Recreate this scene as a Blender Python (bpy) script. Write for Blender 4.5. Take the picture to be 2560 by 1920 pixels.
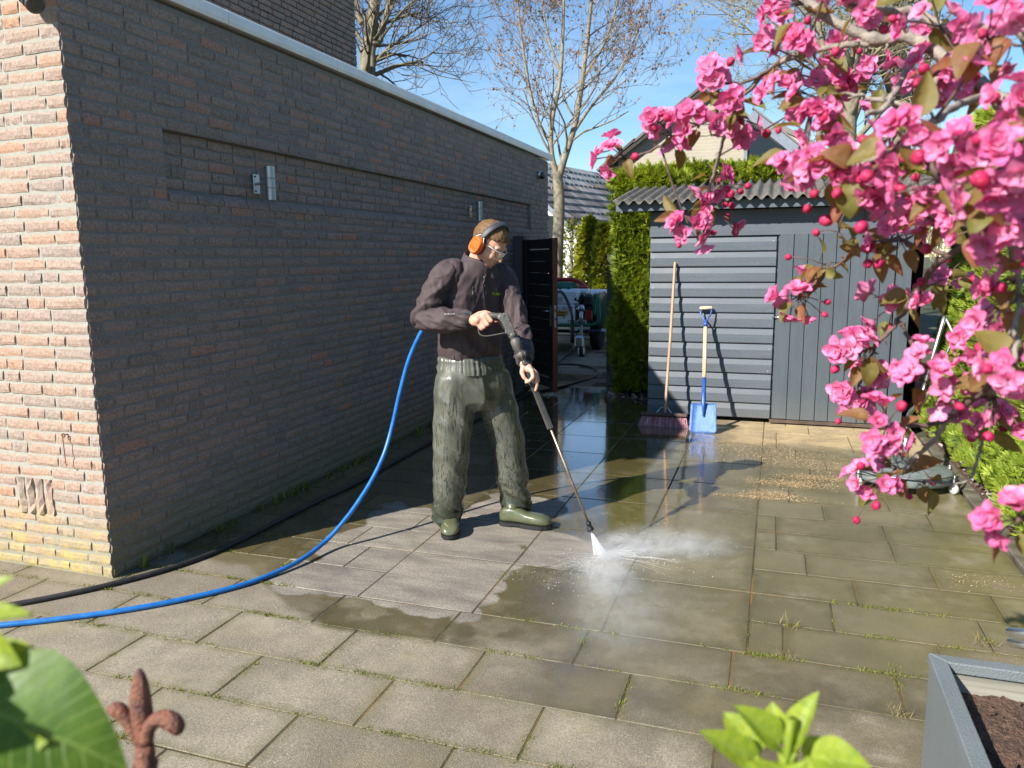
import bpy, bmesh, math, random
import numpy as np
from mathutils import Vector, Matrix, Euler, noise as mnoise

for o in list(bpy.data.objects):
    bpy.data.objects.remove(o, do_unlink=True)
SC = bpy.context.scene
COL = SC.collection
RNG = np.random.default_rng(11)
random.seed(11)
PI = math.pi
rad = math.radians

# ------------------------------------------------------------------ camera
CAM_POS = np.array([3.158, -2.890, 1.60])
YAW, PITCH, ROLL = rad(18.818), rad(9.227), rad(-0.632)
FPX = 1929.4                       # focal length in pixels of a 2560 x 1920 picture
_cf = np.array([-math.sin(YAW) * math.cos(PITCH), math.cos(YAW) * math.cos(PITCH), -math.sin(PITCH)])
_r0 = np.array([math.cos(YAW), math.sin(YAW), 0.0])
_u0 = np.cross(_r0, _cf)
CR = _r0 * math.cos(ROLL) + _u0 * math.sin(ROLL)
CF = _cf
CU = np.cross(CR, CF)
cam_d = bpy.data.cameras.new('camera')
cam = bpy.data.objects.new('camera', cam_d)
COL.objects.link(cam)
M = Matrix.Identity(4)
for i in range(3):
    M[i][0], M[i][1], M[i][2], M[i][3] = CR[i], CU[i], -CF[i], CAM_POS[i]
cam.matrix_world = M
cam_d.sensor_width = 36.0
cam_d.lens = FPX / 2560 * 36.0
cam_d.clip_start = 0.05
cam_d.clip_end = 2000
cam_d.dof.use_dof = True
cam_d.dof.focus_distance = 4.4
cam_d.dof.aperture_fstop = 6.5
SC.camera = cam

# ------------------------------------------------------------------ sun, sky, exposure
TO_SUN = Vector((-0.775, -1.18, 1.0)).normalized()
SUN_EL = math.asin(TO_SUN.z)
SUN_AZ = math.atan2(TO_SUN.x, TO_SUN.y)
world = bpy.data.worlds.new('World')
SC.world = world
world.use_nodes = True
wn, wl = world.node_tree.nodes, world.node_tree.links
wn.clear()
w_out = wn.new('ShaderNodeOutputWorld')
w_bg = wn.new('ShaderNodeBackground')
w_sky = wn.new('ShaderNodeTexSky')
w_sky.sky_type = 'NISHITA'
w_sky.sun_disc = False
w_sky.sun_elevation = SUN_EL
w_sky.sun_rotation = SUN_AZ
w_sky.altitude = 0
w_sky.air_density = 1.15
w_sky.dust_density = 0.0
w_sky.ozone_density = 4.5
w_tc = wn.new('ShaderNodeTexCoord')
w_map = wn.new('ShaderNodeMapping')
w_map.inputs['Scale'].default_value = (1.0, 1.6, 5.0)
w_no = wn.new('ShaderNodeTexNoise')
w_no.inputs['Scale'].default_value = 2.2
w_no.inputs['Detail'].default_value = 7
w_no.inputs['Roughness'].default_value = 0.62
w_rm = wn.new('ShaderNodeMapRange')
w_rm.inputs['From Min'].default_value = 0.50
w_rm.inputs['From Max'].default_value = 0.85
w_rm.inputs['To Max'].default_value = 0.32
w_mix = wn.new('ShaderNodeMix')
w_mix.data_type = 'RGBA'
w_mix.inputs[7].default_value = (7.5, 8.0, 8.8, 1)
wl.new(w_tc.outputs['Generated'], w_map.inputs['Vector'])
wl.new(w_map.outputs[0], w_no.inputs['Vector'])
wl.new(w_no.outputs[0], w_rm.inputs['Value'])
wl.new(w_rm.outputs[0], w_mix.inputs[0])
wl.new(w_sky.outputs[0], w_mix.inputs[6])
w_hs = wn.new('ShaderNodeHueSaturation')
w_hs.inputs['Saturation'].default_value = 1.12
wl.new(w_sky.outputs[0], w_hs.inputs['Color'])
wl.new(w_hs.outputs[0], w_mix.inputs[6])
wl.new(w_mix.outputs[2], w_bg.inputs['Color'])
w_bg.inputs['Strength'].default_value = 0.086
wl.new(w_bg.outputs[0], w_out.inputs[0])

sun_d = bpy.data.lights.new('sun', 'SUN')
sun_d.energy = 5.0
sun_d.angle = rad(0.53)
sun_d.color = (1.0, 0.95, 0.87)
sun = bpy.data.objects.new('sun', sun_d)
COL.objects.link(sun)
sun.rotation_euler = TO_SUN.to_track_quat('Z', 'Y').to_euler()
sun.location = (-8, -12, 12)

SC.view_settings.view_transform = 'Standard'
SC.view_settings.look = 'None'
SC.view_settings.exposure = 0.95
SC.view_settings.gamma = 1.0
SC.view_settings.use_curve_mapping = False
SC.render.engine = 'CYCLES'
SC.cycles.max_bounces = 8
SC.cycles.transparent_max_bounces = 16
SC.cycles.volume_bounces = 1
SC.cycles.use_denoising = True

# ------------------------------------------------------------------ picture point -> place
def _ray(px, py):
    return (px - 1280) / FPX * CR - (py - 960) / FPX * CU + CF
def at(px, py, d):                 # place at distance d along the view axis
    return CAM_POS + _ray(px, py) * d
def on_z(px, py, z=0.0):
    v = _ray(px, py); return CAM_POS + v * ((z - CAM_POS[2]) / v[2])
def on_x(px, py, x):
    v = _ray(px, py); return CAM_POS + v * ((x - CAM_POS[0]) / v[0])
def on_y(px, py, y):
    v = _ray(px, py); return CAM_POS + v * ((y - CAM_POS[1]) / v[1])

# ------------------------------------------------------------------ mesh helpers
def V(*a): return np.array(a, float)
def nrm(v):
    v = np.asarray(v, float); n = np.linalg.norm(v); return v / n if n > 1e-12 else v
def catmull(pts, n=8):
    P = [np.asarray(p, float) for p in pts]
    P = [2 * P[0] - P[1]] + P + [2 * P[-1] - P[-2]]
    out = []
    for i in range(1, len(P) - 2):
        for k in range(n):
            t = k / n
            out.append(0.5 * ((2 * P[i]) + (-P[i - 1] + P[i + 1]) * t + (2 * P[i - 1] - 5 * P[i] + 4 * P[i + 1] - P[i + 2]) * t * t
                              + (-P[i - 1] + 3 * P[i] - 3 * P[i + 1] + P[i + 2]) * t ** 3))
    out.append(P[-2])
    return out

class MB:
    """collects shapes, then links them as ONE mesh object"""
    def __init__(s):
        s.v = []; s.f = []; s.n = 0; s.tone = []; s.t = 0.5; s.smooth = False; s.sm = []
    def add(s, verts, faces):
        b = s.n
        for q in verts: s.v.append((float(q[0]), float(q[1]), float(q[2])))
        s.n += len(verts)
        for q in faces:
            s.f.append(tuple(i + b for i in q)); s.tone.append(s.t); s.sm.append(s.smooth)
        return s
    def box(s, c, size, rot=None, bevel=0.0):
        c = np.asarray(c, float); h = np.asarray(size, float) / 2
        if bevel <= 0:
            P = np.array([[x, y, z] for x in (-1, 1) for y in (-1, 1) for z in (-1, 1)]) * h
            F = [(0, 1, 3, 2), (4, 6, 7, 5), (0, 4, 5, 1), (2, 3, 7, 6), (0, 2, 6, 4), (1, 5, 7, 3)]
        else:
            b = min(bevel, h.min() * .95); P = []; F = []; idx = {}
            for a in range(3):
                for sg in (-1, 1):
                    for s1 in (-1, 1):
                        for s2 in (-1, 1):
                            p = np.zeros(3); p[a] = sg * h[a]
                            o1, o2 = (a + 1) % 3, (a + 2) % 3
                            p[o1] = s1 * (h[o1] - b); p[o2] = s2 * (h[o2] - b)
                            idx[(a, sg, s1, s2)] = len(P); P.append(p)
            P = np.array(P)
            for a in range(3):
                for sg in (-1, 1):
                    q = [idx[(a, sg, -1, -1)], idx[(a, sg, 1, -1)], idx[(a, sg, 1, 1)], idx[(a, sg, -1, 1)]]
                    F.append(tuple(q if sg > 0 else q[::-1]))
            for a in range(3):           # edge strips along axis a
                o1, o2 = (a + 1) % 3, (a + 2) % 3
                for s1 in (-1, 1):
                    for s2 in (-1, 1):
                        # face o1 index key: (o1, s1, s(o2), s(a)) ; face o2 key: (o2, s2, s(a), s(o1))
                        A0 = idx[(o1, s1, s2, -1)]; A1 = idx[(o1, s1, s2, 1)]
                        B0 = idx[(o2, s2, -1, s1)]; B1 = idx[(o2, s2, 1, s1)]
                        q = (A0, A1, B1, B0)
                        F.append(q if s1 * s2 < 0 else q[::-1])
            for sx in (-1, 1):
                for sy in (-1, 1):
                    for sz in (-1, 1):
                        q = (idx[(0, sx, sy, sz)], idx[(1, sy, sz, sx)], idx[(2, sz, sx, sy)])
                        F.append(q if sx * sy * sz > 0 else q[::-1])
        if rot is not None: P = P @ np.array(rot.to_3x3() if hasattr(rot, 'to_3x3') else rot).T
        return s.add(P + c, F)
    def quad(s, a, b, c, d): return s.add([a, b, c, d], [(0, 1, 2, 3)])
    def tube(s, pts, r, n=8, caps=True, flat=None):
        P = [np.asarray(p, float) for p in pts]; m = len(P)
        R = [r] * m if np.isscalar(r) else list(r)
        T = [nrm(P[min(i + 1, m - 1)] - P[max(i - 1, 0)]) for i in range(m)]
        a = V(0, 0, 1) if abs(T[0][2]) < .9 else V(1, 0, 0)
        U = nrm(np.cross(T[0], a)); vs = []; fs = []
        for i in range(m):
            U = nrm(U - T[i] * (U @ T[i])); W = np.cross(T[i], U)
            for k in range(n):
                an = 2 * PI * k / n
                vs.append(P[i] + R[i] * (U * math.cos(an) + W * math.sin(an)))
        for i in range(m - 1):
            for k in range(n):
                k2 = (k + 1) % n
                fs.append((i * n + k, i * n + k2, (i + 1) * n + k2, (i + 1) * n + k))
        if caps:
            fs.append(tuple(range(n - 1, -1, -1))); fs.append(tuple((m - 1) * n + k for k in range(n)))
        return s.add(vs, fs)
    def cyl(s, a, b, r0, r1=None, n=12): return s.tube([a, b], [r0, r0 if r1 is None else r1], n)
    def lathe(s, prof, origin=(0, 0, 0), axis=(0, 0, 1), n=16):
        ax = nrm(axis); u = nrm(np.cross(ax, V(1, 0, 0) if abs(ax[0]) < .9 else V(0, 1, 0))); w = np.cross(ax, u)
        vs = []; fs = []
        for r, h in prof:
            for k in range(n):
                an = 2 * PI * k / n
                vs.append(np.asarray(origin) + ax * h + r * (u * math.cos(an) + w * math.sin(an)))
        for i in range(len(prof) - 1):
            for k in range(n):
                k2 = (k + 1) % n
                fs.append((i * n + k, i * n + k2, (i + 1) * n + k2, (i + 1) * n + k))
        fs.append(tuple(range(n - 1, -1, -1))); fs.append(tuple((len(prof) - 1) * n + k for k in range(n)))
        return s.add(vs, fs)
    def prism(s, poly, d):             # poly: list of 3d points (planar), extruded by vector d
        P = [np.asarray(p, float) for p in poly]; n = len(P); d = np.asarray(d, float)
        vs = P + [p + d for p in P]
        fs = [tuple(range(n)), tuple(range(2 * n - 1, n - 1, -1))]
        for k in range(n): fs.append((k, n + k, n + (k + 1) % n, (k + 1) % n))
        return s.add(vs, fs)
    def ell(s, c, rr, rot=None, nu=16, nv=10):
        vs = []; fs = []
        for j in range(nv + 1):
            th = PI * j / nv
            for k in range(nu):
                ph = 2 * PI * k / nu
                vs.append((math.sin(th) * math.cos(ph), math.sin(th) * math.sin(ph), math.cos(th)))
        P = np.array(vs) * np.asarray(rr, float)
        if rot is not None: P = P @ np.array(rot.to_3x3()).T
        for j in range(nv):
            for k in range(nu):
                k2 = (k + 1) % nu
                fs.append((j * nu + k, (j + 1) * nu + k, (j + 1) * nu + k2, j * nu + k2))
        return s.add(P + np.asarray(c, float), fs)
    def loft(s, rings, caps=True):     # rings: list of (n,3) arrays
        n = len(rings[0]); vs = np.concatenate(rings); fs = []
        for i in range(len(rings) - 1):
            for k in range(n):
                k2 = (k + 1) % n
                fs.append((i * n + k, i * n + k2, (i + 1) * n + k2, (i + 1) * n + k))
        if caps:
            fs.append(tuple(range(n - 1, -1, -1))); fs.append(tuple((len(rings) - 1) * n + k for k in range(n)))
        return s.add(vs, fs)
    def mesh(s, name, origin=(0, 0, 0)):
        me = bpy.data.meshes.new(name)
        A = np.array(s.v, float).reshape(-1, 3) - np.asarray(origin, float)
        me.from_pydata(A.tolist(), [], s.f)
        at_ = me.attributes.new('tone', 'FLOAT', 'FACE')
        at_.data.foreach_set('value', np.array(s.tone, np.float32))
        me.polygons.foreach_set('use_smooth', np.array(s.sm, bool))
        me.update()
        return me
    def build(s, name, mat, parent=None, origin=None, fix=True):
        if parent is not None:
            origin = np.array(wloc(parent))
        elif origin is None:
            A = np.array(s.v); lo, hi = A.min(0), A.max(0)
            origin = np.array([(lo[0] + hi[0]) / 2, (lo[1] + hi[1]) / 2, lo[2]])
        me = s.mesh(name, origin)
        if fix:
            bm = bmesh.new(); bm.from_mesh(me); bmesh.ops.recalc_face_normals(bm, faces=bm.faces); bm.to_mesh(me); bm.free()
        if mat is not None: me.materials.append(mat)
        return link(name, me, parent, origin)

def wloc(o):
    p = Vector((0, 0, 0))
    while o is not None:
        p = p + o.location; o = o.parent
    return p
def link(name, me, parent=None, loc=(0, 0, 0)):
    o = bpy.data.objects.new(name, me); COL.objects.link(o)
    if parent is None: o.location = Vector([float(q) for q in loc])
    else:
        o.parent = parent
        o.location = Vector([float(q) for q in loc]) - wloc(parent)
    return o
def tag(o, label=None, cat=None, group=None, kind=None):
    if label: o['label'] = label
    if cat: o['category'] = cat
    if group: o['group'] = group
    if kind: o['kind'] = kind
    return o
def thing(name, loc, label, cat, group=None):
    o = bpy.data.objects.new(name, None); COL.objects.link(o)
    o.location = Vector([float(q) for q in loc]); o.empty_display_size = .1
    return tag(o, label, cat, group)
def raw(name, verts, faces, mat, parent=None, tone=None, smooth=False, origin=None, vtone=None):
    """big numpy mesh: verts (N,3), faces (M,k) of one size"""
    verts = np.asarray(verts, np.float32); faces = np.asarray(faces, np.int32)
    if parent is not None: origin = np.array(wloc(parent))
    elif origin is None:
        lo, hi = verts.min(0), verts.max(0); origin = np.array([(lo[0] + hi[0]) / 2, (lo[1] + hi[1]) / 2, lo[2]])
    verts = verts - np.asarray(origin, np.float32)
    me = bpy.data.meshes.new(name); k = faces.shape[1]; m = len(faces)
    me.vertices.add(len(verts)); me.vertices.foreach_set('co', verts.ravel())
    me.loops.add(m * k); me.loops.foreach_set('vertex_index', faces.ravel())
    me.polygons.add(m); me.polygons.foreach_set('loop_start', np.arange(m, dtype=np.int32) * k)
    if tone is not None:
        a_ = me.attributes.new('tone', 'FLOAT', 'FACE'); a_.data.foreach_set('value', np.asarray(tone, np.float32))
    elif vtone is not None:
        a_ = me.attributes.new('tone', 'FLOAT', 'POINT'); a_.data.foreach_set('value', np.asarray(vtone, np.float32))
    me.polygons.foreach_set('use_smooth', np.full(m, smooth, bool))
    me.update(calc_edges=True); me.validate()
    if mat is not None: me.materials.append(mat)
    return link(name, me, parent, origin)
def rotmats(z, spin):
    """rotation matrices whose third column is z (N,3), spun by angle spin (N,)"""
    z = z / np.maximum(np.linalg.norm(z, axis=1, keepdims=True), 1e-9)
    a = np.where(np.abs(z[:, 2:3]) < .95, np.array([[0, 0, 1.]]), np.array([[1., 0, 0]]))
    x = np.cross(a, z); x /= np.linalg.norm(x, axis=1, keepdims=True); y = np.cross(z, x)
    c, s = np.cos(spin)[:, None], np.sin(spin)[:, None]
    return np.stack([x * c + y * s, -x * s + y * c, z], axis=2)
def scatter(tv, tf, pos, rots, scale):
    """copies of a small template merged into arrays"""
    tv = np.asarray(tv, float); tf = np.asarray(tf, int); N = len(pos)
    P = np.einsum('nij,kj->nki', rots, tv) * np.asarray(scale).reshape(N, 1, 1) + pos[:, None, :]
    F = tf[None] + (np.arange(N) * len(tv))[:, None, None]
    return P.reshape(-1, 3), F.reshape(-1, tf.shape[1])
def fbm(P, scale=1.0, oct=3, seed=0.0):
    out = np.zeros(len(P)); a = 1.0; f = scale
    for _ in range(oct):
        out += a * np.array([mnoise.noise((p[0] * f + seed, p[1] * f + seed * 1.7, p[2] * f - seed)) for p in P]); a *= .5; f *= 2.0
    return out
# ------------------------------------------------------------------ materials
class NT:
    def __init__(s, name):
        s.m = bpy.data.materials.new(name); s.m.use_nodes = True
        s.t = s.m.node_tree; s.t.nodes.clear()
        s.out = s.t.nodes.new('ShaderNodeOutputMaterial')
    def n(s, typ, **kw):
        nd = s.t.nodes.new('ShaderNode' + typ)
        for k, v in kw.items():
            if k in nd.inputs: s.set(nd.inputs[k], v)
            else: setattr(nd, k, v)
        return nd
    def set(s, inp, v):
        if isinstance(v, bpy.types.NodeSocket): s.t.links.new(v, inp)
        elif isinstance(v, bpy.types.Node): s.t.links.new(v.outputs[0], inp)
        else:
            if inp.type == 'RGBA' and not np.isscalar(v) and len(v) == 3: v = (*v, 1)
            inp.default_value = v
    def math(s, op, a, b=0.0, c=None, clamp=False):
        nd = s.t.nodes.new('ShaderNodeMath'); nd.operation = op; nd.use_clamp = clamp
        s.set(nd.inputs[0], a); s.set(nd.inputs[1], b)
        if c is not None: s.set(nd.inputs[2], c)
        return nd.outputs[0]
    def ramp(s, v, lo, hi, a=0.0, b=1.0, smooth=False):
        nd = s.t.nodes.new('ShaderNodeMapRange'); nd.clamp = True
        if smooth: nd.interpolation_type = 'SMOOTHSTEP'
        s.set(nd.inputs[0], v)
        for i, q in enumerate((lo, hi, a, b)): s.set(nd.inputs[i + 1], q)
        return nd.outputs[0]
    def mix(s, f, a, b, mode='MIX'):
        nd = s.t.nodes.new('ShaderNodeMix'); nd.data_type = 'RGBA'; nd.blend_type = mode
        s.set(nd.inputs[0], f); s.set(nd.inputs[6], a); s.set(nd.inputs[7], b)
        return nd.outputs[2]
    def fmix(s, f, a, b):
        nd = s.t.nodes.new('ShaderNodeMix'); nd.data_type = 'FLOAT'
        s.set(nd.inputs[0], f); s.set(nd.inputs[2], a); s.set(nd.inputs[3], b)
        return nd.outputs[0]
    def pos(s): return s.n('NewGeometry').outputs['Position']
    def obj(s): return s.n('TexCoord').outputs['Object']
    def vmul(s, v, k):
        nd = s.t.nodes.new('ShaderNodeVectorMath'); nd.operation = 'MULTIPLY'
        s.set(nd.inputs[0], v); s.set(nd.inputs[1], k); return nd.outputs[0]
    def vadd(s, v, k):
        nd = s.t.nodes.new('ShaderNodeVectorMath'); nd.operation = 'ADD'
        s.set(nd.inputs[0], v); s.set(nd.inputs[1], k); return nd.outputs[0]
    def noise(s, v, scale, detail=4, rough=.55, dist=0.0):
        nd = s.n('TexNoise', Scale=scale, Detail=detail, Roughness=rough, Distortion=dist); s.set(nd.inputs['Vector'], v)
        return nd.outputs[0]
    def vor(s, v, scale, feature='F1', rand=1.0):
        nd = s.n('TexVoronoi', Scale=scale, Randomness=rand); nd.feature = feature; s.set(nd.inputs['Vector'], v); return nd.outputs[0]
    def tone(s): 
        nd = s.n('Attribute'); nd.attribute_name = 'tone'; return nd.outputs['Fac']
    def rand(s): return s.n('ObjectInfo').outputs['Random']
    def bump(s, h, strength=.3, dist=.01, normal=None):
        nd = s.n('Bump', Strength=strength, Distance=dist); s.set(nd.inputs['Height'], h)
        if normal is not None: s.set(nd.inputs['Normal'], normal)
        return nd.outputs[0]
    def pbr(s, color, rough=.6, metal=0.0, normal=None, **kw):
        nd = s.t.nodes.new('ShaderNodeBsdfPrincipled')
        s.set(nd.inputs['Base Color'], color); s.set(nd.inputs['Roughness'], rough); s.set(nd.inputs['Metallic'], metal)
        if normal is not None: s.set(nd.inputs['Normal'], normal)
        for k, v in kw.items(): s.set(nd.inputs[k.replace('_', ' ')], v)
        return nd
    def done(s, sh, disp=None):
        s.t.links.new(sh.outputs[0] if isinstance(sh, bpy.types.Node) else sh, s.out.inputs[0]); return s.m

def simple(name, c, rough=.5, metal=0.0, var=.18, scale=14, bump=.12, bscale=90, bdist=.004, c2=None, toned=0.0, stretch=None, **kw):
    t = NT(name); P = t.obj()
    if stretch is not None: P = t.vmul(P, stretch)
    n1 = t.noise(P, scale, 5)
    c = np.array(c, float)
    lo = np.clip(c * (1 - var), 0, 1) if c2 is None else np.array(c2, float)
    col = t.mix(t.ramp(n1, .3, .7), tuple(lo), tuple(np.clip(c * (1 + var * .6), 0, 1)))
    if toned: col = t.mix(t.tone(), t.mix(toned, col, (0, 0, 0)), t.mix(toned * .6, col, (1, 1, 1), 'SCREEN'))
    nb = t.noise(P, bscale, 3)
    r = t.ramp(n1, .25, .75, max(rough - .08, .02), min(rough + .1, 1))
    return t.done(t.pbr(col, r, metal, t.bump(nb, bump, bdist), **kw))

MT = {}
# --- bricks: fired clay, one tone per brick
def brick_mat(name, dark):
    t = NT(name); P = t.pos(); tn = t.tone()
    cr = t.n('ValToRGB'); e = cr.color_ramp
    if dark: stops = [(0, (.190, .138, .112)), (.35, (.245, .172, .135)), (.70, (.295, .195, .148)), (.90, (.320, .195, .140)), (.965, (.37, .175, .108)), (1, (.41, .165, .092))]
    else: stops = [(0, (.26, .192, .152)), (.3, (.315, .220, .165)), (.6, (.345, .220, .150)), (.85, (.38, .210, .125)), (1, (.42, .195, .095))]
    while len(e.elements) < len(stops): e.elements.new(.5)
    for el, (p, c) in zip(e.elements, stops): el.position = p; el.color = (*c, 1)
    t.set(cr.inputs[0], tn)
    n1 = t.noise(P, 14, 6, .65); n2 = t.noise(P, 70, 4, .6)
    col = t.mix(t.ramp(n1, .4, .8, 0, .38), cr.outputs[0], (.34, .28, .235) if dark else (.48, .38, .31))
    col = t.mix(t.ramp(n2, .3, .7), t.mix(.22, col, (0, 0, 0)), t.mix(.12, col, (1, .95, .9)))
    # chalky specks and run-off
    ns = t.noise(P, 160, 2, .5)
    col = t.mix(t.ramp(ns, .70, .76, 0, .5), col, (.45, .43, .41))
    # green and yellow algae on the lowest courses
    sep = t.n('SeparateXYZ'); t.set(sep.inputs[0], P)
    hz = t.math('ADD', sep.outputs[2], t.math('MULTIPLY', t.math('SUBTRACT', t.noise(P, 5, 4), .5), .5))
    alg = t.ramp(hz, .42, .02, 0, .85)
    col = t.mix(alg, col, (.19, .18, .10) if dark else t.mix(t.ramp(t.noise(P, 9, 3), .45, .62), (.33, .27, .14), (.47, .36, .10)))
    # fine creases of hand-struck clay
    wv = t.n('TexWave', Scale=9.0, Distortion=14.0, Detail=3.0); t.set(wv.inputs['Vector'], t.vmul(P, (1.0, 1.0, 1.6)))
    h = t.math('ADD', t.math('MULTIPLY', t.noise(P, 42, 6, .7), 1.0), t.math('MULTIPLY', t.math('MULTIPLY', t.ramp(wv.outputs[0], 0, .16), t.ramp(n1, .42, .55)), .30))
    return t.done(t.pbr(col, .9, 0, t.bump(h, .7 if dark else .45, .010)))
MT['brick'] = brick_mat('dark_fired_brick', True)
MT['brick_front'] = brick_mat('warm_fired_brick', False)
def mortar_mat(name, c):
    t = NT(name); P = t.pos()
    col = t.mix(t.noise(P, 30, 4), tuple(np.array(c) * .75), tuple(np.array(c) * 1.15))
    sep = t.n('SeparateXYZ'); t.set(sep.inputs[0], P)
    alg = t.ramp(sep.outputs[2], .35, .0, 0, .6)
    col = t.mix(alg, col, (.2, .18, .08))
    return t.done(t.pbr(col, .95, 0, t.bump(t.noise(P, 180, 3), .6, .006)))
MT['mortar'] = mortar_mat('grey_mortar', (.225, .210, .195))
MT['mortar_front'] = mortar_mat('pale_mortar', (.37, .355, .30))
MT['white_trim'] = simple('white_coated_trim', (.80, .79, .75), .35, var=.12, scale=5, bump=.04)
MT['roof_felt'] = simple('roof_felt', (.06, .06, .06), .9)
MT['shed'] = None
def painted_wood(name, c, stretch, gloss=.5):
    t = NT(name); P = t.pos(); r = t.rand()
    g = t.noise(t.vmul(P, stretch), 30, 6, .65)
    n1 = t.noise(P, 3, 3)
    col = t.mix(t.ramp(g, .3, .7), tuple(np.array(c) * .86), tuple(np.array(c) * 1.08))
    col = t.mix(t.math('MULTIPLY', r, .2), col, tuple(np.array(c) * .7))
    col = t.mix(t.ramp(n1, .5, .8, 0, .25), col, tuple(np.array(c) * 1.25))
    kn = t.vor(t.vmul(P, tuple(np.array(stretch) ** .25)), 2.3)
    col = t.mix(t.ramp(kn, .09, .03, 0, .35), col, tuple(np.array(c) * 2.0))
    sp = t.noise(P, 210, 1, .4)
    col = t.mix(t.ramp(sp, .735, .76, 0, .5), col, (.5, .52, .54))
    sep = t.n('SeparateXYZ'); t.set(sep.inputs[0], P)
    dirt = t.ramp(t.math('ADD', sep.outputs[2], t.math('MULTIPLY', t.noise(P, 6, 3), .3)), .45, .12, 0, .35)
    col = t.mix(dirt, col, (.17, .155, .125))
    h = t.math('ADD', g, t.math('MULTIPLY', kn, .3))
    return t.done(t.pbr(col, t.ramp(n1, .3, .7, gloss - .06, gloss + .12), 0, t.bump(h, .22, .004)))
MT['shed_board'] = painted_wood('blue_grey_paint', (.090, .108, .128), (.06, 1, 1))
MT['shed_door'] = painted_wood('blue_grey_door_paint', (.072, .090, .106), (1, 1, .06))
MT['gate'] = painted_wood('near_black_paint', (.012, .011, .011), (1, 1, .08), .6)
MT['gate_edge'] = simple('red_brown_wood', (.16, .055, .03), .55, var=.4, scale=20, stretch=(1, 1, .1))
MT['post'] = painted_wood('dark_grey_post_paint', (.05, .052, .055), (1, 1, .08), .5)
def roof_mat():
    t = NT('lichened_fibre_cement'); P = t.pos()
    n1 = t.noise(P, 9, 6, .65)
    col = t.mix(t.ramp(n1, .35, .7), (.075, .069, .060), (.155, .141, .120))
    v = t.noise(P, 60, 2, .5)
    col = t.mix(t.ramp(v, .645, .68, 0, .8), col, (.5, .48, .42))
    return t.done(t.pbr(col, .9, 0, t.bump(t.noise(P, 120, 4, .7), .7, .006)))
MT['corrugated'] = roof_mat()
MT['wood_handle'] = simple('worn_ash_wood', (.42, .27, .17), .6, var=.25, scale=18, stretch=(1, 1, .08))
MT['wood_pale'] = simple('pale_new_wood', (.72, .53, .31), .5, var=.14, scale=18, stretch=(1, 1, .08))
MT['blue_paint'] = simple('blue_enamel', (.03, .085, .33), .32, var=.25, scale=30, bump=.2, bscale=260)
def blade_mat():
    t = NT('wet_blue_blade'); P = t.obj()
    n1 = t.noise(P, 14, 4); v = t.vor(P, 170)
    col = t.mix(t.ramp(n1, .3, .7), (.05, .12, .34), (.09, .19, .46))
    col = t.mix(t.ramp(v, .30, .15, 0, .35), col, (.45, .55, .75))
    return t.done(t.pbr(col, .35, .2, t.bump(v, .5, .004)))
MT['blade'] = blade_mat()
MT['broom_wood'] = simple('dirty_broom_head', (.09, .06, .045), .8, var=.4)
MT['bristle'] = simple('red_bristle', (.75, .20, .25), .5, var=.3, scale=60, toned=.55)
MT['steel'] = simple('brushed_steel', (.50, .50, .48), .42, 1.0, var=.06, bump=.05)
MT['zinc'] = simple('galvanised_steel', (.50, .51, .52), .38, 1.0, var=.2, bump=.1)
MT['dark_steel'] = simple('dark_steel', (.08, .085, .09), .4, .8)
MT['black_rubber'] = simple('black_rubber', (.014, .014, .015), .5, var=.3, bump=.2)
MT['tyre'] = simple('tyre_rubber', (.010, .010, .011), .8, bump=.4)
MT['black_plastic'] = simple('black_plastic', (.02, .02, .022), .42)
MT['grey_plastic'] = simple('scuffed_grey_plastic', (.088, .082, .072), .5, var=.35, scale=50, bump=.35, bscale=240)
MT['orange'] = simple('orange_plastic', (.80, .13, .012), .38, var=.06)
MT['blue_hose'] = simple('blue_hose', (.012, .145, .46), .38, var=.25, scale=22, bump=.1)
MT['black_hose'] = simple('dusty_black_hose', (.028, .026, .026), .5, var=.4, scale=30)
MT['white_poly'] = simple('white_polyethylene', (.80, .81, .82), .4, var=.08, scale=4)
MT['green_poly'] = simple('green_polyethylene', (.008, .13, .07), .4, var=.2)
MT['green_dark'] = simple('dark_green_paint', (.012, .055, .035), .35, var=.3)
MT['red_hose'] = simple('red_hose', (.42, .018, .02), .4, var=.2)
MT['yellow_plate'] = simple('yellow_plate', (.62, .36, .03), .45, var=.1)
MT['red_paint'] = simple('engine_red', (.4, .04, .02), .4, var=.2)
MT['gauge'] = simple('gauge_face', (.5, .5, .48), .3, var=.1)
MT['navy'] = simple('navy_paint', (.012, .016, .032), .3)
MT['skin'] = None
MT['soil'] = simple('dark_soil', (.12, .068, .045), .95, var=.55, scale=60, bump=1.0, bscale=110, bdist=.02)
MT['leaf_litter'] = simple('dry_leaf_litter', (.16, .07, .045), .85, var=.5, scale=40, toned=.5)
MT['rust'] = simple('rusty_iron', (.21, .080, .042), .6, var=.45, scale=70, bump=.9, bscale=320, c2=(.075, .03, .024))
MT['aluminium'] = simple('aluminium_tube', (.78, .78, .78), .25, 1.0, var=.05)
MT['planter'] = simple('blue_grey_planter_paint', (.150, .170, .176), .5, var=.06, scale=6, bump=.55, bscale=190, bdist=.006)
MT['planter_side'] = simple('smooth_planter_paint', (.140, .160, .166), .42, var=.05, scale=5, bump=.06)
MT['planter_in'] = simple('scraped_planter_inside', (.27, .26, .21), .6, var=.4, scale=14, stretch=(.12, 1, 6))
MT['bark'] = simple('grey_green_bark', (.22, .19, .125), .9, var=.35, scale=12, bump=.6, bscale=70, bdist=.01)
MT['bark_pale'] = simple('pale_smooth_bark', (.24, .205, .140), .8, var=.35, scale=9, bump=.4, bscale=50)
MT['twig'] = simple('brown_twig', (.16, .115, .085), .8, var=.3)
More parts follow.
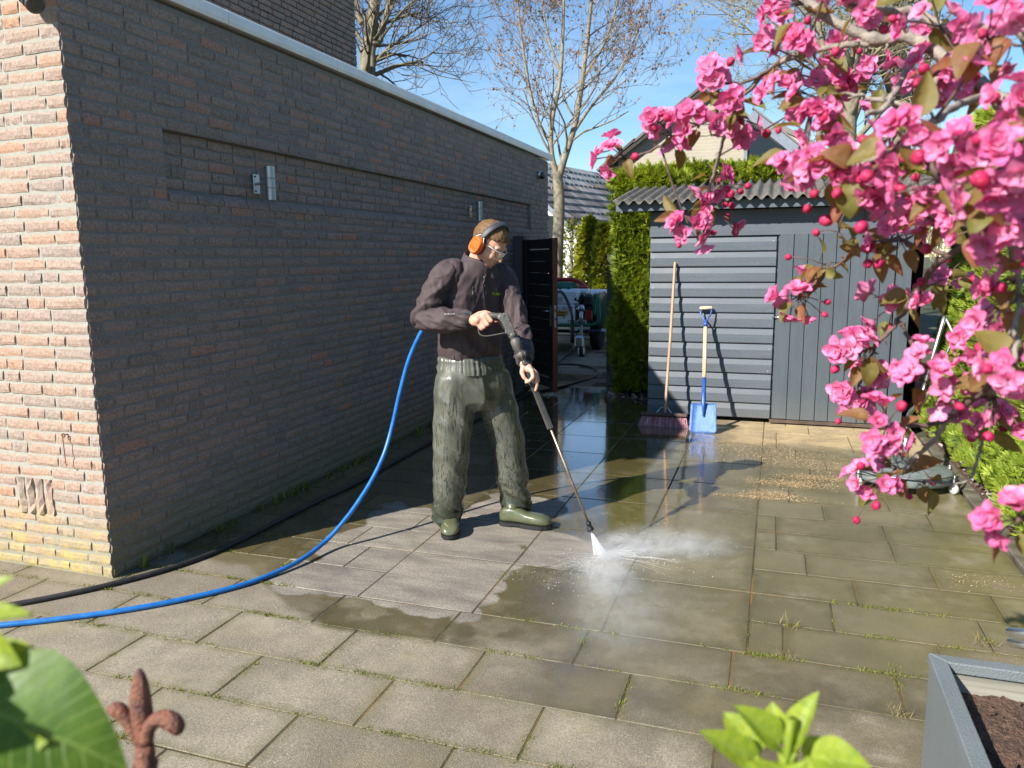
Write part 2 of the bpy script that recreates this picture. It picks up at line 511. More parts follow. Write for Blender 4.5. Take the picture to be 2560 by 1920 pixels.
MT['twig_pale'] = simple('yellowish_twig', (.30, .25, .15), .8, var=.3)
MT['branch'] = simple('lichen_grey_branch', (.27, .23, .19), .85, var=.4, scale=60, bump=.8, bscale=240, bdist=.003)
MT['branch_dark'] = simple('dark_red_brown_shoot', (.12, .075, .06), .7, var=.35, scale=60)

def leafy(name, lo, hi, rough=.5, trans=.35, sat=None, vert=False):
    t = NT(name); tn = t.tone(); P = t.obj()
    col = t.mix(tn, lo, hi)
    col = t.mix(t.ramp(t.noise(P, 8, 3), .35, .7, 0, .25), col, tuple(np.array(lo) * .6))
    p = t.pbr(col, rough); tr = t.n('BsdfTranslucent'); t.set(tr.inputs[0], t.mix(.35, col, (1, .9, .2), 'SOFT_LIGHT'))
    ms = t.n('MixShader'); t.set(ms.inputs[0], trans); t.set(ms.inputs[1], p); t.set(ms.inputs[2], tr)
    return t.done(ms)
MT['hedge'] = leafy('conifer_spray', (.065, .135, .014), (.37, .43, .03), .6, .38)
MT['hedge_lime'] = leafy('lime_conifer_spray', (.085, .150, .012), (.34, .41, .035), .6, .28)
MT['hedge_core'] = simple('hedge_inside', (.016, .018, .008), .95, var=.4, scale=25)
MT['leaf_yellow'] = leafy('yellow_green_leaf', (.11, .16, .02), (.42, .42, .03), .5, .35)
MT['bud_brown'] = leafy('brown_catkin', (.20, .10, .04), (.46, .25, .10), .7, .3)
MT['bud_green'] = leafy('pale_green_bud', (.22, .19, .06), (.46, .40, .16), .7, .3)
MT['far_twigs'] = leafy('hazy_far_twigs', (.25, .22, .13), (.42, .38, .2), .9, .2)
MT['moss'] = leafy('joint_moss', (.08, .10, .015), (.30, .33, .04), .9, .25)
MT['dry_grass'] = leafy('dry_grass', (.20, .15, .06), (.42, .34, .16), .9, .3)
MT['lawn'] = leafy('lawn_blade', (.06, .11, .01), (.24, .29, .03), .8, .3)
MT['sawdust'] = leafy('sawdust_grain', (.38, .25, .12), (.62, .46, .27), .9, .1)
def petal_mat():
    t = NT('pink_petal'); tn = t.tone(); r = t.rand(); P = t.obj()
    col = t.mix(t.ramp(tn, 0, 1), (.84, .33, .52), (.74, .105, .32))
    col = t.mix(t.math('MULTIPLY', t.math('POWER', r, 2.0), .55), col, (.88, .42, .60))
    col = t.mix(t.ramp(t.noise(P, 160, 3), .45, .75, 0, .3), col, (.66, .05, .24))
    p = t.pbr(col, .5); tr = t.n('BsdfTranslucent'); t.set(tr.inputs[0], t.mix(.4, col, (.9, .10, .36)))
    ms = t.n('MixShader'); t.set(ms.inputs[0], .30); t.set(ms.inputs[1], p); t.set(ms.inputs[2], tr)
    return t.done(ms)
MT['petal'] = petal_mat()
MT['bud_pink'] = leafy('crimson_bud', (.36, .006, .045), (.60, .025, .13), .6, .15)
MT['crab_leaf'] = None
def crab_leaf():
    t = NT('bronze_green_leaf'); r = t.rand(); P = t.obj(); tn = t.tone()
    cr = t.n('ValToRGB'); e = cr.color_ramp; stops = [(0, (.10, .125, .02)), (.35, (.13, .12, .025)), (.55, (.16, .085, .03)), (.75, (.19, .045, .03)), (1, (.26, .04, .035))]
    while len(e.elements) < len(stops): e.elements.new(.5)
    for el, (p, c) in zip(e.elements, stops): el.position = p; el.color = (*c, 1)
    t.set(cr.inputs[0], r)
    col = t.mix(t.ramp(t.noise(P, 90, 3), .35, .7, 0, .4), cr.outputs[0], (.20, .19, .035))
    col = t.mix(tn, col, t.mix(.45, col, (.45, .3, .15)))
    p = t.pbr(col, .55, 0, None, Specular_IOR_Level=.3); tr = t.n('BsdfTranslucent'); t.set(tr.inputs[0], t.mix(.5, col, (.7, .35, .05)))
    ms = t.n('MixShader'); t.set(ms.inputs[0], .35); t.set(ms.inputs[1], p); t.set(ms.inputs[2], tr)
    return t.done(ms)
MT['crab_leaf'] = crab_leaf()
def fresh_leaf(nm='fresh_green_leaf', lo=(.030, .085, .014), hi=(.12, .215, .022)):
    t = NT(nm); P = t.obj(); tn = t.tone()
    sp = t.n('SeparateXYZ'); t.set(sp.inputs[0], P); ay = t.math('ABSOLUTE', sp.outputs[1])
    ph = t.math('FRACT', t.math('ADD', t.math('MULTIPLY', t.math('SUBTRACT', sp.outputs[0], t.math('MULTIPLY', ay, .75)), 130.0), t.math('MULTIPLY', t.noise(P, 60, 2), .5)))
    vein = t.math('MAXIMUM', t.ramp(t.math('ABSOLUTE', t.math('SUBTRACT', ph, .5)), .10, .02), t.ramp(ay, .0014, .0006))
    col = t.mix(tn, lo, hi)
    col = t.mix(t.ramp(t.noise(P, 40, 4), .4, .7, 0, .4), col, tuple(np.array(lo) * 1.7))
    col = t.mix(t.math('MULTIPLY', vein, .45), col, (.24, .34, .08))
    col = t.mix(t.ramp(t.noise(P, 260, 2), .66, .72, 0, .5), col, (.30, .26, .08))
    p = t.pbr(col, .45, 0, t.bump(t.math('SUBTRACT', t.noise(P, 70, 3), vein), .35, .0012), Specular_IOR_Level=.3); tr = t.n('BsdfTranslucent'); t.set(tr.inputs[0], t.mix(.5, col, (.7, .8, .03)))
    ms = t.n('MixShader'); t.set(ms.inputs[0], .34); t.set(ms.inputs[1], p); t.set(ms.inputs[2], tr)
    return t.done(ms)
MT['fresh_leaf'] = fresh_leaf()
MT['lime_leaf'] = fresh_leaf('young_lime_leaf', (.14, .215, .02), (.37, .43, .035))
def glass_mat():
    t = NT('window_glass')
    return t.done(t.pbr((.015, .02, .025), .08, 0, None, Specular_IOR_Level=.35))
MT['glass'] = glass_mat()
def clear_plastic():
    t = NT('clear_plastic'); g = t.n('BsdfGlossy', Roughness=.12); tr = t.n('BsdfTransparent')
    t.set(tr.inputs[0], (.93, .95, .95)); fr = t.n('Fresnel', IOR=1.5)
    f = t.math('ADD', fr.outputs[0], .1)
    ms = t.n('MixShader'); t.set(ms.inputs[0], f); t.set(ms.inputs[1], tr); t.set(ms.inputs[2], g)
    return t.done(ms)
MT['clear'] = clear_plastic()
# ------------------------------------------------------------------ ground and paving
def slab_mat():
    t = NT('concrete_paving'); P = t.pos(); r = t.rand()
    sep = t.n('SeparateXYZ'); t.set(sep.inputs[0], P); X, Y, Z = sep.outputs
    wob = t.math('MULTIPLY', t.math('SUBTRACT', t.noise(P, 2.6, 4, .55), .5), .55)
    scal = t.math('MULTIPLY', t.vor(P, 6.0), .16)
    def boxd(x0, x1, y0, y1):
        dx = t.math('SUBTRACT', t.math('ABSOLUTE', t.math('SUBTRACT', X, (x0 + x1) / 2)), (x1 - x0) / 2)
        dy = t.math('SUBTRACT', t.math('ABSOLUTE', t.math('SUBTRACT', Y, (y0 + y1) / 2)), (y1 - y0) / 2)
        return t.math('MAXIMUM', dx, dy)
    d = t.math('MINIMUM', boxd(.78, 1.95, .12, 1.52), t.math('MINIMUM', boxd(1.30, 1.93, 1.3, 1.95), boxd(1.8, 2.50, .80, 1.30)))
    clean = t.ramp(t.math('ADD', d, t.math('ADD', t.math('MULTIPLY', wob, .45), t.math('SUBTRACT', scal, .07))), .012, -.018, 0, 1)
    # where the jet has thrown water: everything beyond a wandering front
    fc = t.n('FloatCurve'); cv = fc.mapping.curves[0]
    pts = [(0, .42), (.30, .36), (.55, .33), (.80, .16), (1.05, -.02), (1.4, -.13), (2.02, -.13), (2.2, -.16), (2.4, -.55), (2.75, -1.1), (4.4, -1.8)]
    lo, hi = -2.0, 1.0
    pp = [(max(0, x / 4.4), (y - lo) / (hi - lo)) for x, y in pts]
    while len(cv.points) < len(pp): cv.points.new(.5, .5)
    for q, (a, b) in zip(cv.points, pp): q.location = (a, b); q.handle_type = 'VECTOR'
    fc.mapping.update()
    t.set(fc.inputs['Value'], t.math('DIVIDE', X, 4.4, clamp=True))
    yb = t.math('ADD', t.math('MULTIPLY', fc.outputs[0], hi - lo), lo)
    front = t.math('SUBTRACT', t.math('ADD', Y, t.math('MULTIPLY', wob, .35)), yb)
    rgt = t.ramp(X, 2.0, 2.35)
    front = t.math('ADD', front, t.math('MULTIPLY', t.math('MULTIPLY', t.math('SUBTRACT', r, .5), 1.1), rgt))
    front = t.math('ADD', front, t.math('MULTIPLY', t.math('MULTIPLY', t.math('SUBTRACT', t.noise(t.vadd(P, (4, 4, 0)), 3.4, 6, .65), .5), 1.4), rgt))
    wet = t.ramp(front, -.02, t.math('ADD', .03, t.math('MULTIPLY', rgt, .55)))
    dry_back = t.math('MULTIPLY', t.ramp(t.math('ADD', Y, wob), 3.75, 4.0), t.ramp(t.math('ADD', X, wob), 2.55, 2.9))
    far = t.ramp(Y, 6.3, 6.7)
    wet = t.math('MULTIPLY', wet, t.math('SUBTRACT', 1.0, t.math('MAXIMUM', dry_back, far)))
    edge_dry = t.math('MULTIPLY', t.ramp(X, 3.55, 4.1), t.ramp(t.noise(P, 3.1, 4), .5, .62))
    soak = t.math('MULTIPLY', wet, t.math('SUBTRACT', 1.0, t.math('MULTIPLY', edge_dry, .6)))
    # damp grade towards bottom right, half soaked
    deep = t.math('MAXIMUM', t.ramp(Y, -.25, .25), t.math('MULTIPLY', t.ramp(t.noise(P, 2.2, 4), .34, .5), .92))
    soak = t.math('MULTIPLY', soak, deep)
    n_big = t.noise(P, 1.7, 5, .6); n_mid = t.noise(P, 7, 5, .6); n_fine = t.noise(P, 95, 4, .75)
    grain = t.noise(P, 320, 2, .6)
    # dry, lichen-spotted concrete
    dry = t.mix(t.ramp(n_big, .35, .7), (.285, .240, .168), (.43, .37, .265))
    dry = t.mix(t.ramp(n_mid, .42, .72, 0, .75), dry, (.165, .135, .098))
    dry = t.mix(t.ramp(t.noise(t.vadd(P, (8, 3, 0)), 1.3, 5, .65), .50, .66, 0, .55), dry, (.15, .118, .08))
    dry = t.mix(t.math('MULTIPLY', t.math('POWER', r, 2.5), .75), dry, (.150, .122, .085))
    dry = t.mix(t.ramp(n_fine, .40, .62, 0, .80), dry, t.mix(.62, dry, (.07, .055, .04)))
    spots = t.math('MULTIPLY', t.ramp(t.noise(t.vadd(P, (3, 1, 0)), 85, 2, .45), .60, .68), t.ramp(t.noise(P, 3.5, 4), .40, .62))
    dry = t.mix(t.math('MULTIPLY', spots, .6), dry, (.50, .46, .37))
    sp2 = t.vor(P, 150)
    dry = t.mix(t.math('MULTIPLY', t.ramp(sp2, .26, .14), t.ramp(n_mid, .35, .6, .1, .6)), dry, (.52, .49, .41))
    stain = t.math('MULTIPLY', t.ramp(t.math('ADD', X, wob), 1.65, 2.1), t.ramp(t.math('ADD', t.noise(t.vadd(P, (7, 2, 0)), 2.4, 7, .68), t.math('MULTIPLY', t.math('SUBTRACT', r, .5), .22)), .40, .58, .1, .8))
    dry = t.mix(stain, dry, (.118, .092, .062))
    mossy = t.ramp(t.noise(t.vadd(P, (0, 7, 0)), 2.4, 5, .6), .55, .72, 0, .45)
    dry = t.mix(mossy, dry, (.26, .23, .10))
    # soaked algae film
    olive = t.mix(t.ramp(n_big, .3, .7), (.086, .066, .017), (.138, .106, .030))
    olive = t.mix(t.ramp(n_mid, .35, .75, 0, .6), olive, (.105, .088, .055))
    olive = t.mix(t.math('MULTIPLY', r, .35), olive, (.14, .125, .085))
    olive = t.mix(t.ramp(n_fine, .40, .64, 0, .72), olive, (.05, .04, .016))
    olive = t.mix(t.ramp(t.noise(t.vmul(P, (1, 4.5, 1)), 2.6, 5, .6), .42, .68, 0, .5), olive, (.10, .080, .040))
    olive = t.mix(t.ramp(sp2, .2, .1, 0, .35), olive, (.30, .27, .15))
    # towards the right a greyer film
    olive = t.mix(t.math('MULTIPLY', t.ramp(t.math('ADD', X, wob), 2.2, 2.6), t.ramp(t.noise(t.vadd(P, (5, 0, 0)), 1.9, 4), .3, .6, .35, .95)), olive, (.185, .153, .075))
    # each slab weathers by itself, darker and mossier towards its own edges
    gen = t.n('TexCoord').outputs['Generated']; gs = t.n('SeparateXYZ'); t.set(gs.inputs[0], gen)
    ex = t.math('MULTIPLY', t.math('MINIMUM', gs.outputs[0], t.math('SUBTRACT', 1.0, gs.outputs[0])), .6)
    ey = t.math('MULTIPLY', t.math('MINIMUM', gs.outputs[1], t.math('SUBTRACT', 1.0, gs.outputs[1])), .42)
    ed = t.math('ADD', t.math('MINIMUM', ex, ey), t.math('MULTIPLY', t.math('SUBTRACT', t.noise(P, 12, 4, .6), .5), .11))
    edge = t.ramp(ed, .055, -.012)
    blot = t.ramp(t.noise(t.vadd(P, (0, 0, 3)), 4.2, 8, .68), .36, .66)
    olive = t.mix(t.math('MULTIPLY', blot, .75), olive, t.mix(.5, olive, (.045, .034, .012)))
    olive = t.mix(t.ramp(t.noise(t.vadd(P, (6, 0, 3)), 3.4, 8, .7), .52, .70, 0, .55), olive, (.27, .235, .155))
    olive = t.mix(t.math('MULTIPLY', edge, .6), olive, (.062, .052, .014))
    olive = t.mix(t.ramp(grain, .56, .70, 0, .45), olive, (.30, .27, .17))
    olive = t.mix(t.ramp(r, .55, 1.0, 0, .4), olive, (.20, .168, .098))
    olive = t.mix(t.math('MULTIPLY', t.ramp(Y, .25, -.1), t.ramp(t.noise(t.vadd(P, (2, 9, 0)), 2.1, 6, .65), .38, .60, .15, .72)), olive, (.060, .045, .026))
    dry = t.mix(t.math('MULTIPLY', blot, .62), dry, t.mix(.55, dry, (.07, .055, .035)))
    dry = t.mix(t.math('MULTIPLY', edge, .75), dry, (.115, .098, .040))
    dry = t.mix(t.ramp(grain, .52, .68, 0, .65), dry, (.56, .50, .39))
    # jet-washed concrete with long smears
    smear = t.noise(t.vmul(P, (1.0, 3.2, 1)), 2.4, 6, .68)
    cl = t.mix(t.ramp(smear, .34, .62), (.165, .145, .118), (.365, .322, .258))
    cl = t.mix(t.ramp(n_fine, .40, .64, 0, .75), cl, (.085, .072, .06))
    cl = t.mix(t.ramp(t.noise(P, 140, 2, .6), .58, .68, 0, .55), cl, (.46, .42, .36))
    cl = t.mix(t.math('MULTIPLY', r, .22), cl, (.12, .11, .10))
    tan = t.math('MULTIPLY', dry_back, t.ramp(t.noise(t.vadd(P, (1, 4, 0)), 4, 5, .65), .32, .62, .25, .95))
    dry = t.mix(tan, dry, (.46, .35, .20))
    col = t.mix(soak, dry, olive)
    col = t.mix(clean, col, cl)
    # green lower edge of the bed and darker band along the garage foot
    foot = t.ramp(t.math('ADD', X, t.math('MULTIPLY', wob, .4)), .28, .05, 0, .5)
    col = t.mix(t.math('MULTIPLY', foot, t.ramp(Y, -.1, .1)), col, (.06, .055, .03))
    # sheen: a standing film in the middle, thinner elsewhere
    pud = t.ramp(t.math('ADD', t.noise(t.vmul(P, (1, .8, 1)), 1.5, 4, .5), t.math('MULTIPLY', t.ramp(Y, .9, 2.0), .22)), .48, .60)
    fine_r = t.ramp(t.noise(P, 55, 3), .3, .7, -.05, .10)
    # a broad sheet of standing water from the man back to the gate
    sheet = t.math('MULTIPLY', t.ramp(t.math('ADD', X, wob), 2.95, 2.6), t.math('MULTIPLY', t.ramp(t.math('ADD', Y, wob), 1.25, 1.6), t.ramp(Y, 6.4, 6.0)))
    pud = t.math('MULTIPLY', pud, t.ramp(t.math('ADD', X, wob), 3.2, 2.4, .22, 1))
    pud = t.math('MAXIMUM', pud, t.math('MULTIPLY', sheet, t.ramp(t.noise(P, 40, 3, .5), .30, .36)))
    wr = t.fmix(pud, t.math('ADD', .38, fine_r), t.math('ADD', .055, t.math('MULTIPLY', fine_r, .2)))
    rough = t.fmix(soak, .88, wr)
    rough = t.fmix(clean, rough, t.ramp(n_mid, .3, .7, .46, .75))
    spec = t.fmix(soak, .35, .55)
    h_dry = t.math('ADD', t.math('MULTIPLY', n_fine, .6), t.math('MULTIPLY', grain, .5))
    st = t.fmix(t.math('MULTIPLY', soak, pud), .55, .05)
    nd = t.n('Bump', Distance=.006); t.set(nd.inputs['Strength'], st); t.set(nd.inputs['Height'], h_dry)
    film = t.math('MULTIPLY', soak, t.math('SUBTRACT', 1.0, clean))
    p = t.pbr(col, rough, 0, nd.outputs[0])
    t.set(p.inputs['Specular IOR Level'], spec)
    t.set(p.inputs['Coat Weight'], t.math('MULTIPLY', film, t.fmix(pud, .12, 1.0)))
    t.set(p.inputs['Coat Roughness'], t.fmix(pud, .25, .035))
    nb = t.n('Bump', Strength=.05, Distance=.01); t.set(nb.inputs['Height'], t.noise(P, 18, 3)); t.set(p.inputs['Coat Normal'], nb.outputs[0])
    return t.done(p)
MT['slab'] = slab_mat()
def bed_mat():
    t = NT('joint_bedding'); P = t.pos()
    col = t.mix(t.ramp(t.noise(P, 6, 5), .4, .62), (.045, .034, .022), (.10, .080, .028))
    col = t.mix(t.ramp(t.noise(t.vadd(P, (2, 2, 0)), 2.3, 3), .52, .66, 0, .8), col, (.21, .115, .035))
    return t.done(t.pbr(col, .95, 0, t.bump(t.noise(P, 160, 3), .8, .008)))
MT['bed'] = bed_mat()
def ground_mat():
    t = NT('garden_ground'); P = t.pos()
    col = t.mix(t.ramp(t.noise(P, .6, 5), .4, .65), (.05, .06, .018), (.09, .075, .045))
    return t.done(t.pbr(col, .95, 0, t.bump(t.noise(P, 20, 5), .6, .04)))
MT['ground'] = ground_mat()

g = MB(); g.quad((-300, -100, -.07), (300, -100, -.07), (300, 500, -.07), (-300, 500, -.07))
tag(g.build('ground', MT['ground'], origin=(0, 0, -.07)), kind='structure')

PX0, PX1, PY0, PY1 = -3.2, 4.40, -4.6, 18.0
b = MB(); b.box(((PX0 + PX1) / 2, (PY0 + PY1) / 2, -.0272), (PX1 - PX0, PY1 - PY0, .05))
patio = tag(b.build('patio', MT['bed'], origin=(0, 0, 0)), kind='structure')

slab_meshes = {}
def slab_mesh(w, h):
    k = (round(w, 2), round(h, 2))
    if k not in slab_meshes:
        m = MB(); m.box((0, 0, -.02), (k[0] - .0045, k[1] - .0045, .04), bevel=.0028)
        me = m.mesh('paving_slab'); me.materials.append(MT['slab']); slab_meshes[k] = me
    return slab_meshes[k]
slabs = []
def row(x0, x1, y0, y1, first):
    """running bond row: joints at first + k * 0.6025"""
    L = .6025; k0 = math.floor((x0 - first) / L); js = [x0]
    k = k0
    while True:
        j = first + k * L
        if j >= x1 - .04: break
        if j > x0 + .04: js.append(j)
        k += 1
    js.append(x1)
    for a, c in zip(js[:-1], js[1:]): slabs.append((a, c, y0, y1))
# in front: whole width of the yard, 30 cm rows
fr = {0: 1.85, 1: 1.485, 2: 1.225, 3: 1.61, 4: 1.30, 5: 1.0, 6: 1.5, 7: 1.2}
ys = [.19, -.11, -.425, -.74, -1.04, -1.345, -1.65, -1.95]
for i in range(len(ys) - 1): row(-2.6 if ys[i] < .1 else -2.6, PX1, ys[i + 1], ys[i], fr[i])
RH = .3025
# left strip between the garage and the 60 x 60 field
lf = [.74, .90 - .6, .90, 1.14 - .6]
y = .19; i = 0
while y < 6.5:
    row(0.0, 1.31, y, y + RH, [.74, .45, .90, 1.14, .62, .35, .80][i % 7]); y += RH; i += 1
# 60 x 60 field
y = .19
for (xa, xb) in ((1.31, 1.90), (1.90, 2.505), (2.505, 3.11)):
    y = .19
    while y < 6.4:
        y2 = y + .605
        if not (y > 4.79 and xa > 1.95): slabs.append((xa, xb, y, y2))
        y = y2
# right strip, 30 cm rows
y = .19; i = 0
rj = [3.65, 3.46, 3.58, 3.97, 3.22, 3.82, 3.5, 3.3]
rj[0] = 3.25
while y < 4.75:
    row(3.11, PX1, y, y + RH, rj[i % 8]); y += RH; i += 1
far_slabs = []
near = [s for s in slabs if s[3] < 6.6]
near.sort(key=lambda s: ((s[0] + s[1]) / 2 - CAM_POS[0]) ** 2 + ((s[2] + s[3]) / 2 - CAM_POS[1]) ** 2)
keep = []
for s in near:
    c = V((s[0] + s[1]) / 2, (s[2] + s[3]) / 2, 0) - CAM_POS
    dz = c @ CF
    keep.append(s)
for (xa, xb, ya, yb) in keep:
    o = bpy.data.objects.new('paving_slab', slab_mesh(xb - xa, yb - ya)); COL.objects.link(o); o.parent = patio
    o.location = ((xa + xb) / 2, (ya + yb) / 2, RNG.normal(0, .0004))
    o.rotation_euler = (float(np.clip(RNG.normal(0, .0015), -.003, .003)), float(np.clip(RNG.normal(0, .0010), -.002, .002)), RNG.normal(0, .0012))
# driveway beyond the gate: the same slabs, too far to pick apart
dr = MB(); y = 6.55; i = 0
while y < 15.5:
    L = .6; x = PX0 + (i * .37) % .6
    while x < 1.35:
        dr.box((x + .3, y + .15, -.021 + RNG.normal(0, .002)), (.592, .292, .04)); x += L
    y += .3; i += 1
o = dr.build('driveway_slabs', MT['slab'], patio); o['kind'] = 'stuff'

# kerb and bed along the right hedge
MT['kerb'] = simple('wet_concrete_kerb', (.13, .115, .085), .55, var=.5, scale=9, bump=.5, bscale=120)
kb = MB()
kerb = thing('kerb', (4.46, 1, 0), 'narrow concrete kerb strip between paving and hedge', 'kerb')
for i in range(9):
    m = MB(); m.box((4.455, -2.3 + i * .8, -.012), (.085, .79, .06), bevel=.006); m.build('kerb_stone', MT['kerb'], kerb)
kerb['kind'] = 'structure'
del kerb['category'], kerb['label']
m = MB()
for i in range(24):
    for j in range(9):
        pass
xs = np.linspace(4.50, 6.2, 18); yy = np.linspace(-3, 8, 90)
GX, GY = np.meshgrid(xs, yy); GZ = -.015 + .03 * RNG.random(GX.shape)
vs = np.stack([GX.ravel(), GY.ravel(), GZ.ravel()], 1); n = 18
fs = [(j * n + i, j * n + i + 1, (j + 1) * n + i + 1, (j + 1) * n + i) for j in range(89) for i in range(17)]
tag(raw('soil_bed', vs, fs, MT['soil'], smooth=True), kind='structure')

def flake_cloud(name, n, posf, size, mat, parent=None, flat=.5):
    pos = posf(n); n = len(pos)
    z = RNG.normal(0, 1, (n, 3)) * flat + np.array([0, 0, 1.0])
    R = rotmats(z, RNG.random(n) * 6.28)
    tv = [(-.5, -.35, 0), (.5, -.3, 0), (.45, .35, .12), (-.4, .3, 0)]
    v, f = scatter(tv, [(0, 1, 2, 3)], pos, R, size * (.5 + RNG.random(n)))
    return raw(name, v, f, mat, parent, tone=RNG.random(n))
def litter(n):
    x = np.concatenate([RNG.uniform(1.3, 2.0, n // 3), 4.52 + np.abs(RNG.normal(0, .12, n - n // 3))])
    y = np.concatenate([RNG.uniform(5.6, 6.9, n // 3), RNG.uniform(-.5, 5, n - n // 3)])
    return np.stack([x, y, .012 + .02 * RNG.random(n)], 1)
tag(flake_cloud('leaf_litter', 1500, litter, .03, MT['leaf_litter']), 'dry brown leaf litter strewn under the conifer hedges', 'leaf litter', kind='stuff')
def dust(n):
    a = np.stack([RNG.uniform(2.7, 4.3, n), RNG.uniform(3.85, 4.75, n)], 1)
    c = []
    for (cx, cy, sx, sy, k) in ((3.32, 2.75, .16, .05, .25), (3.2, 2.45, .10, .05, .16), (3.52, 2.95, .14, .05, .2), (3.1, 2.35, .18, .02, .1), (3.7, 3.3, .35, .12, .3), (3.3, 3.55, .3, .15, .3), (4.1, 3.3, .12, .2, .12), (2.85, 3.9, .3, .2, .2), (4.2, 1.25, .1, .05, .03)):
        c.append(np.stack([RNG.normal(cx, sx, int(n * k)), RNG.normal(cy, sy, int(n * k))], 1))
    c.append(a[: n // 2]); c = np.concatenate(c)
    c = c[(c[:, 0] < 4.38) & (c[:, 1] < 4.78)]
    return np.column_stack([c, .004 + .002 * RNG.random(len(c))])
tag(flake_cloud('sawdust', 9000, dust, .0050, MT['sawdust'], flat=.3), 'spilled tan sawdust grains on the paving by the shed door', 'sawdust', kind='stuff')
# moss and grass in the joints
def tufts(pos, size, mat, name, label, cat, blades=7, bw=.12):
    n = len(pos); N = n * blades
    P = np.repeat(pos, blades, 0) + np.column_stack([RNG.normal(0, .012, N), RNG.normal(0, .008, N), np.zeros(N)])
    z = RNG.normal(0, .55, (N, 3)); z[:, 2] = 1
    R = rotmats(z, RNG.random(N) * 6.28)
    tv = [(-bw, 0, 0), (bw, 0, 0), (bw * .4, .12, .6), (0, .25, 1.0)]
    v, f = scatter(tv, [(0, 1, 2, 3)], P, R, np.repeat(size, blades) * (.6 + .8 * RNG.random(N)))
    return tag(raw(name, v, f, mat, tone=RNG.random(N)), label, cat, kind='stuff')
jp = []
for (xa, xb, ya, yb) in keep:
    if yb > 1.2 or ya < -2.2: continue
    nclean = (.75 < xa < 1.9 and .1 < ya < 1.5)
    if nclean: continue
    for _ in range(3):
        if RNG.random() < .85:
            c0 = RNG.uniform(xa, xb); m_ = RNG.integers(6, 26)
            if mnoise.noise((c0 * 1.1, ya * 1.1, 3)) > -.2:
                jp.append(np.column_stack([RNG.normal(c0, .06, m_), ya + RNG.normal(0, .003, m_), np.full(m_, -.003)]))
    if RNG.random() < .55:
        c0 = RNG.uniform(ya, yb); m_ = RNG.integers(6, 20)
        jp.append(np.column_stack([xa + RNG.normal(0, .003, m_), RNG.normal(c0, .06, m_), np.full(m_, -.003)]))
jp = np.concatenate(jp)
tufts(jp, .006 + .011 * RNG.random(len(jp)), MT['moss'], 'joint_moss', 'small green moss and weed tufts growing in the paving joints', 'moss', 7)
gp = np.concatenate([np.column_stack([RNG.normal(cx, .02, 10), RNG.normal(cy, .015, 10), np.zeros(10)]) for cx, cy in ((3.27, .20), (3.27, .48), (4.03, .55), (.12, 1.2), (.1, 1.9), (.12, 2.7), (.1, 3.5), (3.62, -.1))])
tufts(gp, .018 + .035 * RNG.random(len(gp)), MT['dry_grass'], 'dry_grass_tufts', 'dry straw-coloured grass tufts sprouting between slabs', 'grass', 3, .028)
wp = np.concatenate([np.column_stack([np.full(60, .02) + RNG.random(60) * .03, RNG.uniform(.1, 5.5, 60), np.zeros(60)])])
tufts(wp, .03 + .04 * RNG.random(len(wp)), MT['moss'], 'wall_foot_weeds', 'low green weeds along the foot of the shaded brick wall', 'weeds', 5)
# ------------------------------------------------------------------ brick garage, 3 m high, shaded side on x = 0
GH = 2.99; GL = 8.08; CH = .0625; BL = .222
garage = thing('brick_garage', (-1.5, 4, 0), 'long flat-roofed brick garage with white coping and recessed wall panel', 'garage')
BRICK_VARIANTS = {}
def brick_variant(L, kind, k):
    key = (round(L, 3), kind, k)
    if key in BRICK_VARIANTS: return BRICK_VARIANTS[key]
    rg = np.random.default_rng(hash((round(L * 1000), k, 7)) % 100000)
    m = MB(); m.t = float(rg.random())
    # face in the local x/z plane, looking towards -y ; wavy outline, slightly domed
    h = CH - .0120; nx = 4
    w = L - .0115
    top = [(-w / 2 + w * i / nx, h / 2 + rg.normal(0, .0016)) for i in range(nx + 1)]
    bot = [(-w / 2 + w * i / nx, -h / 2 + rg.normal(0, .0016)) for i in range(nx + 1)]
    top[0] = (top[0][0] + rg.random() * .004, top[0][1] - rg.random() * .003); bot[-1] = (bot[-1][0] - rg.random() * .004, bot[-1][1] + rg.random() * .003)
    d = .03; e = .003
    vs = []; fs = []
    for i in range(nx + 1):
        f = rg.normal(0, .0018, 3)
        vs += [(top[i][0], 0 + d, top[i][1]), (top[i][0], e * .6 + f[0] * .4, top[i][1] - .0005),
               (top[i][0] * .992, -.002 + f[1], top[i][1] * .5), (bot[i][0] * .992, -.002 + f[2], bot[i][1] * .4),
               (bot[i][0], e * .6, bot[i][1] + .0005), (bot[i][0], d, bot[i][1])]
    for i in range(nx):
        for j in range(5):
            a = i * 6 + j; fs.append((a, a + 1, a + 7, a + 6))
    fs.append((0, 5, 4, 1)); fs.append((1, 4, 3, 2))
    q = nx * 6; fs.append((q, q + 1, q + 4, q + 5)); fs.append((q + 1, q + 2, q + 3, q + 4))
    m.smooth = False
    m.add(vs, fs)
    me = m.mesh('brick')
    BRICK_VARIANTS[key] = me
    me['tone_'] = m.t
    return me
def lay(u0, u1, z0, z1, seed, skip=None, ragged=True):
    """list of (u centre, z centre, length) in wild bond"""
    rg = np.random.default_rng(seed); out = []; z = z0; c = 0
    while z + CH <= z1 + .02:
        u = u0; first = True
        st = rg.choice([.5, 1, .75, .35])
        ln = BL * st
        while u < u1 - .02:
            L = ln if first else (BL if rg.random() < .74 else .111)
            first = False
            if u + L > u1 - .05: L = u1 - u
            if not (skip and skip(u + L / 2, z + CH / 2)): out.append((u + L / 2, z + CH / 2, L))
            u += L
        z += CH; c += 1
    return out
def qL(L):
    return .222 if L > .19 else (.167 if L > .14 else (.111 if L > .09 else .078))
REC = (.60, 7.235, 1.9375, 2.3125)
def in_rec(u, z): return REC[0] < u < REC[1] and REC[2] < z < REC[3]
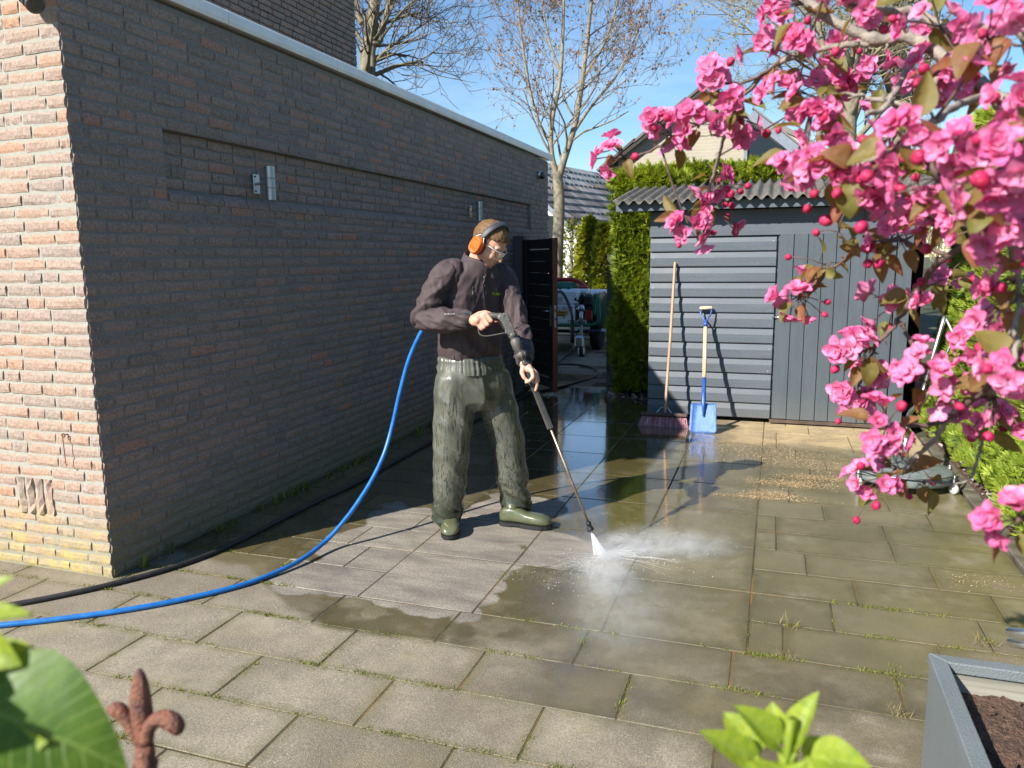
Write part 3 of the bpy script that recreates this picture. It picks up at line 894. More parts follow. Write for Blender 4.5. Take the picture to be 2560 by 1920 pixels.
all_b = []        # (pos, frame, L, mat)
RIGHT = Matrix(((0, -1, 0), (1, 0, 0), (0, 0, 1)))    # local x -> world +y, local -y -> world +x
for (u, z, L) in lay(.0, GL, .0, REC[2] - .015, 3) + lay(.0, REC[0], REC[2], REC[3] - .015, 4) + lay(REC[0], REC[1], REC[2], REC[3] - .015, 6) + lay(REC[1], GL, REC[2], REC[3] - .015, 8) + lay(.0, GL, REC[3], 2.94, 10):
    r_ = in_rec(u, z)
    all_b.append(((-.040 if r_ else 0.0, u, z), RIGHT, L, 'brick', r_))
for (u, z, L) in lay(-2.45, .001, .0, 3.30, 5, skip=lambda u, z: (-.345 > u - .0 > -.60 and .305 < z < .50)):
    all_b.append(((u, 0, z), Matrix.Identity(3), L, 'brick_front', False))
def vis(p):
    q = np.array(p) - CAM_POS; dz = q @ CF
    x = 1280 + FPX * (q @ CR) / dz; y = 960 - FPX * (q @ CU) / dz
    return (-40 < x < 2600 and -40 < y < 1960), dz
near_b = []
for i, bq in enumerate(all_b):
    v_, dz = vis(bq[0])
    area = (FPX / dz) ** 2 * bq[2] * CH * (abs((CAM_POS - np.array(bq[0])) @ (np.array((1, 0, 0)) if bq[3] == 'brick' else np.array((0, -1, 0)))) / np.linalg.norm(CAM_POS - np.array(bq[0])))
    near_b.append((-area if v_ else 0, i))
near_b.sort()
single = set(i for a, i in near_b[:298])
rest = {'brick': MB(), 'brick_front': MB()}
rgb = np.random.default_rng(9)
garage_wall = None
walls = {}
# mortar cores
m = MB()
m.box((-.0965, GL / 2 + .01, 1.48), (.10, GL - .02, 2.96))     # deep core
mort = m.build('mortar_core', MT['mortar'], garage)
m = MB()
for (a, c, z0, z1) in ((.02, GL, 0, REC[2]), (.02, GL, REC[3], 2.96), (.02, REC[0], REC[2], REC[3]), (REC[1], GL, REC[2], REC[3])):
    m.box((-.0222, (a + c) / 2, (z0 + z1) / 2), (.038, c - a - (.0 if z1 - z0 > 1 else .002), z1 - z0))
m.build('mortar', MT['mortar'], garage)
m = MB(); m.box((-1.2562, .0330, 1.65), (2.50, .060, 3.3)); m.build('mortar_front', MT['mortar_front'], garage)
for i, (p, fr_, L, mk, r_) in enumerate(all_b):
    q = qL(L); k = int(rgb.integers(0, 16))
    me = brick_variant(q, mk, k)
    sc = L / q
    jit = Vector((0, 0, 0))
    out = float(np.clip(rgb.normal(0, .0016), -.0020, .004))
    pp = Vector(p)
    if mk == 'brick': pp.x += out
    else: pp.y += -out
    if i in single:
        if len(me.materials) == 0: pass
        key = (id(me), mk)
        me2 = BRICK_VARIANTS.setdefault(('m', me.name, mk), None)
        if me2 is None:
            me2 = me.copy(); me2.materials.append(MT[mk]); BRICK_VARIANTS[('m', me.name, mk)] = me2
        o = bpy.data.objects.new('brick', me2); COL.objects.link(o); o.parent = garage
        o.location = pp - garage.location
        rm = fr_.to_4x4() @ Matrix.Rotation(rgb.normal(0, .006), 4, 'Y') @ Matrix.Rotation(rgb.normal(0, .008), 4, 'Z')
        o.rotation_euler = rm.to_euler(); o.scale = (sc, 1, 1)
    else:
        R3 = np.array(fr_); A = np.empty(len(me.vertices) * 3); me.vertices.foreach_get('co', A); A = A.reshape(-1, 3) * (sc, 1, 1)
        an = rgb.normal(0, .006); ca, sa = math.cos(an), math.sin(an)
        A = A @ np.array([[ca, 0, -sa], [0, 1, 0], [sa, 0, ca]]).T
        A = A @ R3.T + np.array(pp)
        mb = rest[mk]; mb.t = float(rgb.random())
        mb.add(A, [tuple(f.vertices) for f in me.polygons])
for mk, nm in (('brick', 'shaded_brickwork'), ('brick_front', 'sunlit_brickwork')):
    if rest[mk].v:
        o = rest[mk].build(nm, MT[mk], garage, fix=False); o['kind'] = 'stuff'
# back, roof slab and the rest of the box
m = MB(); m.box((-1.30, GL / 2 + .06, 2.90), (2.36, GL - .16, .06)); m.build('roof', MT['roof_felt'], garage)
m = MB(); m.box((-2.52, GL / 2, 1.4), (.06, GL - .1, 2.8)); m.box((-1.3, GL - .04, 1.43), (2.36, .075, 2.86)); m.build('rear_wall', MT['mortar'], garage)
# rounded sill at the foot of the recess
sm = MB(); rg = np.random.default_rng(21); u = REC[0] + .005
while u < REC[1] - .02:
    L = min(.222, REC[1] - u); sm.t = float(rg.random() * .5)
    prof = [(-.045, .060), (-.020, .058), (-.004, .046), (.006, .025), (.006, .004), (-.002, -.004)]
    a = np.array([(x + rg.normal(0, .0008), u + .005, REC[2] + z - .012) for x, z in prof] + [(-.06, u + .005, REC[2] - .01)])
    c = a + np.array([0, L - .01, 0]); sm.loft([a, c]); u += L
MT['sill'] = simple('dark_sill_brick', (.06, .052, .05), .85, var=.5, scale=18, bump=.7, toned=.3)
o = sm.build('recess_sill', MT['brick'], garage); o['kind'] = 'stuff'
# coping: white lengths with open joints
seg = [(-.35, 1.15), (1.15, 2.35), (2.35, 4.75), (4.75, 7.15), (7.15, 8.20)]
for a, c in seg:
    cm = MB(); cm.smooth = False
    prof = [(-.30, 2.985), (-.30, 3.055), (-.02, 3.068), (.030, 3.064), (.044, 3.050), (.048, 3.000), (.042, 2.978), (.025, 2.978), (.022, 2.990)]
    A = np.array([(x, a + .0025, z) for x, z in prof]); cm.loft([A, A + np.array([0, c - a - .005, 0])]); cm.build('coping', MT['white_trim'], garage)
cm = MB(); cm.box((-1.4, -.03, 3.36), (2.3, .12, .09)); cm.build('front_coping', MT['white_trim'], garage)
# cellar vent of four upright bricks
vm_ = []
for k in range(4):
    vb = MB(); vb.t = .18 + .1 * k
    rg = np.random.default_rng(60 + k); x0 = -.60 + k * .064
    rows_ = []
    for j in range(7):
        z = .305 + j * .19 / 6
        d1, d2, d3 = rg.normal(0, .004, 3)
        rows_.append(np.array([(x0 + .004, .03, z), (x0 + .003 + rg.normal(0, .002), -.004 + d1, z), (x0 + .03, -.012 + d2, z), (x0 + .056 + rg.normal(0, .002), -.005 + d3, z), (x0 + .057, .03, z)]))
    vb.loft(rows_); o = vb.build('vent_brick', MT['brick_front'], garage)
# hook
hk = thing('wall_hook', on_y(163, 1085, -.01), 'rusty wrought iron hook and eye hanging on sunlit brick corner', 'hook')
h0 = on_y(160, 1088, -.02); h1 = on_y(170, 1162, -.02)
m = MB(); m.smooth = True
m.tube([h0 + V(.010 * math.cos(a), -.004, .010 * math.sin(a)) for a in np.linspace(0, 2 * PI, 14)], .0028, 6)
m.tube([h0 + V(0, .03, 0), h0 + V(0, -.006, .002)], .003, 6)
m.build('eye', MT['rust'], hk)
m = MB(); m.smooth = True
m.tube([h0 + V(0, -.01, -.006), (h0 + h1) / 2 + V(.002, -.012, 0), h1 + V(0, -.012, .006), h1 + V(.006, -.014, -.002), h1 + V(.013, -.016, .004)], .0024, 6)
m.build('rod', MT['rust'], hk)
# up-and-down lights
def wall_lamp(y, z, label):
    t = thing('wall_lamp', (0.0, y, z), label, 'wall lamp', 'stainless up-and-down lamps on the brick wall')
    m = MB(); m.box((-.028, y, z), (.012, .065, .125), bevel=.002); m.build('backplate', MT['steel'], t)
    m = MB(); m.smooth = True
    for dz in (.045, -.045): m.lathe([(.006, 0), (.006, .004), (.003, .006)], (-.022, y - .014, z + dz), (1, 0, 0), 8)
    m.build('screw', MT['dark_steel'], t)
    m = MB(); m.cyl((-.024, y, z), (.045, y, z), .0085, n=10); m.build('arm', MT['steel'], t)
    m = MB(); m.smooth = False
    for (a, c) in ((-.105, -.031), (-.0295, .0295), (.031, .105)):
        m.lathe([(.030, a), (.0325, a + .001), (.0325, c - .001), (.030, c)], (.078, y, z), (0, 0, 1), 40)
    m.build('tube', MT['steel'], t)
    m = MB()
    for dz in (.1055, -.1055): m.lathe([(.027, 0), (.027, .0006)], (.078, y, z + dz), (0, 0, 1), 20)
    m.build('lens', MT['glass'], t)
    return t
wall_lamp(1.41, 2.09, 'stainless cylinder wall lamp on shaded brick, nearer the sunlit corner')
wall_lamp(5.12, 2.11, "stainless cylinder wall lamp just above the worker's head")
# dome camera at the far end
cp = on_x(1352, 437, .04)
sc_ = thing('security_camera', (0, cp[1], cp[2]), 'small silver dome camera high at far end of brick wall', 'camera')
m = MB(); m.smooth = True; m.lathe([(.055, 0), (.055, .03), (.045, .045)], (0, cp[1], cp[2] + .0), (1, 0, 0), 20); m.build('mount', MT['zinc'], sc_)
m = MB(); m.smooth = True; m.ell((.055, cp[1], cp[2] - .01), (.045, .045, .05)); m.build('dome', MT['dark_steel'], sc_)
# something round and grey at the very corner of the frame
dp = on_y(68, 0, -.10)
lt = thing('corner_floodlight', (dp[0], 0, dp[2]), 'grey ribbed lamp housing jutting from sunlit bricks at top left', 'lamp')
m = MB(); m.smooth = True
for k in range(5): m.lathe([(.028 + .002 * k, 0), (.034 + .002 * k, .006), (.034 + .002 * k, .016), (.028, .02)], dp + V(-.05 + .022 * k, 0, .055 - .018 * k), nrm((.8, -.2, -.6)), 16)
m.build('housing', MT['grey_plastic'], lt)
m = MB(); m.tube([dp + V(-.05, .10, .07), dp + V(-.05, 0, .06)], .02, 8); m.build('bracket', MT['grey_plastic'], lt)
# ------------------------------------------------------------------ the house storey rising behind the garage roof
house = thing('brick_house', (-5.5, 3.2, 0), 'dark brown brick house storey rising behind the garage roof', 'house')
HX = -1.82; HY1 = on_x(890, 150, HX)[1]
m = MB(); m.box((HX - 3.5, (2.2 + HY1) / 2, 3.9), (6.98, HY1 - 2.2, 7.8)); m.build('wall_core', MT['mortar'], house)
hb = MB(); rg = np.random.default_rng(33)
for (u, z, L) in lay(2.2, HY1 + .01, 2.95, 6.2, 12):
    q = qL(L); me = brick_variant(q, 'brick', int(rg.integers(0, 16)))
    A = np.empty(len(me.vertices) * 3); me.vertices.foreach_get('co', A); A = A.reshape(-1, 3) * (L / q, 1, 1)
    A = A @ np.array(RIGHT).T + V(HX + .010 + rg.normal(0, .0015), u, z)
    hb.t = float(min(1, rg.random() * .8)); hb.add(A, [tuple(f.vertices) for f in me.polygons])
for (u, z, L) in lay(HX - 1.2, HX, 2.95, 6.2, 14):
    hb.t = float(rg.random()); hb.box((u, HY1 + .004, z), (L - .011, .03, .05))
o = hb.build('brickwork', MT['brick'], house, fix=False); o['kind'] = 'stuff'
m = MB(); m.box((HX - 3.4, (2.2 + HY1) / 2, 7.9), (7.4, HY1 - 1.9, .2)); m.build('roof', MT['roof_felt'], house)

# ------------------------------------------------------------------ houses beyond the hedge
def far_brick(name, c1, c2, mort, sc):
    t = NT(name); b = t.n('TexBrick', Scale=sc); t.set(b.inputs['Color1'], c1); t.set(b.inputs['Color2'], c2); t.set(b.inputs['Mortar'], mort)
    b.inputs['Mortar Size'].default_value = .018; b.inputs['Brick Width'].default_value = .21; b.inputs['Row Height'].default_value = .0625
    b.inputs['Mortar Smooth'].default_value = .3
    P = t.obj(); sp = t.n('SeparateXYZ'); t.set(sp.inputs[0], P); cb = t.n('CombineXYZ')
    t.set(cb.inputs[0], t.math('ADD', sp.outputs[0], sp.outputs[1])); t.set(cb.inputs[1], sp.outputs[2]); t.set(b.inputs['Vector'], cb.outputs[0])
    col = t.mix(t.ramp(t.noise(P, 2, 4), .3, .7, 0, .3), b.outputs[0], tuple(np.array(c1) * .7))
    return t.done(t.pbr(col, .9, 0, t.bump(b.outputs[1], .3, -.006)))
MT['pale_brick'] = far_brick('pale_yellow_brick', (.42, .37, .28), (.36, .31, .235), (.40, .36, .29), 1.0)
MT['tile'] = simple('grey_brown_roof_tile', (.135, .108, .090), .8, var=.3, scale=6, toned=.35)
MT['render_white'] = simple('white_render', (.74, .73, .70), .8, var=.06)
MT['zinc_grey'] = simple('grey_painted_fascia', (.20, .23, .27), .45, var=.1)
MT['solar'] = simple('solar_glass', (.016, .02, .05), .16, var=.3, scale=3)
MT['fence_dark'] = simple('dark_fence_wood', (.04, .035, .03), .8, var=.4)
# gabled house of pale brick: its gable end faces the yard
gy = 13.0
def GP(px, py, y=gy): return on_y(px, py, y)
ap = GP(1758, 232); el = GP(1545, 402); er = GP(2085, 400)
half = ap[0] - el[0]; sl = (ap[2] - el[2]) / half
gable = thing('gable_house', (ap[0], gy, 0), 'pale yellow brick house with steep dark gable roof behind the hedge', 'house')
ez = el[2]; hw = half
m = MB(); m.prism([(ap[0] - hw, gy, 0), (ap[0] + hw, gy, 0), (ap[0] + hw, gy, ez), (ap[0], gy, ap[2]), (ap[0] - hw, gy, ez)], (0, 8, 0)); m.build('wall', MT['pale_brick'], gable)
nz = nrm((-sl, 0, 1)) 
for sg in (-1, 1):
    m = MB()
    nn = nrm((sg * sl, 0, 1)); dn = nrm((sg * 1.0, 0, -sl)); Ls = math.hypot(hw, hw * sl) + .12
    k = 0; step = .30
    while k * step < Ls:
        a = V(ap[0], gy - .22, ap[2]) + dn * (k * step) + nn * (.10 + .012 * ((k % 2)))
        m.t = RNG.random() * .5
        m.prism([a, a + dn * (step + .05) - nn * .02, a + dn * (step + .05) - nn * .06, a - nn * .05], (0, 8.5, 0)); k += 1
    o = m.build('roof', MT['tile'], gable)
    m = MB(); a = V(ap[0], gy - .20, ap[2]); m.prism([a + nn * .03, a + dn * Ls + nn * .03, a + dn * Ls - nn * .03, a - nn * .03 - V(0, 0, .0)], (0, .035, 0)); m.build('bargeboard', MT['fence_dark'] if sg < 0 else MT['zinc_grey'], gable)
# right-hand extension: grey sloping canopy with window under it
wa = GP(1885, 275, 12.2); wb = GP(2080, 430, 12.2)
ext = thing('glazed_extension', ((wa[0] + wb[0]) / 2, 12.2, 0), 'grey sloping fascia with triangular window beside the pale gable', 'extension')
dr_ = nrm(wb - wa); up_ = nrm(np.cross(V(0, -1, 0), dr_)); up_ = up_ if up_[2] > 0 else -up_
m = MB(); m.prism([wa, wb + dr_ * 1.2, wb + dr_ * 1.2 - up_ * .17, wa - up_ * .17], (0, .7, 0)); m.build('fascia', MT['zinc_grey'], ext)
m = MB(); m.prism([wa + up_ * .04 - dr_ * .05, wb + dr_ * 1.25 + up_ * .04, wb + dr_ * 1.25 + up_ * .01, wa - dr_ * .05 + up_ * .01], (0, .9, 0)); m.build('roof_tiles', MT['tile'], ext)
m = MB(); q0 = wa - up_ * .19 + V(0, .1, 0); q1 = wb + dr_ * 1.0 - up_ * .19 + V(0, .1, 0)
m.prism([q0, q1, V(q1[0], q1[1], 0), V(q0[0], q0[1], 0)], (0, .04, 0)); m.build('window', MT['glass'], ext)
m = MB()
for k in range(4):
    q = q0 + (q1 - q0) * k / 3.; m.box((q[0], q[1] - .03, q[2] / 2 - .05), (.06, .05, q[2]))
m.box(((q0[0] + q1[0]) / 2, q0[1] - .03, 2.2), (abs(q1[0] - q0[0]), .05, .06)); m.build('window_frame', MT['zinc_grey'], ext)
# second pale roof edge behind, cream wall
ca = GP(1960, 330, 15.5); cb_ = GP(2075, 392, 15.5)
ch = thing('cream_dormer', ((ca[0] + cb_[0]) / 2, 15.5, 0), 'cream gable verge with dark tile edge glimpsed through blossom', 'house')
dr2 = nrm(cb_ - ca); up2 = nrm(np.cross(V(0, -1, 0), dr2)); up2 = up2 if up2[2] > 0 else -up2
MT['cream'] = simple('cream_boarding', (.55, .47, .32), .7, var=.06)
m = MB(); m.prism([ca - dr2 * .2, cb_ + dr2 * 2, cb_ + dr2 * 2 - up2 * .3, ca - dr2 * .2 - up2 * .3], (0, .3, 0)); m.build('verge_board', MT['cream'], ch)
m = MB(); m.prism([ca - dr2 * .25 + up2 * .12, cb_ + dr2 * 2.1 + up2 * .12, cb_ + dr2 * 2.1 + up2 * .02, ca - dr2 * .25 + up2 * .02], (0, 1.2, 0)); m.build('tile_edge', MT['tile'], ch)
m = MB(); m.box(((ca[0] + cb_[0]) / 2, 15.8, ca[2] / 2 - .6), (3, .3, ca[2] - 1.2)); m.build('wall', MT['pale_brick'], ch)

# white house with the tiled roof, seen past the end of the garage
Yh = 24.0
A_ = on_y(1330, 430, Yh + 3); 
white = thing('white_house', (on_y(1400, 560, Yh)[0], Yh, 0), 'white rendered house with grey tiled roof beyond the driveway', 'house')
# gable verge runs from lower right up to the upper left ; roof plane climbs to a ridge further back
r0 = on_y(1395, 535, Yh); r1 = on_y(1452, 590, Yh); vd = nrm(r1 - r0)       # verge on the front gable
rv = on_y(1352, 492, Yh)
ridge_f = r0 - vd * 3.2
ey = r1 + vd * 3.0
rb = V(0, 1, 0)
dp_ = nrm(V(.62, .55, 0))
top = MB(); n_course = 17; Lr = np.linalg.norm(ey - ridge_f)
back = V(2.2, 8.5, 0)
for k in range(n_course):
    a = ridge_f + vd * (Lr * k / n_course); c = ridge_f + vd * (Lr * (k + 1) / n_course)
    up = V(0, 0, 1)
    for j in range(22):
        f0, f1 = j / 22, (j + 1) / 22 - .003
        top.t = float(RNG.random())
        top.add([a + back * f0, a + back * f1, c + back * f1 + up * .075, c + back * f0 + up * .075, c + back * f0 + up * .0, c + back * f1 + up * .0], [(0, 1, 2, 3), (3, 2, 5, 4)])
o = top.build('roof_tiles', MT['tile'], white); o['kind'] = 'stuff'
m = MB(); m.prism([ridge_f - V(0, 0, .02), ey - V(0, 0, .02), V(ey[0], ey[1], 0), V(ridge_f[0], ridge_f[1], 0)], (.02, .3, 0)); m.build('wall', MT['render_white'], white)
m = MB(); m.prism([ridge_f + V(0, -.1, .02), ey + V(0, -.1, .02), ey + V(0, -.1, -.20), ridge_f + V(0, -.1, -.20)], (0, .09, 0)); m.build('bargeboard', MT['zinc_grey'], white)
wq = on_y(1383, 590, Yh - .03)
m = MB(); m.box((wq[0] - .2, Yh - .02, wq[2] - .1), (.7, .06, 1.6)); m.build('window', MT['glass'], white)
m = MB()
for dx in (-.38, 0, .38): m.box((wq[0] - .2 + dx, Yh - .06, wq[2] - .1), (.06, .05, 1.7))
m.build('window_frame', MT['zinc_grey'], white)
vp = on_y(1411, 478, Yh + 6)
m = MB(); m.smooth = True; m.lathe([(.10, -1.2), (.10, .1), (.14, .12), (.14, .2), (.12, .22), (.14, .25), (.14, .33), (.05, .36)], vp + V(0, 0, -.1), (0, 0, 1), 14); m.build('flue', MT['dark_steel'], white)
m = MB(); m.smooth = True; q = on_y(1395, 470, Yh + 5); m.lathe([(.09, -1.2), (.09, .15)], q, (0, 0, 1), 10); m.build('vent_pipe', MT['dark_steel'], white)
# long roof with solar panels far behind
Ys = 42.0
s0 = on_y(1425, 474, Ys); s1 = on_y(1600, 470, Ys)
sol = thing('solar_roof_house', ((s0[0] + s1[0]) / 2, Ys - 2, 0), 'distant house roof covered with dark blue solar panels', 'house')
ht = s0[2]; rise = on_y(1500, 473, Ys)[2] - on_y(1500, 535, Ys - 4.5)[2]
x0s, x1s = s0[0] - 1.5, s1[0] + 3
def SP(x, f): return V(x, Ys - 4.5 * f, ht - rise * f)
m = MB(); m.add([SP(x0s, 0), SP(x1s, 0), SP(x1s, 1.1), SP(x0s, 1.1)], [(0, 1, 2, 3)]); m.add([SP(x0s, 0), SP(x1s, 0), V(x1s, Ys + 5, ht - rise * 1.1), V(x0s, Ys + 5, ht - rise * 1.1)], [(0, 1, 2, 3)]); m.build('roof', MT['tile'], sol)
m = MB(); m.box(((x0s + x1s) / 2, Ys, (ht - rise * 1.1) / 2), (x1s - x0s - .4, 8.8, ht - rise * 1.1)); m.build('wall', MT['render_white'], sol)
pw = 1.0; kx = 0; x = x0s + .3
while x < x1s - 1:
    for f0, f1 in ((.03, .48), (.53, .97)):
        m = MB(); nn = nrm((0, -rise, 4.5)); a, b_, c, d = SP(x, f0), SP(x + 1.15, f0), SP(x + 1.15, f1), SP(x, f1)
        m.prism([a + nn * .08, b_ + nn * .08, c + nn * .08, d + nn * .08], -nn * .05); m.build('solar_panel', MT['solar'], sol)
    x += 1.2
m = MB(); m.tube([SP(x0s, 0) + V(0, 0, .05), SP(x1s, 0) + V(0, 0, .05)], .16, 8); m.build('ridge', MT['cream'], sol)
# ------------------------------------------------------------------ timber shed
SY = 4.815; SX0, SXD, SX1 = 1.975, 3.168, 4.30; SB = 6.20
shed = thing('garden_shed', (3.1, SY, 0), 'blue-grey timber shed with corrugated roof and boarded door', 'shed')
def board_at(z0, pitch, x0, x1, nm='board'):
    m = MB(); y = SY
    prof = [(.016, z0 + .004), (-.004, z0 + .004), (-.008, z0 + .010), (-.008, z0 + pitch * .60), (.0125, z0 + pitch * .985), (.016, z0 + pitch * .985)]
    n = 2; A = np.array([(x0, y + a, z) for a, z in prof]); B = np.array([(x1, y + a, z) for a, z in prof])
    m.loft([A, B]); return m.build(nm, MT['shed_board'], shed)
z = .045; rows_n = 12; pitch = (1.79 - z) / rows_n
for k in range(rows_n): board_at(z + k * pitch + RNG.normal(0, .001), pitch, SX0 + .004 + RNG.random() * .003, SXD - .016 - RNG.random() * .004)
m = MB()
for k in range(rows_n):
    for x in (SX0 + .035, SXD - .05):
        for dz in (.03, .09): m.cyl((x + RNG.normal(0, .004), SY - .0085, z + k * pitch + dz), (x, SY - .007, z + k * pitch + dz), .0035, n=6)
o = m.build('nail_heads', MT['zinc'], shed)
m = MB(); m.box(((SX0 + SX1) / 2, SY - .002, 1.912), (SX1 - SX0, .026, .242), bevel=.003); m.build('top_board', MT['shed_board'], shed)
# eaves board under the roof
m = MB(); m.box((3.0, SY - .17, 2.075), (2.66, .022, .085), bevel=.002); m.build('eaves_board', MT['shed_board'], shed)
m = MB(); m.prism([(SX0 - .26, SY - .18, 2.02), (SX0 - .26, SY - .18, 2.12), (SX0 - .26, SB, 2.40), (SX0 - .26, SB, 2.30)], (.022, 0, 0)); m.build('verge_board', MT['shed_board'], shed)
# body
m = MB(); m.box(((SX0 + SX1) / 2, (SY + SB) / 2 + .02, 1.03), (SX1 - SX0 - .01, SB - SY - .02, 1.98)); m.build('wall', MT['shed_board'], shed)
# door of upright boards
door = MB(); door.box(((SXD + 4.16) / 2, SY + .006, .93), (4.16 - SXD, .010, 1.74)); door_o = door.build('door', MT['shed_door'], shed)
xs = [3.178]; 
while xs[-1] < 4.14: xs.append(xs[-1] + .124 + RNG.normal(0, .003))
xs[-1] = 4.165
for a, c in zip(xs[:-1], xs[1:]):
    m = MB(); m.box(((a + c) / 2, SY - .006, .928 + RNG.normal(0, .001)), (c - a - .005, .016, 1.752), bevel=.0035); m.build('door_board', MT['shed_door'], door_o)
m = MB(); m.box((4.235, SY - .006, .92), (.125, .022, 1.755), bevel=.003); m.build('corner_post', MT['shed_door'], shed)
m = MB(); m.box((3.72, SY - .004, .030), (1.14, .03, .032), bevel=.003); m.build('threshold', MT['broom_wood'], shed)
# bolt
bz = on_y(1972, 794, SY)[2]
m = MB(); m.box((3.245, SY - .016, bz), (.105, .004, .032), bevel=.001); bolt = m.build('bolt', MT['zinc'], door_o)
m = MB(); m.smooth = True; m.cyl((3.135, SY - .024, bz + .004), (3.295, SY - .024, bz + .004), .0055, n=8); m.cyl((3.24, SY - .024, bz), (3.238, SY - .03, bz - .035), .004, n=6)
for x in (3.205, 3.285): m.box((x, SY - .022, bz + .004), (.012, .012, .02))
m.cyl((3.272, SY - .022, bz), (3.272, SY - .03, bz - .02), .005, n=6)
m.build('bolt_rod', MT['zinc'], door_o)
# corrugated sheets
RX0, RX1, RY0, RY1, RZ0, RZ1 = 1.655, 4.55, SY - .26, SB + .05, 2.115, 2.412
nx = int((RX1 - RX0) / .0115); ny = 5
for (xa, xb, lift) in ((RX0, RX0 + 1.02, 0), (RX0 + .98, RX0 + 2.0, .008), (RX0 + 1.96, RX1, 0)):
    n = int((xb - xa) / .0125); vs = []; fs = []
    rg = np.random.default_rng(int(xa * 100))
    for j in range(ny + 1):
        f = j / ny
        for i in range(n + 1):
            x = xa + (xb - xa) * i / n; wv = math.cos((x - RX0) / .100 * 2 * PI)
            vs.append((x, RY0 + (RY1 - RY0) * f + (rg.normal(0, .0022) if j == 0 else 0), RZ0 + (RZ1 - RZ0) * f + .021 * wv + lift))
    nn = len(vs); vs += [(a, b, c - .0075) for a, b, c in vs]
    w = n + 1
    for j in range(ny):
        for i in range(n):
            q = j * w + i; fs.append((q, q + 1, q + w + 1, q + w)); fs.append((nn + q, nn + q + w, nn + q + w + 1, nn + q + 1))
    for i in range(n): fs.append((i, nn + i, nn + i + 1, i + 1)); q = ny * w + i; fs.append((q, q + 1, nn + q + 1, nn + q))
    for j in range(ny): q = j * w; fs.append((q, q + w, nn + q + w, nn + q)); q = j * w + n; fs.append((q, nn + q, nn + q + w, q + w))
    m = MB(); m.smooth = True; m.add(vs, fs); o = m.build('roof_sheet', MT['corrugated'], shed)

# ------------------------------------------------------------------ broom leaning on the shed
b0 = on_z(1645, 1048, .09) ; bt = on_y(1688, 655, SY - .03)
bh = V(2.20, 4.47, .145)
broom = thing('broom', (2.20, 4.45, 0), 'wide red-bristled broom with worn wooden handle leaning on shed', 'broom')
m = MB(); m.smooth = True; d = nrm(bt - bh)
m.tube([bh - d * .06, bh, (bh + bt) / 2 + V(.004, .004, 0), bt - d * .02, bt - d * .006, bt], [.0125, .0135, .0140, .0135, .012, .007], 10); m.build('handle', MT['wood_handle'], broom)
m = MB(); m.smooth = True; m.lathe([(.0025, -.0142), (.0025, .0142)], bt - d * .05, (0, 1, 0), 8); m.build('hang_hole', MT['dark_steel'], broom)
bx = 2.195; by = 4.445; bzz = .105; L = .44
tilt = Matrix.Rotation(rad(-24), 3, 'X')
m = MB(); m.box((bx, by, bzz), (L, .062, .034), rot=tilt, bevel=.006); m.build('head', MT['broom_wood'], broom)
m = MB()
for sx in (-1, 1): m.tube([V(bx + sx * .075, by - .01, bzz + .018), V(bx + sx * .03, by + .012, bzz + .07), bh + d * .03 + V(sx * .010, -.005, 0)], .0042, 6)
m.build('brace', MT['zinc'], broom)
vs = []; fs = []; tn = []; k = 0; rg = np.random.default_rng(4)
for i in range(34):
    for j in range(4):
        for s_ in range(6):
            x = bx - L / 2 + .012 + (L - .024) * i / 33; yv = by - .024 + .016 * j
            p0 = V(x, yv - .004, bzz - .014); fl = (i / 33 - .5) * .05
            p1 = p0 + V(fl + rg.normal(0, .007), -.045 + rg.normal(0, .007), -.094 + rg.normal(0, .004))
            p1[2] = max(p1[2], .002); r = .0016
            u = nrm(V(rg.normal(), rg.normal(), .1)) * r
            vs += [p0 - u, p0 + u, p1 + u * .8, p1 - u * .8]; fs.append((k, k + 1, k + 2, k + 3)); k += 4; tn.append(rg.random())
o = raw('bristles', vs, fs, MT['bristle'], broom, tone=tn); o['kind'] = 'stuff'

# ------------------------------------------------------------------ square-mouth shovel
s_bot = on_z(1757, 1083, .004); 
s_top = on_y(1765, 770, SY - .045)
shovel = thing('shovel', (s_bot[0], s_bot[1], 0), 'blue square-mouthed shovel with pale wooden shaft and D-grip', 'shovel')
ax = nrm(s_top - s_bot); Ln = np.linalg.norm(s_top - s_bot); rt_ = nrm(np.cross(ax, V(0, 1, 0))); rt_ = rt_ if rt_[0] > 0 else -rt_; fw = nrm(np.cross(rt_, ax)); fw = fw if fw[1] < 0 else -fw
def S(a, b, c=0): return s_bot + ax * a + rt_ * b + fw * c
bl = MB(); bl.smooth = True; ni, nj = 12, 10; vs = []; fs = []
for j in range(nj + 1):
    for i in range(ni + 1):
        u = i / ni * 2 - 1; v_ = j / nj; w = .112 + .012 * (1 - v_) - (.018 * max(0, .1 - v_) * 10 * abs(u) ** 6)
        dish = -.020 * (1 - u * u) * (.35 + .65 * v_) + .012 * max(0, abs(u) - .75) * 4
        ridge = .020 * math.exp(-(u / .13) ** 2) * max(0, (v_ - .42) / .58)
        vs.append(S(.29 * v_ * (1 - .0 * abs(u)) - .006 * (abs(u) > .93) * (v_ > .95), u * w, dish + ridge))
nn = len(vs); vs += [q - fw * .004 for q in vs]; w_ = ni + 1
for j in range(nj):
    for i in range(ni):
        q = j * w_ + i; fs.append((q, q + 1, q + w_ + 1, q + w_)); fs.append((nn + q, nn + q + w_, nn + q + w_ + 1, nn + q + 1))
for i in range(ni): fs.append((i, nn + i, nn + i + 1, i + 1)); q = nj * w_ + i; fs.append((q, q + 1, nn + q + 1, nn + q))
for j in range(nj): q = j * w_; fs.append((q, q + w_, nn + q + w_, nn + q)); q = j * w_ + ni; fs.append((q, nn + q, nn + q + w_, q + w_))
bl.add(vs, fs); bl.build('blade', MT['blade'], shovel)
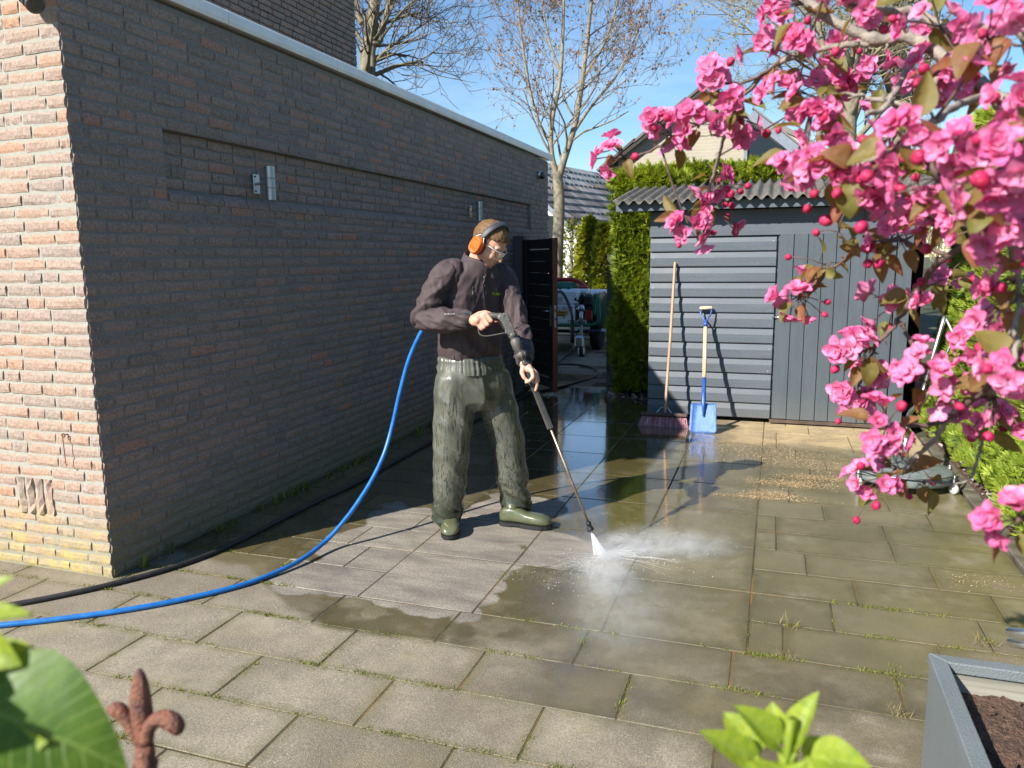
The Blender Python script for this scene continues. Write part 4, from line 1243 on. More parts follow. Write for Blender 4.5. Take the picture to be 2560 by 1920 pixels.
m = MB(); m.smooth = True; m.tube([S(.16, 0, .006), S(.26, 0, .012), S(.30, 0, .010), S(.36, 0, .004), S(.54, 0, 0)], [.006, .016, .024, .021, .0185], 12); m.build('socket', MT['blue_paint'], shovel)
m = MB(); m.smooth = True; m.tube([S(.53, 0), S(.75, 0), S(Ln - .19, 0)], [.0185, .0190, .0175], 12); m.build('shaft', MT['wood_pale'], shovel)
m = MB(); m.smooth = True
m.tube([S(Ln - .20, 0), S(Ln - .13, 0)], [.0195, .018], 12)
for sg in (-1, 1): m.tube([S(Ln - .20, sg * .008), S(Ln - .135, sg * .010), S(Ln - .105, sg * .022), S(Ln - .07, sg * .045), S(Ln - .03, sg * .053), S(Ln + .008, sg * .053)], [.008, .0085, .0085, .008, .0075, .007], 8)
m.build('yoke', MT['blue_paint'], shovel)
m = MB(); m.smooth = True; m.tube([S(Ln, -.060), S(Ln, -.055), S(Ln, 0), S(Ln, .055), S(Ln, .060)], [.009, .0145, .0165, .0145, .009], 12); m.build('grip', MT['wood_pale'], shovel)

# ------------------------------------------------------------------ gate ajar at the far corner
gate = thing('garden_gate', (.16, 6.45, 0), 'near-black timber gate standing ajar beside the brick wall', 'gate')
ga, gb = V(.16, 6.45, 0), V(.735, 5.80, 0); gd = nrm(gb - ga); gl = np.linalg.norm(gb - ga); gn = nrm(np.cross(gd, V(0, 0, 1))); gth = .062
ang = math.atan2(gd[1], gd[0]); GR = Matrix.Rotation(ang, 3, 'Z')
def GB(m, u, n_, z, su, sn, sz, bevel=.003): return m.box(ga + gd * u + gn * n_ + V(0, 0, z), (su, sn, sz), rot=GR, bevel=bevel)
H = 1.80
for u in (.05, gl - .052):
    m = MB(); GB(m, u, 0, H / 2 + .03, .10, gth, H); m.build('stile', MT['gate'], gate)
for z_ in (.13, .95, H - .03):
    m = MB(); GB(m, gl / 2, 0, z_, gl - .205, gth - .012, .11); m.build('rail', MT['gate'], gate)
nb = 11
for k in range(nb):
    zz = .20 + (H - .30) * (k + .5) / nb
    m = MB(); GB(m, gl / 2, .004, zz, gl - .21, .018, (H - .30) / nb - .004); m.build('panel_board', MT['gate'], gate)
for (z0, z1) in ((.2, .88), (1.02, 1.70)):
    a = ga + gd * .12 + gn * -.02 + V(0, 0, z0); c = ga + gd * (gl - .13) + gn * -.02 + V(0, 0, z1)
    for sg in (1,):
        m = MB(); m.prism([a + gn * -.004, a + V(0, 0, .07) + gn * -.004, c + gn * -.004, c - V(0, 0, .07) + gn * -.004], gn * .018); m.build('brace', MT['gate'], gate)
m = MB(); GB(m, gl + .003, 0, H / 2 + .035, .012, gth + .002, H - .01, .001); m.build('edge', MT['gate_edge'], gate)
m = MB(); GB(m, gl + .0105, .002, .93, .004, .024, .26, .001); lock = m.build('lock_plate', MT['zinc'], gate)
m = MB()
for dz in (.07, -.03): GB(m, gl + .0135, .002, .93 + dz, .003, .012, .035, .0)
m.build('latch', MT['dark_steel'], lock)
for sg in (-1, 1):
    m = MB(); GB(m, gl - .05, sg * (gth / 2 + .004), .93, .035, .006, .24, .001); pl = m.build('handle_plate', MT['zinc'], gate)
    m = MB(); m.smooth = True; p = ga + gd * (gl - .05) + gn * (sg * (gth / 2 + .005)) + V(0, 0, .99); m.tube([p, p + gn * sg * .05, p + gn * sg * .055 - gd * .11], .009, 8); m.build('lever', MT['zinc'], pl)
m = MB(); GB(m, .04, -gth / 2 - .004, H - .03, .26, .006, .04, .001); GB(m, -.03, -gth / 2 - .006, H - .03, .05, .012, .12, .001)
m.build('hinge', MT['zinc'], gate)
def gate_post(x, y, h, w, label):
    t = thing('gate_post', (x, y, 0), label, 'post', 'posts of the garden gate'); m = MB(); m.box((x, y, h / 2), (w, w, h), bevel=.006); m.build('shaft', MT['post'], t)
    m = MB(); m.box((x, y, h + .008), (w + .012, w + .012, .016), bevel=.004); m.build('cap', MT['post'], t)
gate_post(.075, 6.53, 1.86, .13, 'dark grey timber gate post fixed against the brick wall')
gate_post(1.235, 6.62, 1.62, .10, 'dark gate post half buried in the conifer hedge')
# ------------------------------------------------------------------ conifer hedges
def spray_template(n=7, w=.16):
    vs = []; fs = []
    for i in range(n):
        a = (i / (n - 1) - .5) * 1.9
        L = 1.0 - .35 * abs(a); b = len(vs); root = V(0, 0, .10 * i / n)
        dx, dz = math.sin(a), math.cos(a); px_, pz = dz, -dx
        vs += [root, V(dx * L * .5 + px_ * w * .5, .10 * (i % 2) - .05, dz * L * .5 + pz * w * .5 + .08), V(dx * L, .07, dz * L), V(dx * L * .5 - px_ * w * .5, .02, dz * L * .5 - pz * w * .5 + .08)]
        fs.append((b, b + 1, b + 2, b + 3))
    return np.array(vs), fs
SPR_V, SPR_F = spray_template()
def hedge_box(name, faces, n, size, mat, label, dens_tip=.75, cat='hedge', core=None, seed=1, trunk=None, group=None):
    """faces: list of (origin, u, v, normal, weight); sprays stand on those faces"""
    rg = np.random.default_rng(seed)
    t = thing(name, core[0], label, cat, group)
    w = np.array([f[4] for f in faces], float); w /= w.sum()
    P = []; Nn = []
    for (o_, u, v, nn, _), wt in zip(faces, w):
        k = int(n * wt); a, b = rg.random(k), rg.random(k)
        p = np.asarray(o_) + a[:, None] * np.asarray(u) + b[:, None] * np.asarray(v)
        nn = nrm(nn)
        bulge = np.array([mnoise.noise((q[0] * 1.7, q[1] * 1.7, q[2] * 1.7 + seed)) + .5 * mnoise.noise((q[0] * 4, q[1] * 4, q[2] * 4)) for q in p])
        dep = rg.random(k) ** 1.6 * .22
        p = p + nn * (bulge * .10 - dep + .02)[:, None]
        P.append(p); Nn.append(nn + rg.normal(0, .42, (k, 3)) + np.array([0, 0, .45]))
    P = np.concatenate(P); Nn = np.concatenate(Nn); N = len(P)
    v, f = scatter(SPR_V, SPR_F, P, rotmats(Nn, rg.random(N) * 6.28), size * (.6 + .8 * rg.random(N)))
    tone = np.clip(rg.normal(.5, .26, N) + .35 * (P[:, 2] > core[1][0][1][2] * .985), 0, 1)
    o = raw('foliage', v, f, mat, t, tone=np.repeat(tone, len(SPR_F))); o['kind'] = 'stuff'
    m = MB()
    for c, s in core[1]: m.box(c, s)
    m.build('inner_branches', MT['hedge_core'], t)
    return t
# behind and beside the shed
hx0, hx1, hy0, hy1, hz = 1.30, 5.2, 5.9, 7.2, 2.62
hedge_box('conifer_hedge', [((1.55, 6.35, 0.15), (2.8, 0, 0), (0, 0, 2.5), (0, -1, .1), 2.2), ((1.45, 6.30, hz - .06), (3.4, 0, 0), (0, .8, 0), (0, -.35, 1), 1.9),
                            ((1.40, 5.95, .08), (.62, -.05, 0), (0, .1, 2.5), (-.1, -1, .1), 2.4), ((1.40, 5.95, .05), (0, 1.4, 0), (0, 0, 2.5), (-1, -.2, .1), 1.8),
                            ((1.42, 6.0, hz - .12), (.8, 0, 0), (0, .5, 0), (0, -.4, 1), .6)],
          34000, .085, MT['hedge'], 'tall clipped conifer hedge behind and left of the shed', core=((2.8, 6.8, 0), [((3.0, 6.95, 1.2), (3.3, 1.0, 2.4)), ((1.86, 6.55, 1.2), (.66, 1.0, 2.36))]), seed=2)
# right-hand side of the yard
rx = 4.62
hedge_box('lime_hedge', [((rx + .12, -1.2, .12), (-.02, 7.0, 0), (.22, 0, 2.75), (-1, -.1, .2), 5.2), ((rx - .10, -1.2, .06), (0, 6.6, 0), (.25, 0, .45), (-.8, 0, .7), 1.3),
                         ((rx + .3, -1.2, 2.8), (0, 8.2, 0), (.8, 0, .1), (-.3, 0, 1), 1.3), ((rx + .35, 5.6, .1), (.05, 1.4, 0), (.1, 0, 2.8), (-1, 0, .1), .5)],
          42000, .080, MT['hedge_lime'], 'bright lime green conifer hedge along the right edge of paving', core=((5.1, 3, 0), [((rx + .72, 2.75, 1.35), (.80, 7.8, 2.62))]), seed=5)

# ------------------------------------------------------------------ bare spring trees
def bare_tree(name, base, forks, label, mats, seed, twig_len=1.0, levels=4, budmat=None, bud_size=.05, bud_n=0, group=None, cat='tree', rt=.004, spread=.55, upward=.25, kids=(3, 5), taper=.62, trunk_bare=False):
    rg = np.random.default_rng(seed); rnd = random.Random(seed)
    t = thing(name, base, label, cat, group)
    segs = []; tips = []
    def grow(p, d, L, r, lev):
        n = 4; pts = [p]; q = p; dd = d
        for i in range(n):
            dd = nrm(dd + rg.normal(0, .10 + .02 * (levels - lev), 3) + V(0, 0, upward * .10)); q = q + dd * (L / n); pts.append(q)
        r1 = max(r * .45, rt * .7)
        segs.append((pts, r, r1, lev))
        if lev <= 0:
            tips.append((pts, dd)); return
        k = rnd.randint(*kids) + (1 if lev == levels else 0)
        for j in range(k):
            f = .25 + .75 * (j + rnd.random()) / k
            i = min(int(f * n), n - 1); pp = pts[i] + (pts[i + 1] - pts[i]) * (f * n - i)
            a = rnd.random() * 6.28; side = nrm(np.cross(dd, V(math.cos(a), math.sin(a), .3)))
            nd = nrm(dd * (1 - spread * .5) + side * spread * (0.7 + .6 * rnd.random()) + V(0, 0, upward))
            grow(pp, nd, L * taper * (.75 + .5 * rnd.random()), max(r * (1 - f * .5) * .55, rt), lev - 1)
    trunk = MB(); trunk.smooth = True
    for pts, r0, r1 in forks:
        pts = catmull(pts, 6); R = [r0 + (r1 - r0) * i / (len(pts) - 1) for i in range(len(pts))]
        trunk.tube(pts, R, 10)
    trunk.build('trunk', mats[0], t)
    for ki, (pts, r0, r1) in enumerate(forks):
        if ki == 0 and trunk_bare: continue
        cp_ = catmull(pts, 6); m_ = len(cp_)
        if r1 > .001 and len(pts) > 2 and r0 < forks[0][1] * 1.01:
            nb = int(4 + np.linalg.norm(cp_[-1] - cp_[0]) * 1.5)
            for j in range(nb):
                f = .18 + .80 * (j + rnd.random()) / nb; i = min(int(f * (m_ - 1)), m_ - 2)
                p = cp_[i]; d = nrm(cp_[i + 1] - cp_[i]); a = rnd.random() * 6.28
                side = nrm(np.cross(d, V(math.cos(a), math.sin(a), .2)))
                r = (r0 + (r1 - r0) * f) * .42
                grow(p, nrm(d * .5 + side * .7 + V(0, 0, upward)), twig_len * (1.25 - .6 * f), max(r, rt * 2.2), levels - 1)
            grow(cp_[-1], nrm(cp_[-1] - cp_[-2]), twig_len * .9, r1, levels - 1)
    for k, (nm, mt_, cond) in enumerate((('branches', mats[0], lambda l: l >= levels - 1), ('twigs', mats[1], lambda l: l < levels - 1))):
        vs = []; fs = []; off = 0
        for pts, r0, r1, lev in segs:
            if not cond(lev): continue
            n = 5 if lev >= levels - 1 else 3
            P = np.array(pts); T = nrm(P[-1] - P[0]); a = V(0, 0, 1) if abs(T[2]) < .9 else V(1, 0, 0)
            U = nrm(np.cross(T, a)); W = np.cross(T, U); an = np.arange(n) * 2 * PI / n
            ring = np.cos(an)[:, None] * U + np.sin(an)[:, None] * W
            R = np.linspace(r0, r1, len(P))
            q = (P[:, None, :] + ring[None] * R[:, None, None]).reshape(-1, 3); vs.append(q)
            i = np.arange(len(P) - 1)[:, None] * n; j = np.arange(n)[None]; j2 = (j + 1) % n
            fs.append(np.stack([i + j, i + j2, i + n + j2, i + n + j], 2).reshape(-1, 4) + off); off += len(q)
        if vs:
            o = raw(nm, np.concatenate(vs), np.concatenate(fs), mt_, t, smooth=True); o['kind'] = 'stuff'
    if budmat and bud_n and tips:
        pp = []; dd = []
        for pts, d in tips:
            for _ in range(bud_n):
                f = rg.random(); i = min(int(f * 4), 3); pp.append(pts[i] + (pts[i + 1] - pts[i]) * rg.random() + rg.normal(0, bud_size * .3, 3)); dd.append(d * .3 + rg.normal(0, .6, 3) + V(0, 0, -.4))
        P = np.array(pp); D = np.array(dd)
        tv = [(0, 0, 0), (.28, .05, .5), (0, .1, 1.0), (-.28, -.05, .5)]
        v, f = scatter(tv, [(0, 1, 2, 3)], P, rotmats(D, rg.random(len(P)) * 6.28), bud_size * (.5 + rg.random(len(P))))
        o = raw('buds', v, f, budmat, t, tone=rg.random(len(P))); o['kind'] = 'stuff'
    return t
# the slim forked tree beyond the gate
D = 19.5
def T(px, py, d=D): return at(px, py, d)
tb = on_z(1391, 800, 0); 
base = T(1392, 640); base = V(base[0], base[1], 0)
bare_tree('budding_tree', base, [
    ([base, T(1393, 660), T(1398, 520), T(1396, 470), T(1392, 430)], .155, .125),
    ([T(1395, 450), T(1410, 400), T(1440, 300), T(1462, 150), T(1480, -20), T(1490, -160)], .10, .03),
    ([T(1392, 440), T(1378, 380), T(1380, 300), T(1400, 200), T(1408, 60), T(1410, -120)], .085, .025),
    ([T(1380, 365), T(1345, 300), T(1318, 190), T(1300, 60), T(1290, -60)], .05, .016),
    ([T(1425, 345), T(1475, 270), T(1540, 190), T(1585, 100), T(1610, 0)], .045, .014),
    ([T(1405, 190), T(1370, 90), T(1350, -40)], .035, .014),
    ([T(1455, 200), T(1510, 110), T(1545, 0), T(1560, -80)], .035, .014)],
    'slim forked tree with bare twigs and brown catkins beyond the gate', (MT['bark_pale'], MT['twig']), 4, twig_len=1.55, levels=4, budmat=MT['bud_brown'], bud_size=.075, bud_n=2, rt=.0048, kids=(2, 4), spread=.6, trunk_bare=True)
# many-stemmed trees behind the house, top left
D2 = 15.0
b2 = T(905, 600, D2); b2 = V(b2[0], b2[1], 0)
bare_tree('bare_tree', b2, [
    ([b2, T(905, 300, D2), T(918, 150, D2), T(938, 0, D2), T(950, -150, D2)], .15, .09),
    ([b2 + V(.5, .2, 0), T(930, 190, D2), T(950, 100, D2), T(968, 30, D2), T(1000, -80, D2)], .085, .04),
    ([b2 + V(.4, .3, 0), T(905, 185, D2), T(935, 110, D2), T(975, 10, D2), T(1010, -60, D2)], .05, .02),
    ([T(912, 195, D2), T(960, 130, D2), T(1030, 80, D2), T(1090, 40, D2)], .035, .012),
    ([T(905, 60, D2), T(893, 30, D2), T(880, -60, D2)], .06, .03),
    ([T(930, 190, D2), T(985, 165, D2), T(1050, 150, D2), T(1110, 110, D2)], .03, .010)],
    'bare multi-stemmed tree above the white coping behind the dark house wall', (MT['bark'], MT['twig']), 8, twig_len=1.25, levels=4, rt=.006, spread=.62, upward=.12, kids=(2, 3), budmat=MT['bud_green'], bud_size=.03, bud_n=1)
# big trees behind the blossom
D3 = 16.0
for k, (xs_, lab, sd) in enumerate((((2120, 2175, 2110), 'thick pale trunked tree rising behind the blossom, left of its twin', 31), ((2255, 2240, 2275), 'leaning pale trunked tree behind the blossom, nearest the lime hedge', 45), ((2050, 2060, 2045), 'slender budding tree just above the pale gable roof', 52))):
    b3 = T(xs_[0], 700, D3); b3 = V(b3[0], b3[1] + k * .8, 0); d_ = D3 + k * .8
    w = (.20, .21, .09)[k]
    fk = [([b3, T(xs_[0], 300, d_), T((xs_[0] + xs_[1]) / 2, 120, d_), T(xs_[1], -40, d_)], w, w * .6)]
    if k < 2:
        fk += [([T(xs_[0], 330, d_), T(xs_[0] + 60, 160, d_), T(xs_[0] + 100, -20, d_)], w * .5, w * .28), ([T(xs_[0], 300, d_), T(xs_[0] - 55, 150, d_), T(xs_[0] - 90, -30, d_)], w * .4, w * .2)]
    fk += [([T(xs_[0], 230, d_), T(xs_[2] - 90, 150, d_), T(xs_[2] - 190, 60, d_), T(xs_[2] - 250, 20, d_)], w * .25, .014), ([T(xs_[0], 180, d_), T(xs_[2] - 110, 60, d_), T(xs_[2] - 200, -30, d_)], w * .25, .014)]
    bare_tree('budding_tree', b3, fk, lab, (MT['bark'], MT['twig_pale']), sd, twig_len=1.2, levels=4, budmat=MT['bud_green'], bud_size=.055, bud_n=2, rt=.005, spread=.65, upward=.08, kids=(2, 3), group='pale trees behind the blossom')
# pleached and columnar garden trees past the trailer
def cone_tree(px, ptop, pbot, wpx, d, label, n, tone_lo, seed, mat, size=.12, bare=False):
    rg = np.random.default_rng(seed); tp = at(px, ptop, d); bs = V(tp[0], tp[1], 0); H = tp[2]; w = wpx / FPX * d / 2
    t = thing('columnar_tree', bs, label, 'tree', 'columnar trees behind the trailer')
    m = MB(); m.smooth = True; m.tube([bs, bs + V(0, 0, H * .5), bs + V(.02, 0, H * .96)], [.09, .06, .012], 8); m.build('trunk', MT['bark'], t)
    z = rg.random(n) ** .9; r = w * np.sqrt(np.clip(1 - z, 0, 1)) ** .8 * (.55 + .5 * rg.random(n)); a = rg.random(n) * 6.28
    P = bs + np.column_stack([np.cos(a) * r, np.sin(a) * r, .35 + z * (H - .4)])
    Nn = np.column_stack([np.cos(a), np.sin(a), .5 + 0 * a]) + rg.normal(0, .5, (n, 3))
    tv = [(0, 0, 0), (.4, .1, .5), (0, .15, 1.0), (-.4, -.1, .5)]
    v, f = scatter(tv, [(0, 1, 2, 3)], P, rotmats(Nn, rg.random(n) * 6.28), size * (.5 + rg.random(n)))
    o = raw('crown', v, f, mat, t, tone=np.clip(rg.normal(.5 + tone_lo, .28, n), 0, 1)); o['kind'] = 'stuff'
    m = MB()
    for k in range(46 if bare else 14):
        zz = H * (.15 + .8 * k / (46 if bare else 14)); aa = k * 2.4; L = w * (1 - (k / (46 if bare else 14)) * .6)
        m.tube([bs + V(0, 0, zz), bs + V(math.cos(aa) * L, math.sin(aa) * L, zz + .35)], [.014, .004], 4)
    o = m.build('branches', MT['twig'], t); o['kind'] = 'stuff'
    return t
cone_tree(1474, 545, 700, 70, 20.5, 'yellow green columnar tree in sunlight behind the trailer', 2600, .1, 71, MT['leaf_yellow'], .15)
cone_tree(1428, 545, 700, 72, 21.5, 'sparse half-bare columnar tree in front of the white house', 700, -.2, 72, MT['leaf_yellow'], .09, bare=True)
cone_tree(1512, 560, 700, 60, 19.0, 'yellow green columnar tree half hidden by the dark hedge', 2200, .1, 73, MT['leaf_yellow'], .15)
# sunny lawn behind the trailer
def lawn(n): return np.column_stack([RNG.uniform(-6, 3, n), RNG.uniform(15.6, 19, n), np.zeros(n)])
lp = lawn(7000)
tufts(lp, .10 + .12 * RNG.random(len(lp)), MT['lawn'], 'lawn', 'sunlit rough grass behind the parked trailer', 'grass', 2)
# low dark fence at the back
fe = thing('garden_fence', (-1, 19.6, 0), 'low dark garden fence behind the sunny grass', 'fence')
for k in range(26):
    m = MB(); m.box((-5 + k * .32, 19.6, .45), (.27, .03, .9)); m.build('plank', MT['fence_dark'], fe)
# hazy wood on the skyline
def wood(n):
    x = RNG.uniform(-60, 60, n); y = RNG.uniform(70, 95, n)
    h = 5.3 + 1.4 * np.array([mnoise.noise((a * .13, 4, 1)) for a in x]) + .9 * np.array([mnoise.noise((a * .5, 4, 1)) for a in x])
    return np.column_stack([x, y, h * RNG.random(n) ** .5])
wp_ = wood(15000)
v, f = scatter([(-.06, 0, 0), (.06, 0, 0), (.02, .1, 1.0), (-.02, .1, 1.0)], [(0, 1, 2, 3)], wp_, rotmats(RNG.normal(0, .35, (len(wp_), 3)) + np.array([0, 0, 1.]), RNG.random(len(wp_)) * 6.28), 1.1 * (.5 + RNG.random(len(wp_))))
tag(raw('distant_wood', v, f, MT['far_twigs'], tone=RNG.random(len(wp_))), 'hazy budding wood along the skyline behind the roofs', 'wood', kind='stuff')
# ------------------------------------------------------------------ pressure-washer trailer on the drive
TY = 9.75
def TP(px, py, dy=0): return on_y(px, py, TY + dy)
tc = TP(1400, 870)
tr = thing('washer_trailer', (-.35, 10.4, 0), 'white and green pressure-washer trailer with red hose parked beyond the gate', 'trailer')
p_tl = TP(1330, 735); p_br = TP(1434, 810)
def tbx(x0, y0, x1, y1, dy=0, depth=.5, bevel=.02):
    a, c = TP(x0, y0, dy), TP(x1, y1, dy); m = MB()
    m.box(((a[0] + c[0]) / 2, TY + dy + depth / 2, (a[2] + c[2]) / 2), (abs(c[0] - a[0]), depth, abs(a[2] - c[2])), bevel=bevel); return m
tbx(1300, 762, 1434, 809, 0, .12, .01).build('control_panel', MT['white_poly'], tr)
tbx(1290, 722, 1448, 765, .12, .9, .05).build('water_tank', MT['white_poly'], tr)
m = tbx(1432, 728, 1508, 812, .55, .95, .06); m.build('side_tank', MT['white_poly'], tr)
m = MB(); m.smooth = True; q = TP(1505, 776, .75); m.ell(q, (.13, .55, .34), nu=18, nv=12); m.build('mudguard', MT['green_dark'], tr)
m = MB(); m.smooth = True; lp_ = TP(1408, 727, .5); m.lathe([(.30, -.02), (.31, .03), (.31, .10), (.28, .13), (.27, .16), (.10, .175), (0.01, .178)], lp_ + V(0, 0, -.02), (0, 0, 1), 28); m.build('tank_lid', MT['green_poly'], tr)
for px in (1401, 1421):
    m = tbx(px - 4, 715, px + 4, 728, .16, .05, .006); m.build('lid_clamp', MT['green_poly'], tr)
m = MB(); m.smooth = True; a = [TP(1300, 702, .4), TP(1385, 699.5, .4), TP(1430, 699.5, .4), TP(1449, 706, .38), TP(1460, 716, .34), TP(1467, 726, .3)]
m.tube(catmull(a, 5), .038, 10); m.build('suction_hose', MT['red_hose'], tr)
tbx(1448, 715, 1467, 722, .25, .2, .01).build('hose_cap', MT['red_paint'], tr)
tbx(1444, 722, 1470, 737, .2, .25, .03).build('filler_neck', MT['white_poly'], tr)
tbx(1444, 733, 1455, 736, .195, .006, .0).build('plate', MT['navy'], tr)
# front panel dressing
tbx(1368, 742, 1407, 756, -.008, .02, .003).build('window', MT['gauge'], tr)
for px in (1392, 1411, 1427):
    m = MB(); m.smooth = True; q = TP(px, 770); rr = (.020, .034, .028)[(1392, 1411, 1427).index(px)]
    m.lathe([(rr, 0), (rr, .02), (rr * .8, .024)], q + V(0, .002, 0), (0, -1, 0), 16); gg = m.build('gauge', MT['black_plastic'] if px == 1392 else (MT['zinc'] if px == 1411 else MT['red_paint']), tr)
    m = MB(); m.lathe([(rr * .72, 0), (rr * .72, .002)], q + V(0, -.024, 0), (0, -1, 0), 16); m.build('dial', MT['gauge'], gg)
a, c = TP(1384, 777), TP(1421, 788)
m = MB(); m.prism([V(a[0], TY - .002, a[2]), V(c[0], TY - .002, a[2]), V(c[0] - .018, TY - .002, c[2]), V(a[0], TY - .002, c[2])], (0, -.006, 0)); yp = m.build('sign_plate', MT['yellow_plate'], tr)
m = MB(); rg = np.random.default_rng(3)
for r_ in range(2):
    x = a[0] + .012
    while x < c[0] - .05:
        w = .008 + rg.random() * .012; m.box((x + w / 2, TY - .009, a[2] - (.028 + .045 * r_) * 1.0 * (a[2] - c[2]) / .07), (w, .002, .022 * (a[2] - c[2]) / .07), bevel=0); x += w + .006
m.build('print', MT['black_plastic'], yp)
m = MB(); m.smooth = True
for px, py in ((1410, 794), (1421, 802)): m.lathe([(.014, 0), (.012, .008)], TP(px, py) + V(0, .001, 0), (0, -1, 0), 10)
m.build('knob', MT['black_plastic'], tr)
# green hose loop round the engine bay, bumper, chassis
m = MB(); m.smooth = True
a = [TP(1300, 813, -.02), TP(1400, 813, -.02), TP(1465, 813, -.03), TP(1486, 811, -.04), TP(1497, 800, -.04), TP(1497, 770, -.03), TP(1496, 748, 0), TP(1491, 737, .06), TP(1487, 745, .1), TP(1486, 790, .1)]
m.tube(catmull(a, 5), .030, 10); m.build('green_hose', MT['green_poly'], tr)
tbx(1280, 821, 1503, 834, .0, .14, .03).build('bumper', MT['navy'], tr)
tbx(1424, 820, 1443, 827, -.02, .03, .004).build('reflector', MT['white_poly'], tr)
tbx(1503, 822, 1515, 829, .1, .03, .004).build('side_marker', MT['white_poly'], tr)
tbx(1300, 834, 1470, 840, .2, 1.6, .01).build('chassis', MT['dark_steel'], tr)
# engine
tbx(1427, 738, 1454, 760, .15, .3, .03).build('air_filter', MT['black_plastic'], tr)
m = MB(); m.smooth = True; m.lathe([(.05, 0), (.05, .02), (.03, .03)], TP(1441, 748, .15), (0, -1, 0), 16); m.build('filter_cap', MT['zinc'], tr)
tbx(1458, 736, 1481, 767, .12, .3, .04).build('fuel_tank', MT['black_plastic'], tr)
tbx(1434, 765, 1482, 806, .25, .35, .02).build('engine_block', MT['dark_steel'], tr)
tbx(1462, 775, 1481, 800, .2, .2, .02).build('engine_cowl', MT['red_paint'], tr)
tbx(1441, 800, 1465, 809, .1, .15, .008).build('pump', MT['zinc'], tr)
m = MB()
for k in range(7): q = TP(1440 + k * 5, 765 + (k * 7) % 17, .22); m.tube([q, q + V(.05, -.02, -.08 + .02 * k)], .010, 6)
m.build('pipes', MT['zinc'], tr)
# jockey wheel with screw, black hydraulic hose
JD = -.35
def JP(px, py): return TP(px, py, JD)
m = MB(); m.smooth = True; m.tube([JP(1453, 776), JP(1453, 812)], .030, 10); m.build('jockey_tube', MT['zinc'], tr)
m = MB(); m.smooth = True; a, c = JP(1453, 810), JP(1453, 842); pr = []
for k in range(29): pr.append((.030 if k % 2 else .021, k * (a[2] - c[2]) / 28))
m.smooth = False; m.lathe(pr, c, (0, 0, 1), 10); m.build('jockey_screw', MT['zinc'], tr)
m = MB(); m.smooth = True; q = JP(1453, 771); m.lathe([(.045, -.03), (.06, 0), (.045, .03)], q, (0, -1, 0), 14); m.tube([q + V(-.09, 0, -.02), q + V(-.02, -.02, .01), q + V(.06, -.02, -.02)], .012, 6); m.build('jockey_handle', MT['zinc'], tr)
m = MB(); a, c = JP(1438, 843), JP(1464, 880); m.box(((a[0] + c[0]) / 2 - .01, TY + JD, (a[2] + c[2]) / 2 + .05), (.16, .14, .20), bevel=.03); m.box(((a[0] + c[0]) / 2 + .02, TY + JD, (a[2] + c[2]) / 2 - .1), (.11, .10, .14), bevel=.02); m.build('coupling_head', MT['zinc'], tr)
m = MB(); m.smooth = True; q = JP(1455, 886); q[2] = .085; m.lathe([(.03, -.03), (.085, -.028), (.085, .028), (.03, .03)], q, (1, 0, 0), 18); m.build('jockey_wheel', MT['tyre'], tr)
m = MB(); a = JP(1430, 845); 
for dx in (-.05, .0): m.tube([a + V(dx, .3, .05), a + V(dx + .06, .05, -.10), a + V(dx + .10, 0, -.22)], .012, 6)
m.tube([JP(1462, 848), JP(1476, 850)], .016, 6); m.build('brake_rods', MT['dark_steel'], tr)
m = MB(); m.smooth = True; a = [TP(1394, 730, .1), TP(1402, 729, .0), TP(1412, 740, -.05), TP(1421, 760, -.1), TP(1428, 780, -.2), TP(1431, 800, -.3), TP(1431, 840, -.33), TP(1430, 856, -.3)]
m.tube(catmull(a, 5), .024, 8); m.build('drain_hose', MT['black_hose'], tr)
m = MB(); m.smooth = True; a = [TP(1431, 800, -.3), TP(1431, 856, -.3)]; m.tube(a, .036, 8); m.build('hose_sleeve', MT['black_rubber'], tr)
# wheels
for cx_ in (on_y(1493, 850, 10.45)[0], on_y(1493, 850, 10.45)[0] - 1.35):
    m = MB(); m.smooth = True; m.lathe([(.13, -.085), (.24, -.085), (.265, -.07), (.272, -.03), (.272, .03), (.265, .07), (.24, .085), (.13, .085)], (cx_, 10.45, .272), (1, 0, 0), 28); w_ = m.build('wheel', MT['tyre'], tr)
    m = MB(); m.smooth = True; m.lathe([(.14, -.06), (.12, -.05), (.05, -.03), (.01, -.02)], (cx_, 10.45, .272), (1, 0, 0), 20); m.build('rim', MT['zinc'], w_)
# ------------------------------------------------------------------ hoses
def hose(name, pts, r, mat, label, n=8, cat='hose'):
    m = MB(); m.smooth = True; m.tube(catmull(pts, n), r, 10); o = m.build(name, mat, origin=np.asarray(pts[len(pts) // 2], float)); return tag(o, label, cat)
def gz(px, py, z): return on_z(px, py, z)
hose('black_hose', [gz(1440, 862, .02), gz(1420, 885, .015), gz(1386, 912, .014), gz(1370, 930, .014), gz(1345, 950, .014), gz(1300, 985, .014), gz(1210, 1040, .014), gz(1120, 1082, .014), gz(1000, 1147, .014), gz(880, 1213, .014), gz(800, 1250, .014), gz(700, 1300, .014), gz(560, 1370, .014), gz(430, 1419, .014), gz(280, 1460, .014), gz(130, 1493, .014), gz(0, 1517, .014), gz(-250, 1560, .014)],
     .0135, MT['black_hose'], 'dusty black hose running along the foot of the brick wall', 8)
hose('looped_hose', [gz(1340, 922, .014), gz(1385, 912, .014), gz(1432, 911, .014), gz(1475, 917, .014), gz(1494, 928, .014), gz(1488, 940, .014), gz(1460, 950, .014), gz(1420, 962, .014), gz(1388, 970, .014), gz(1350, 978, .014), gz(1290, 1000, .014)],
     .016, MT['black_hose'], 'thick black hose looped on the drive before the trailer', 8)
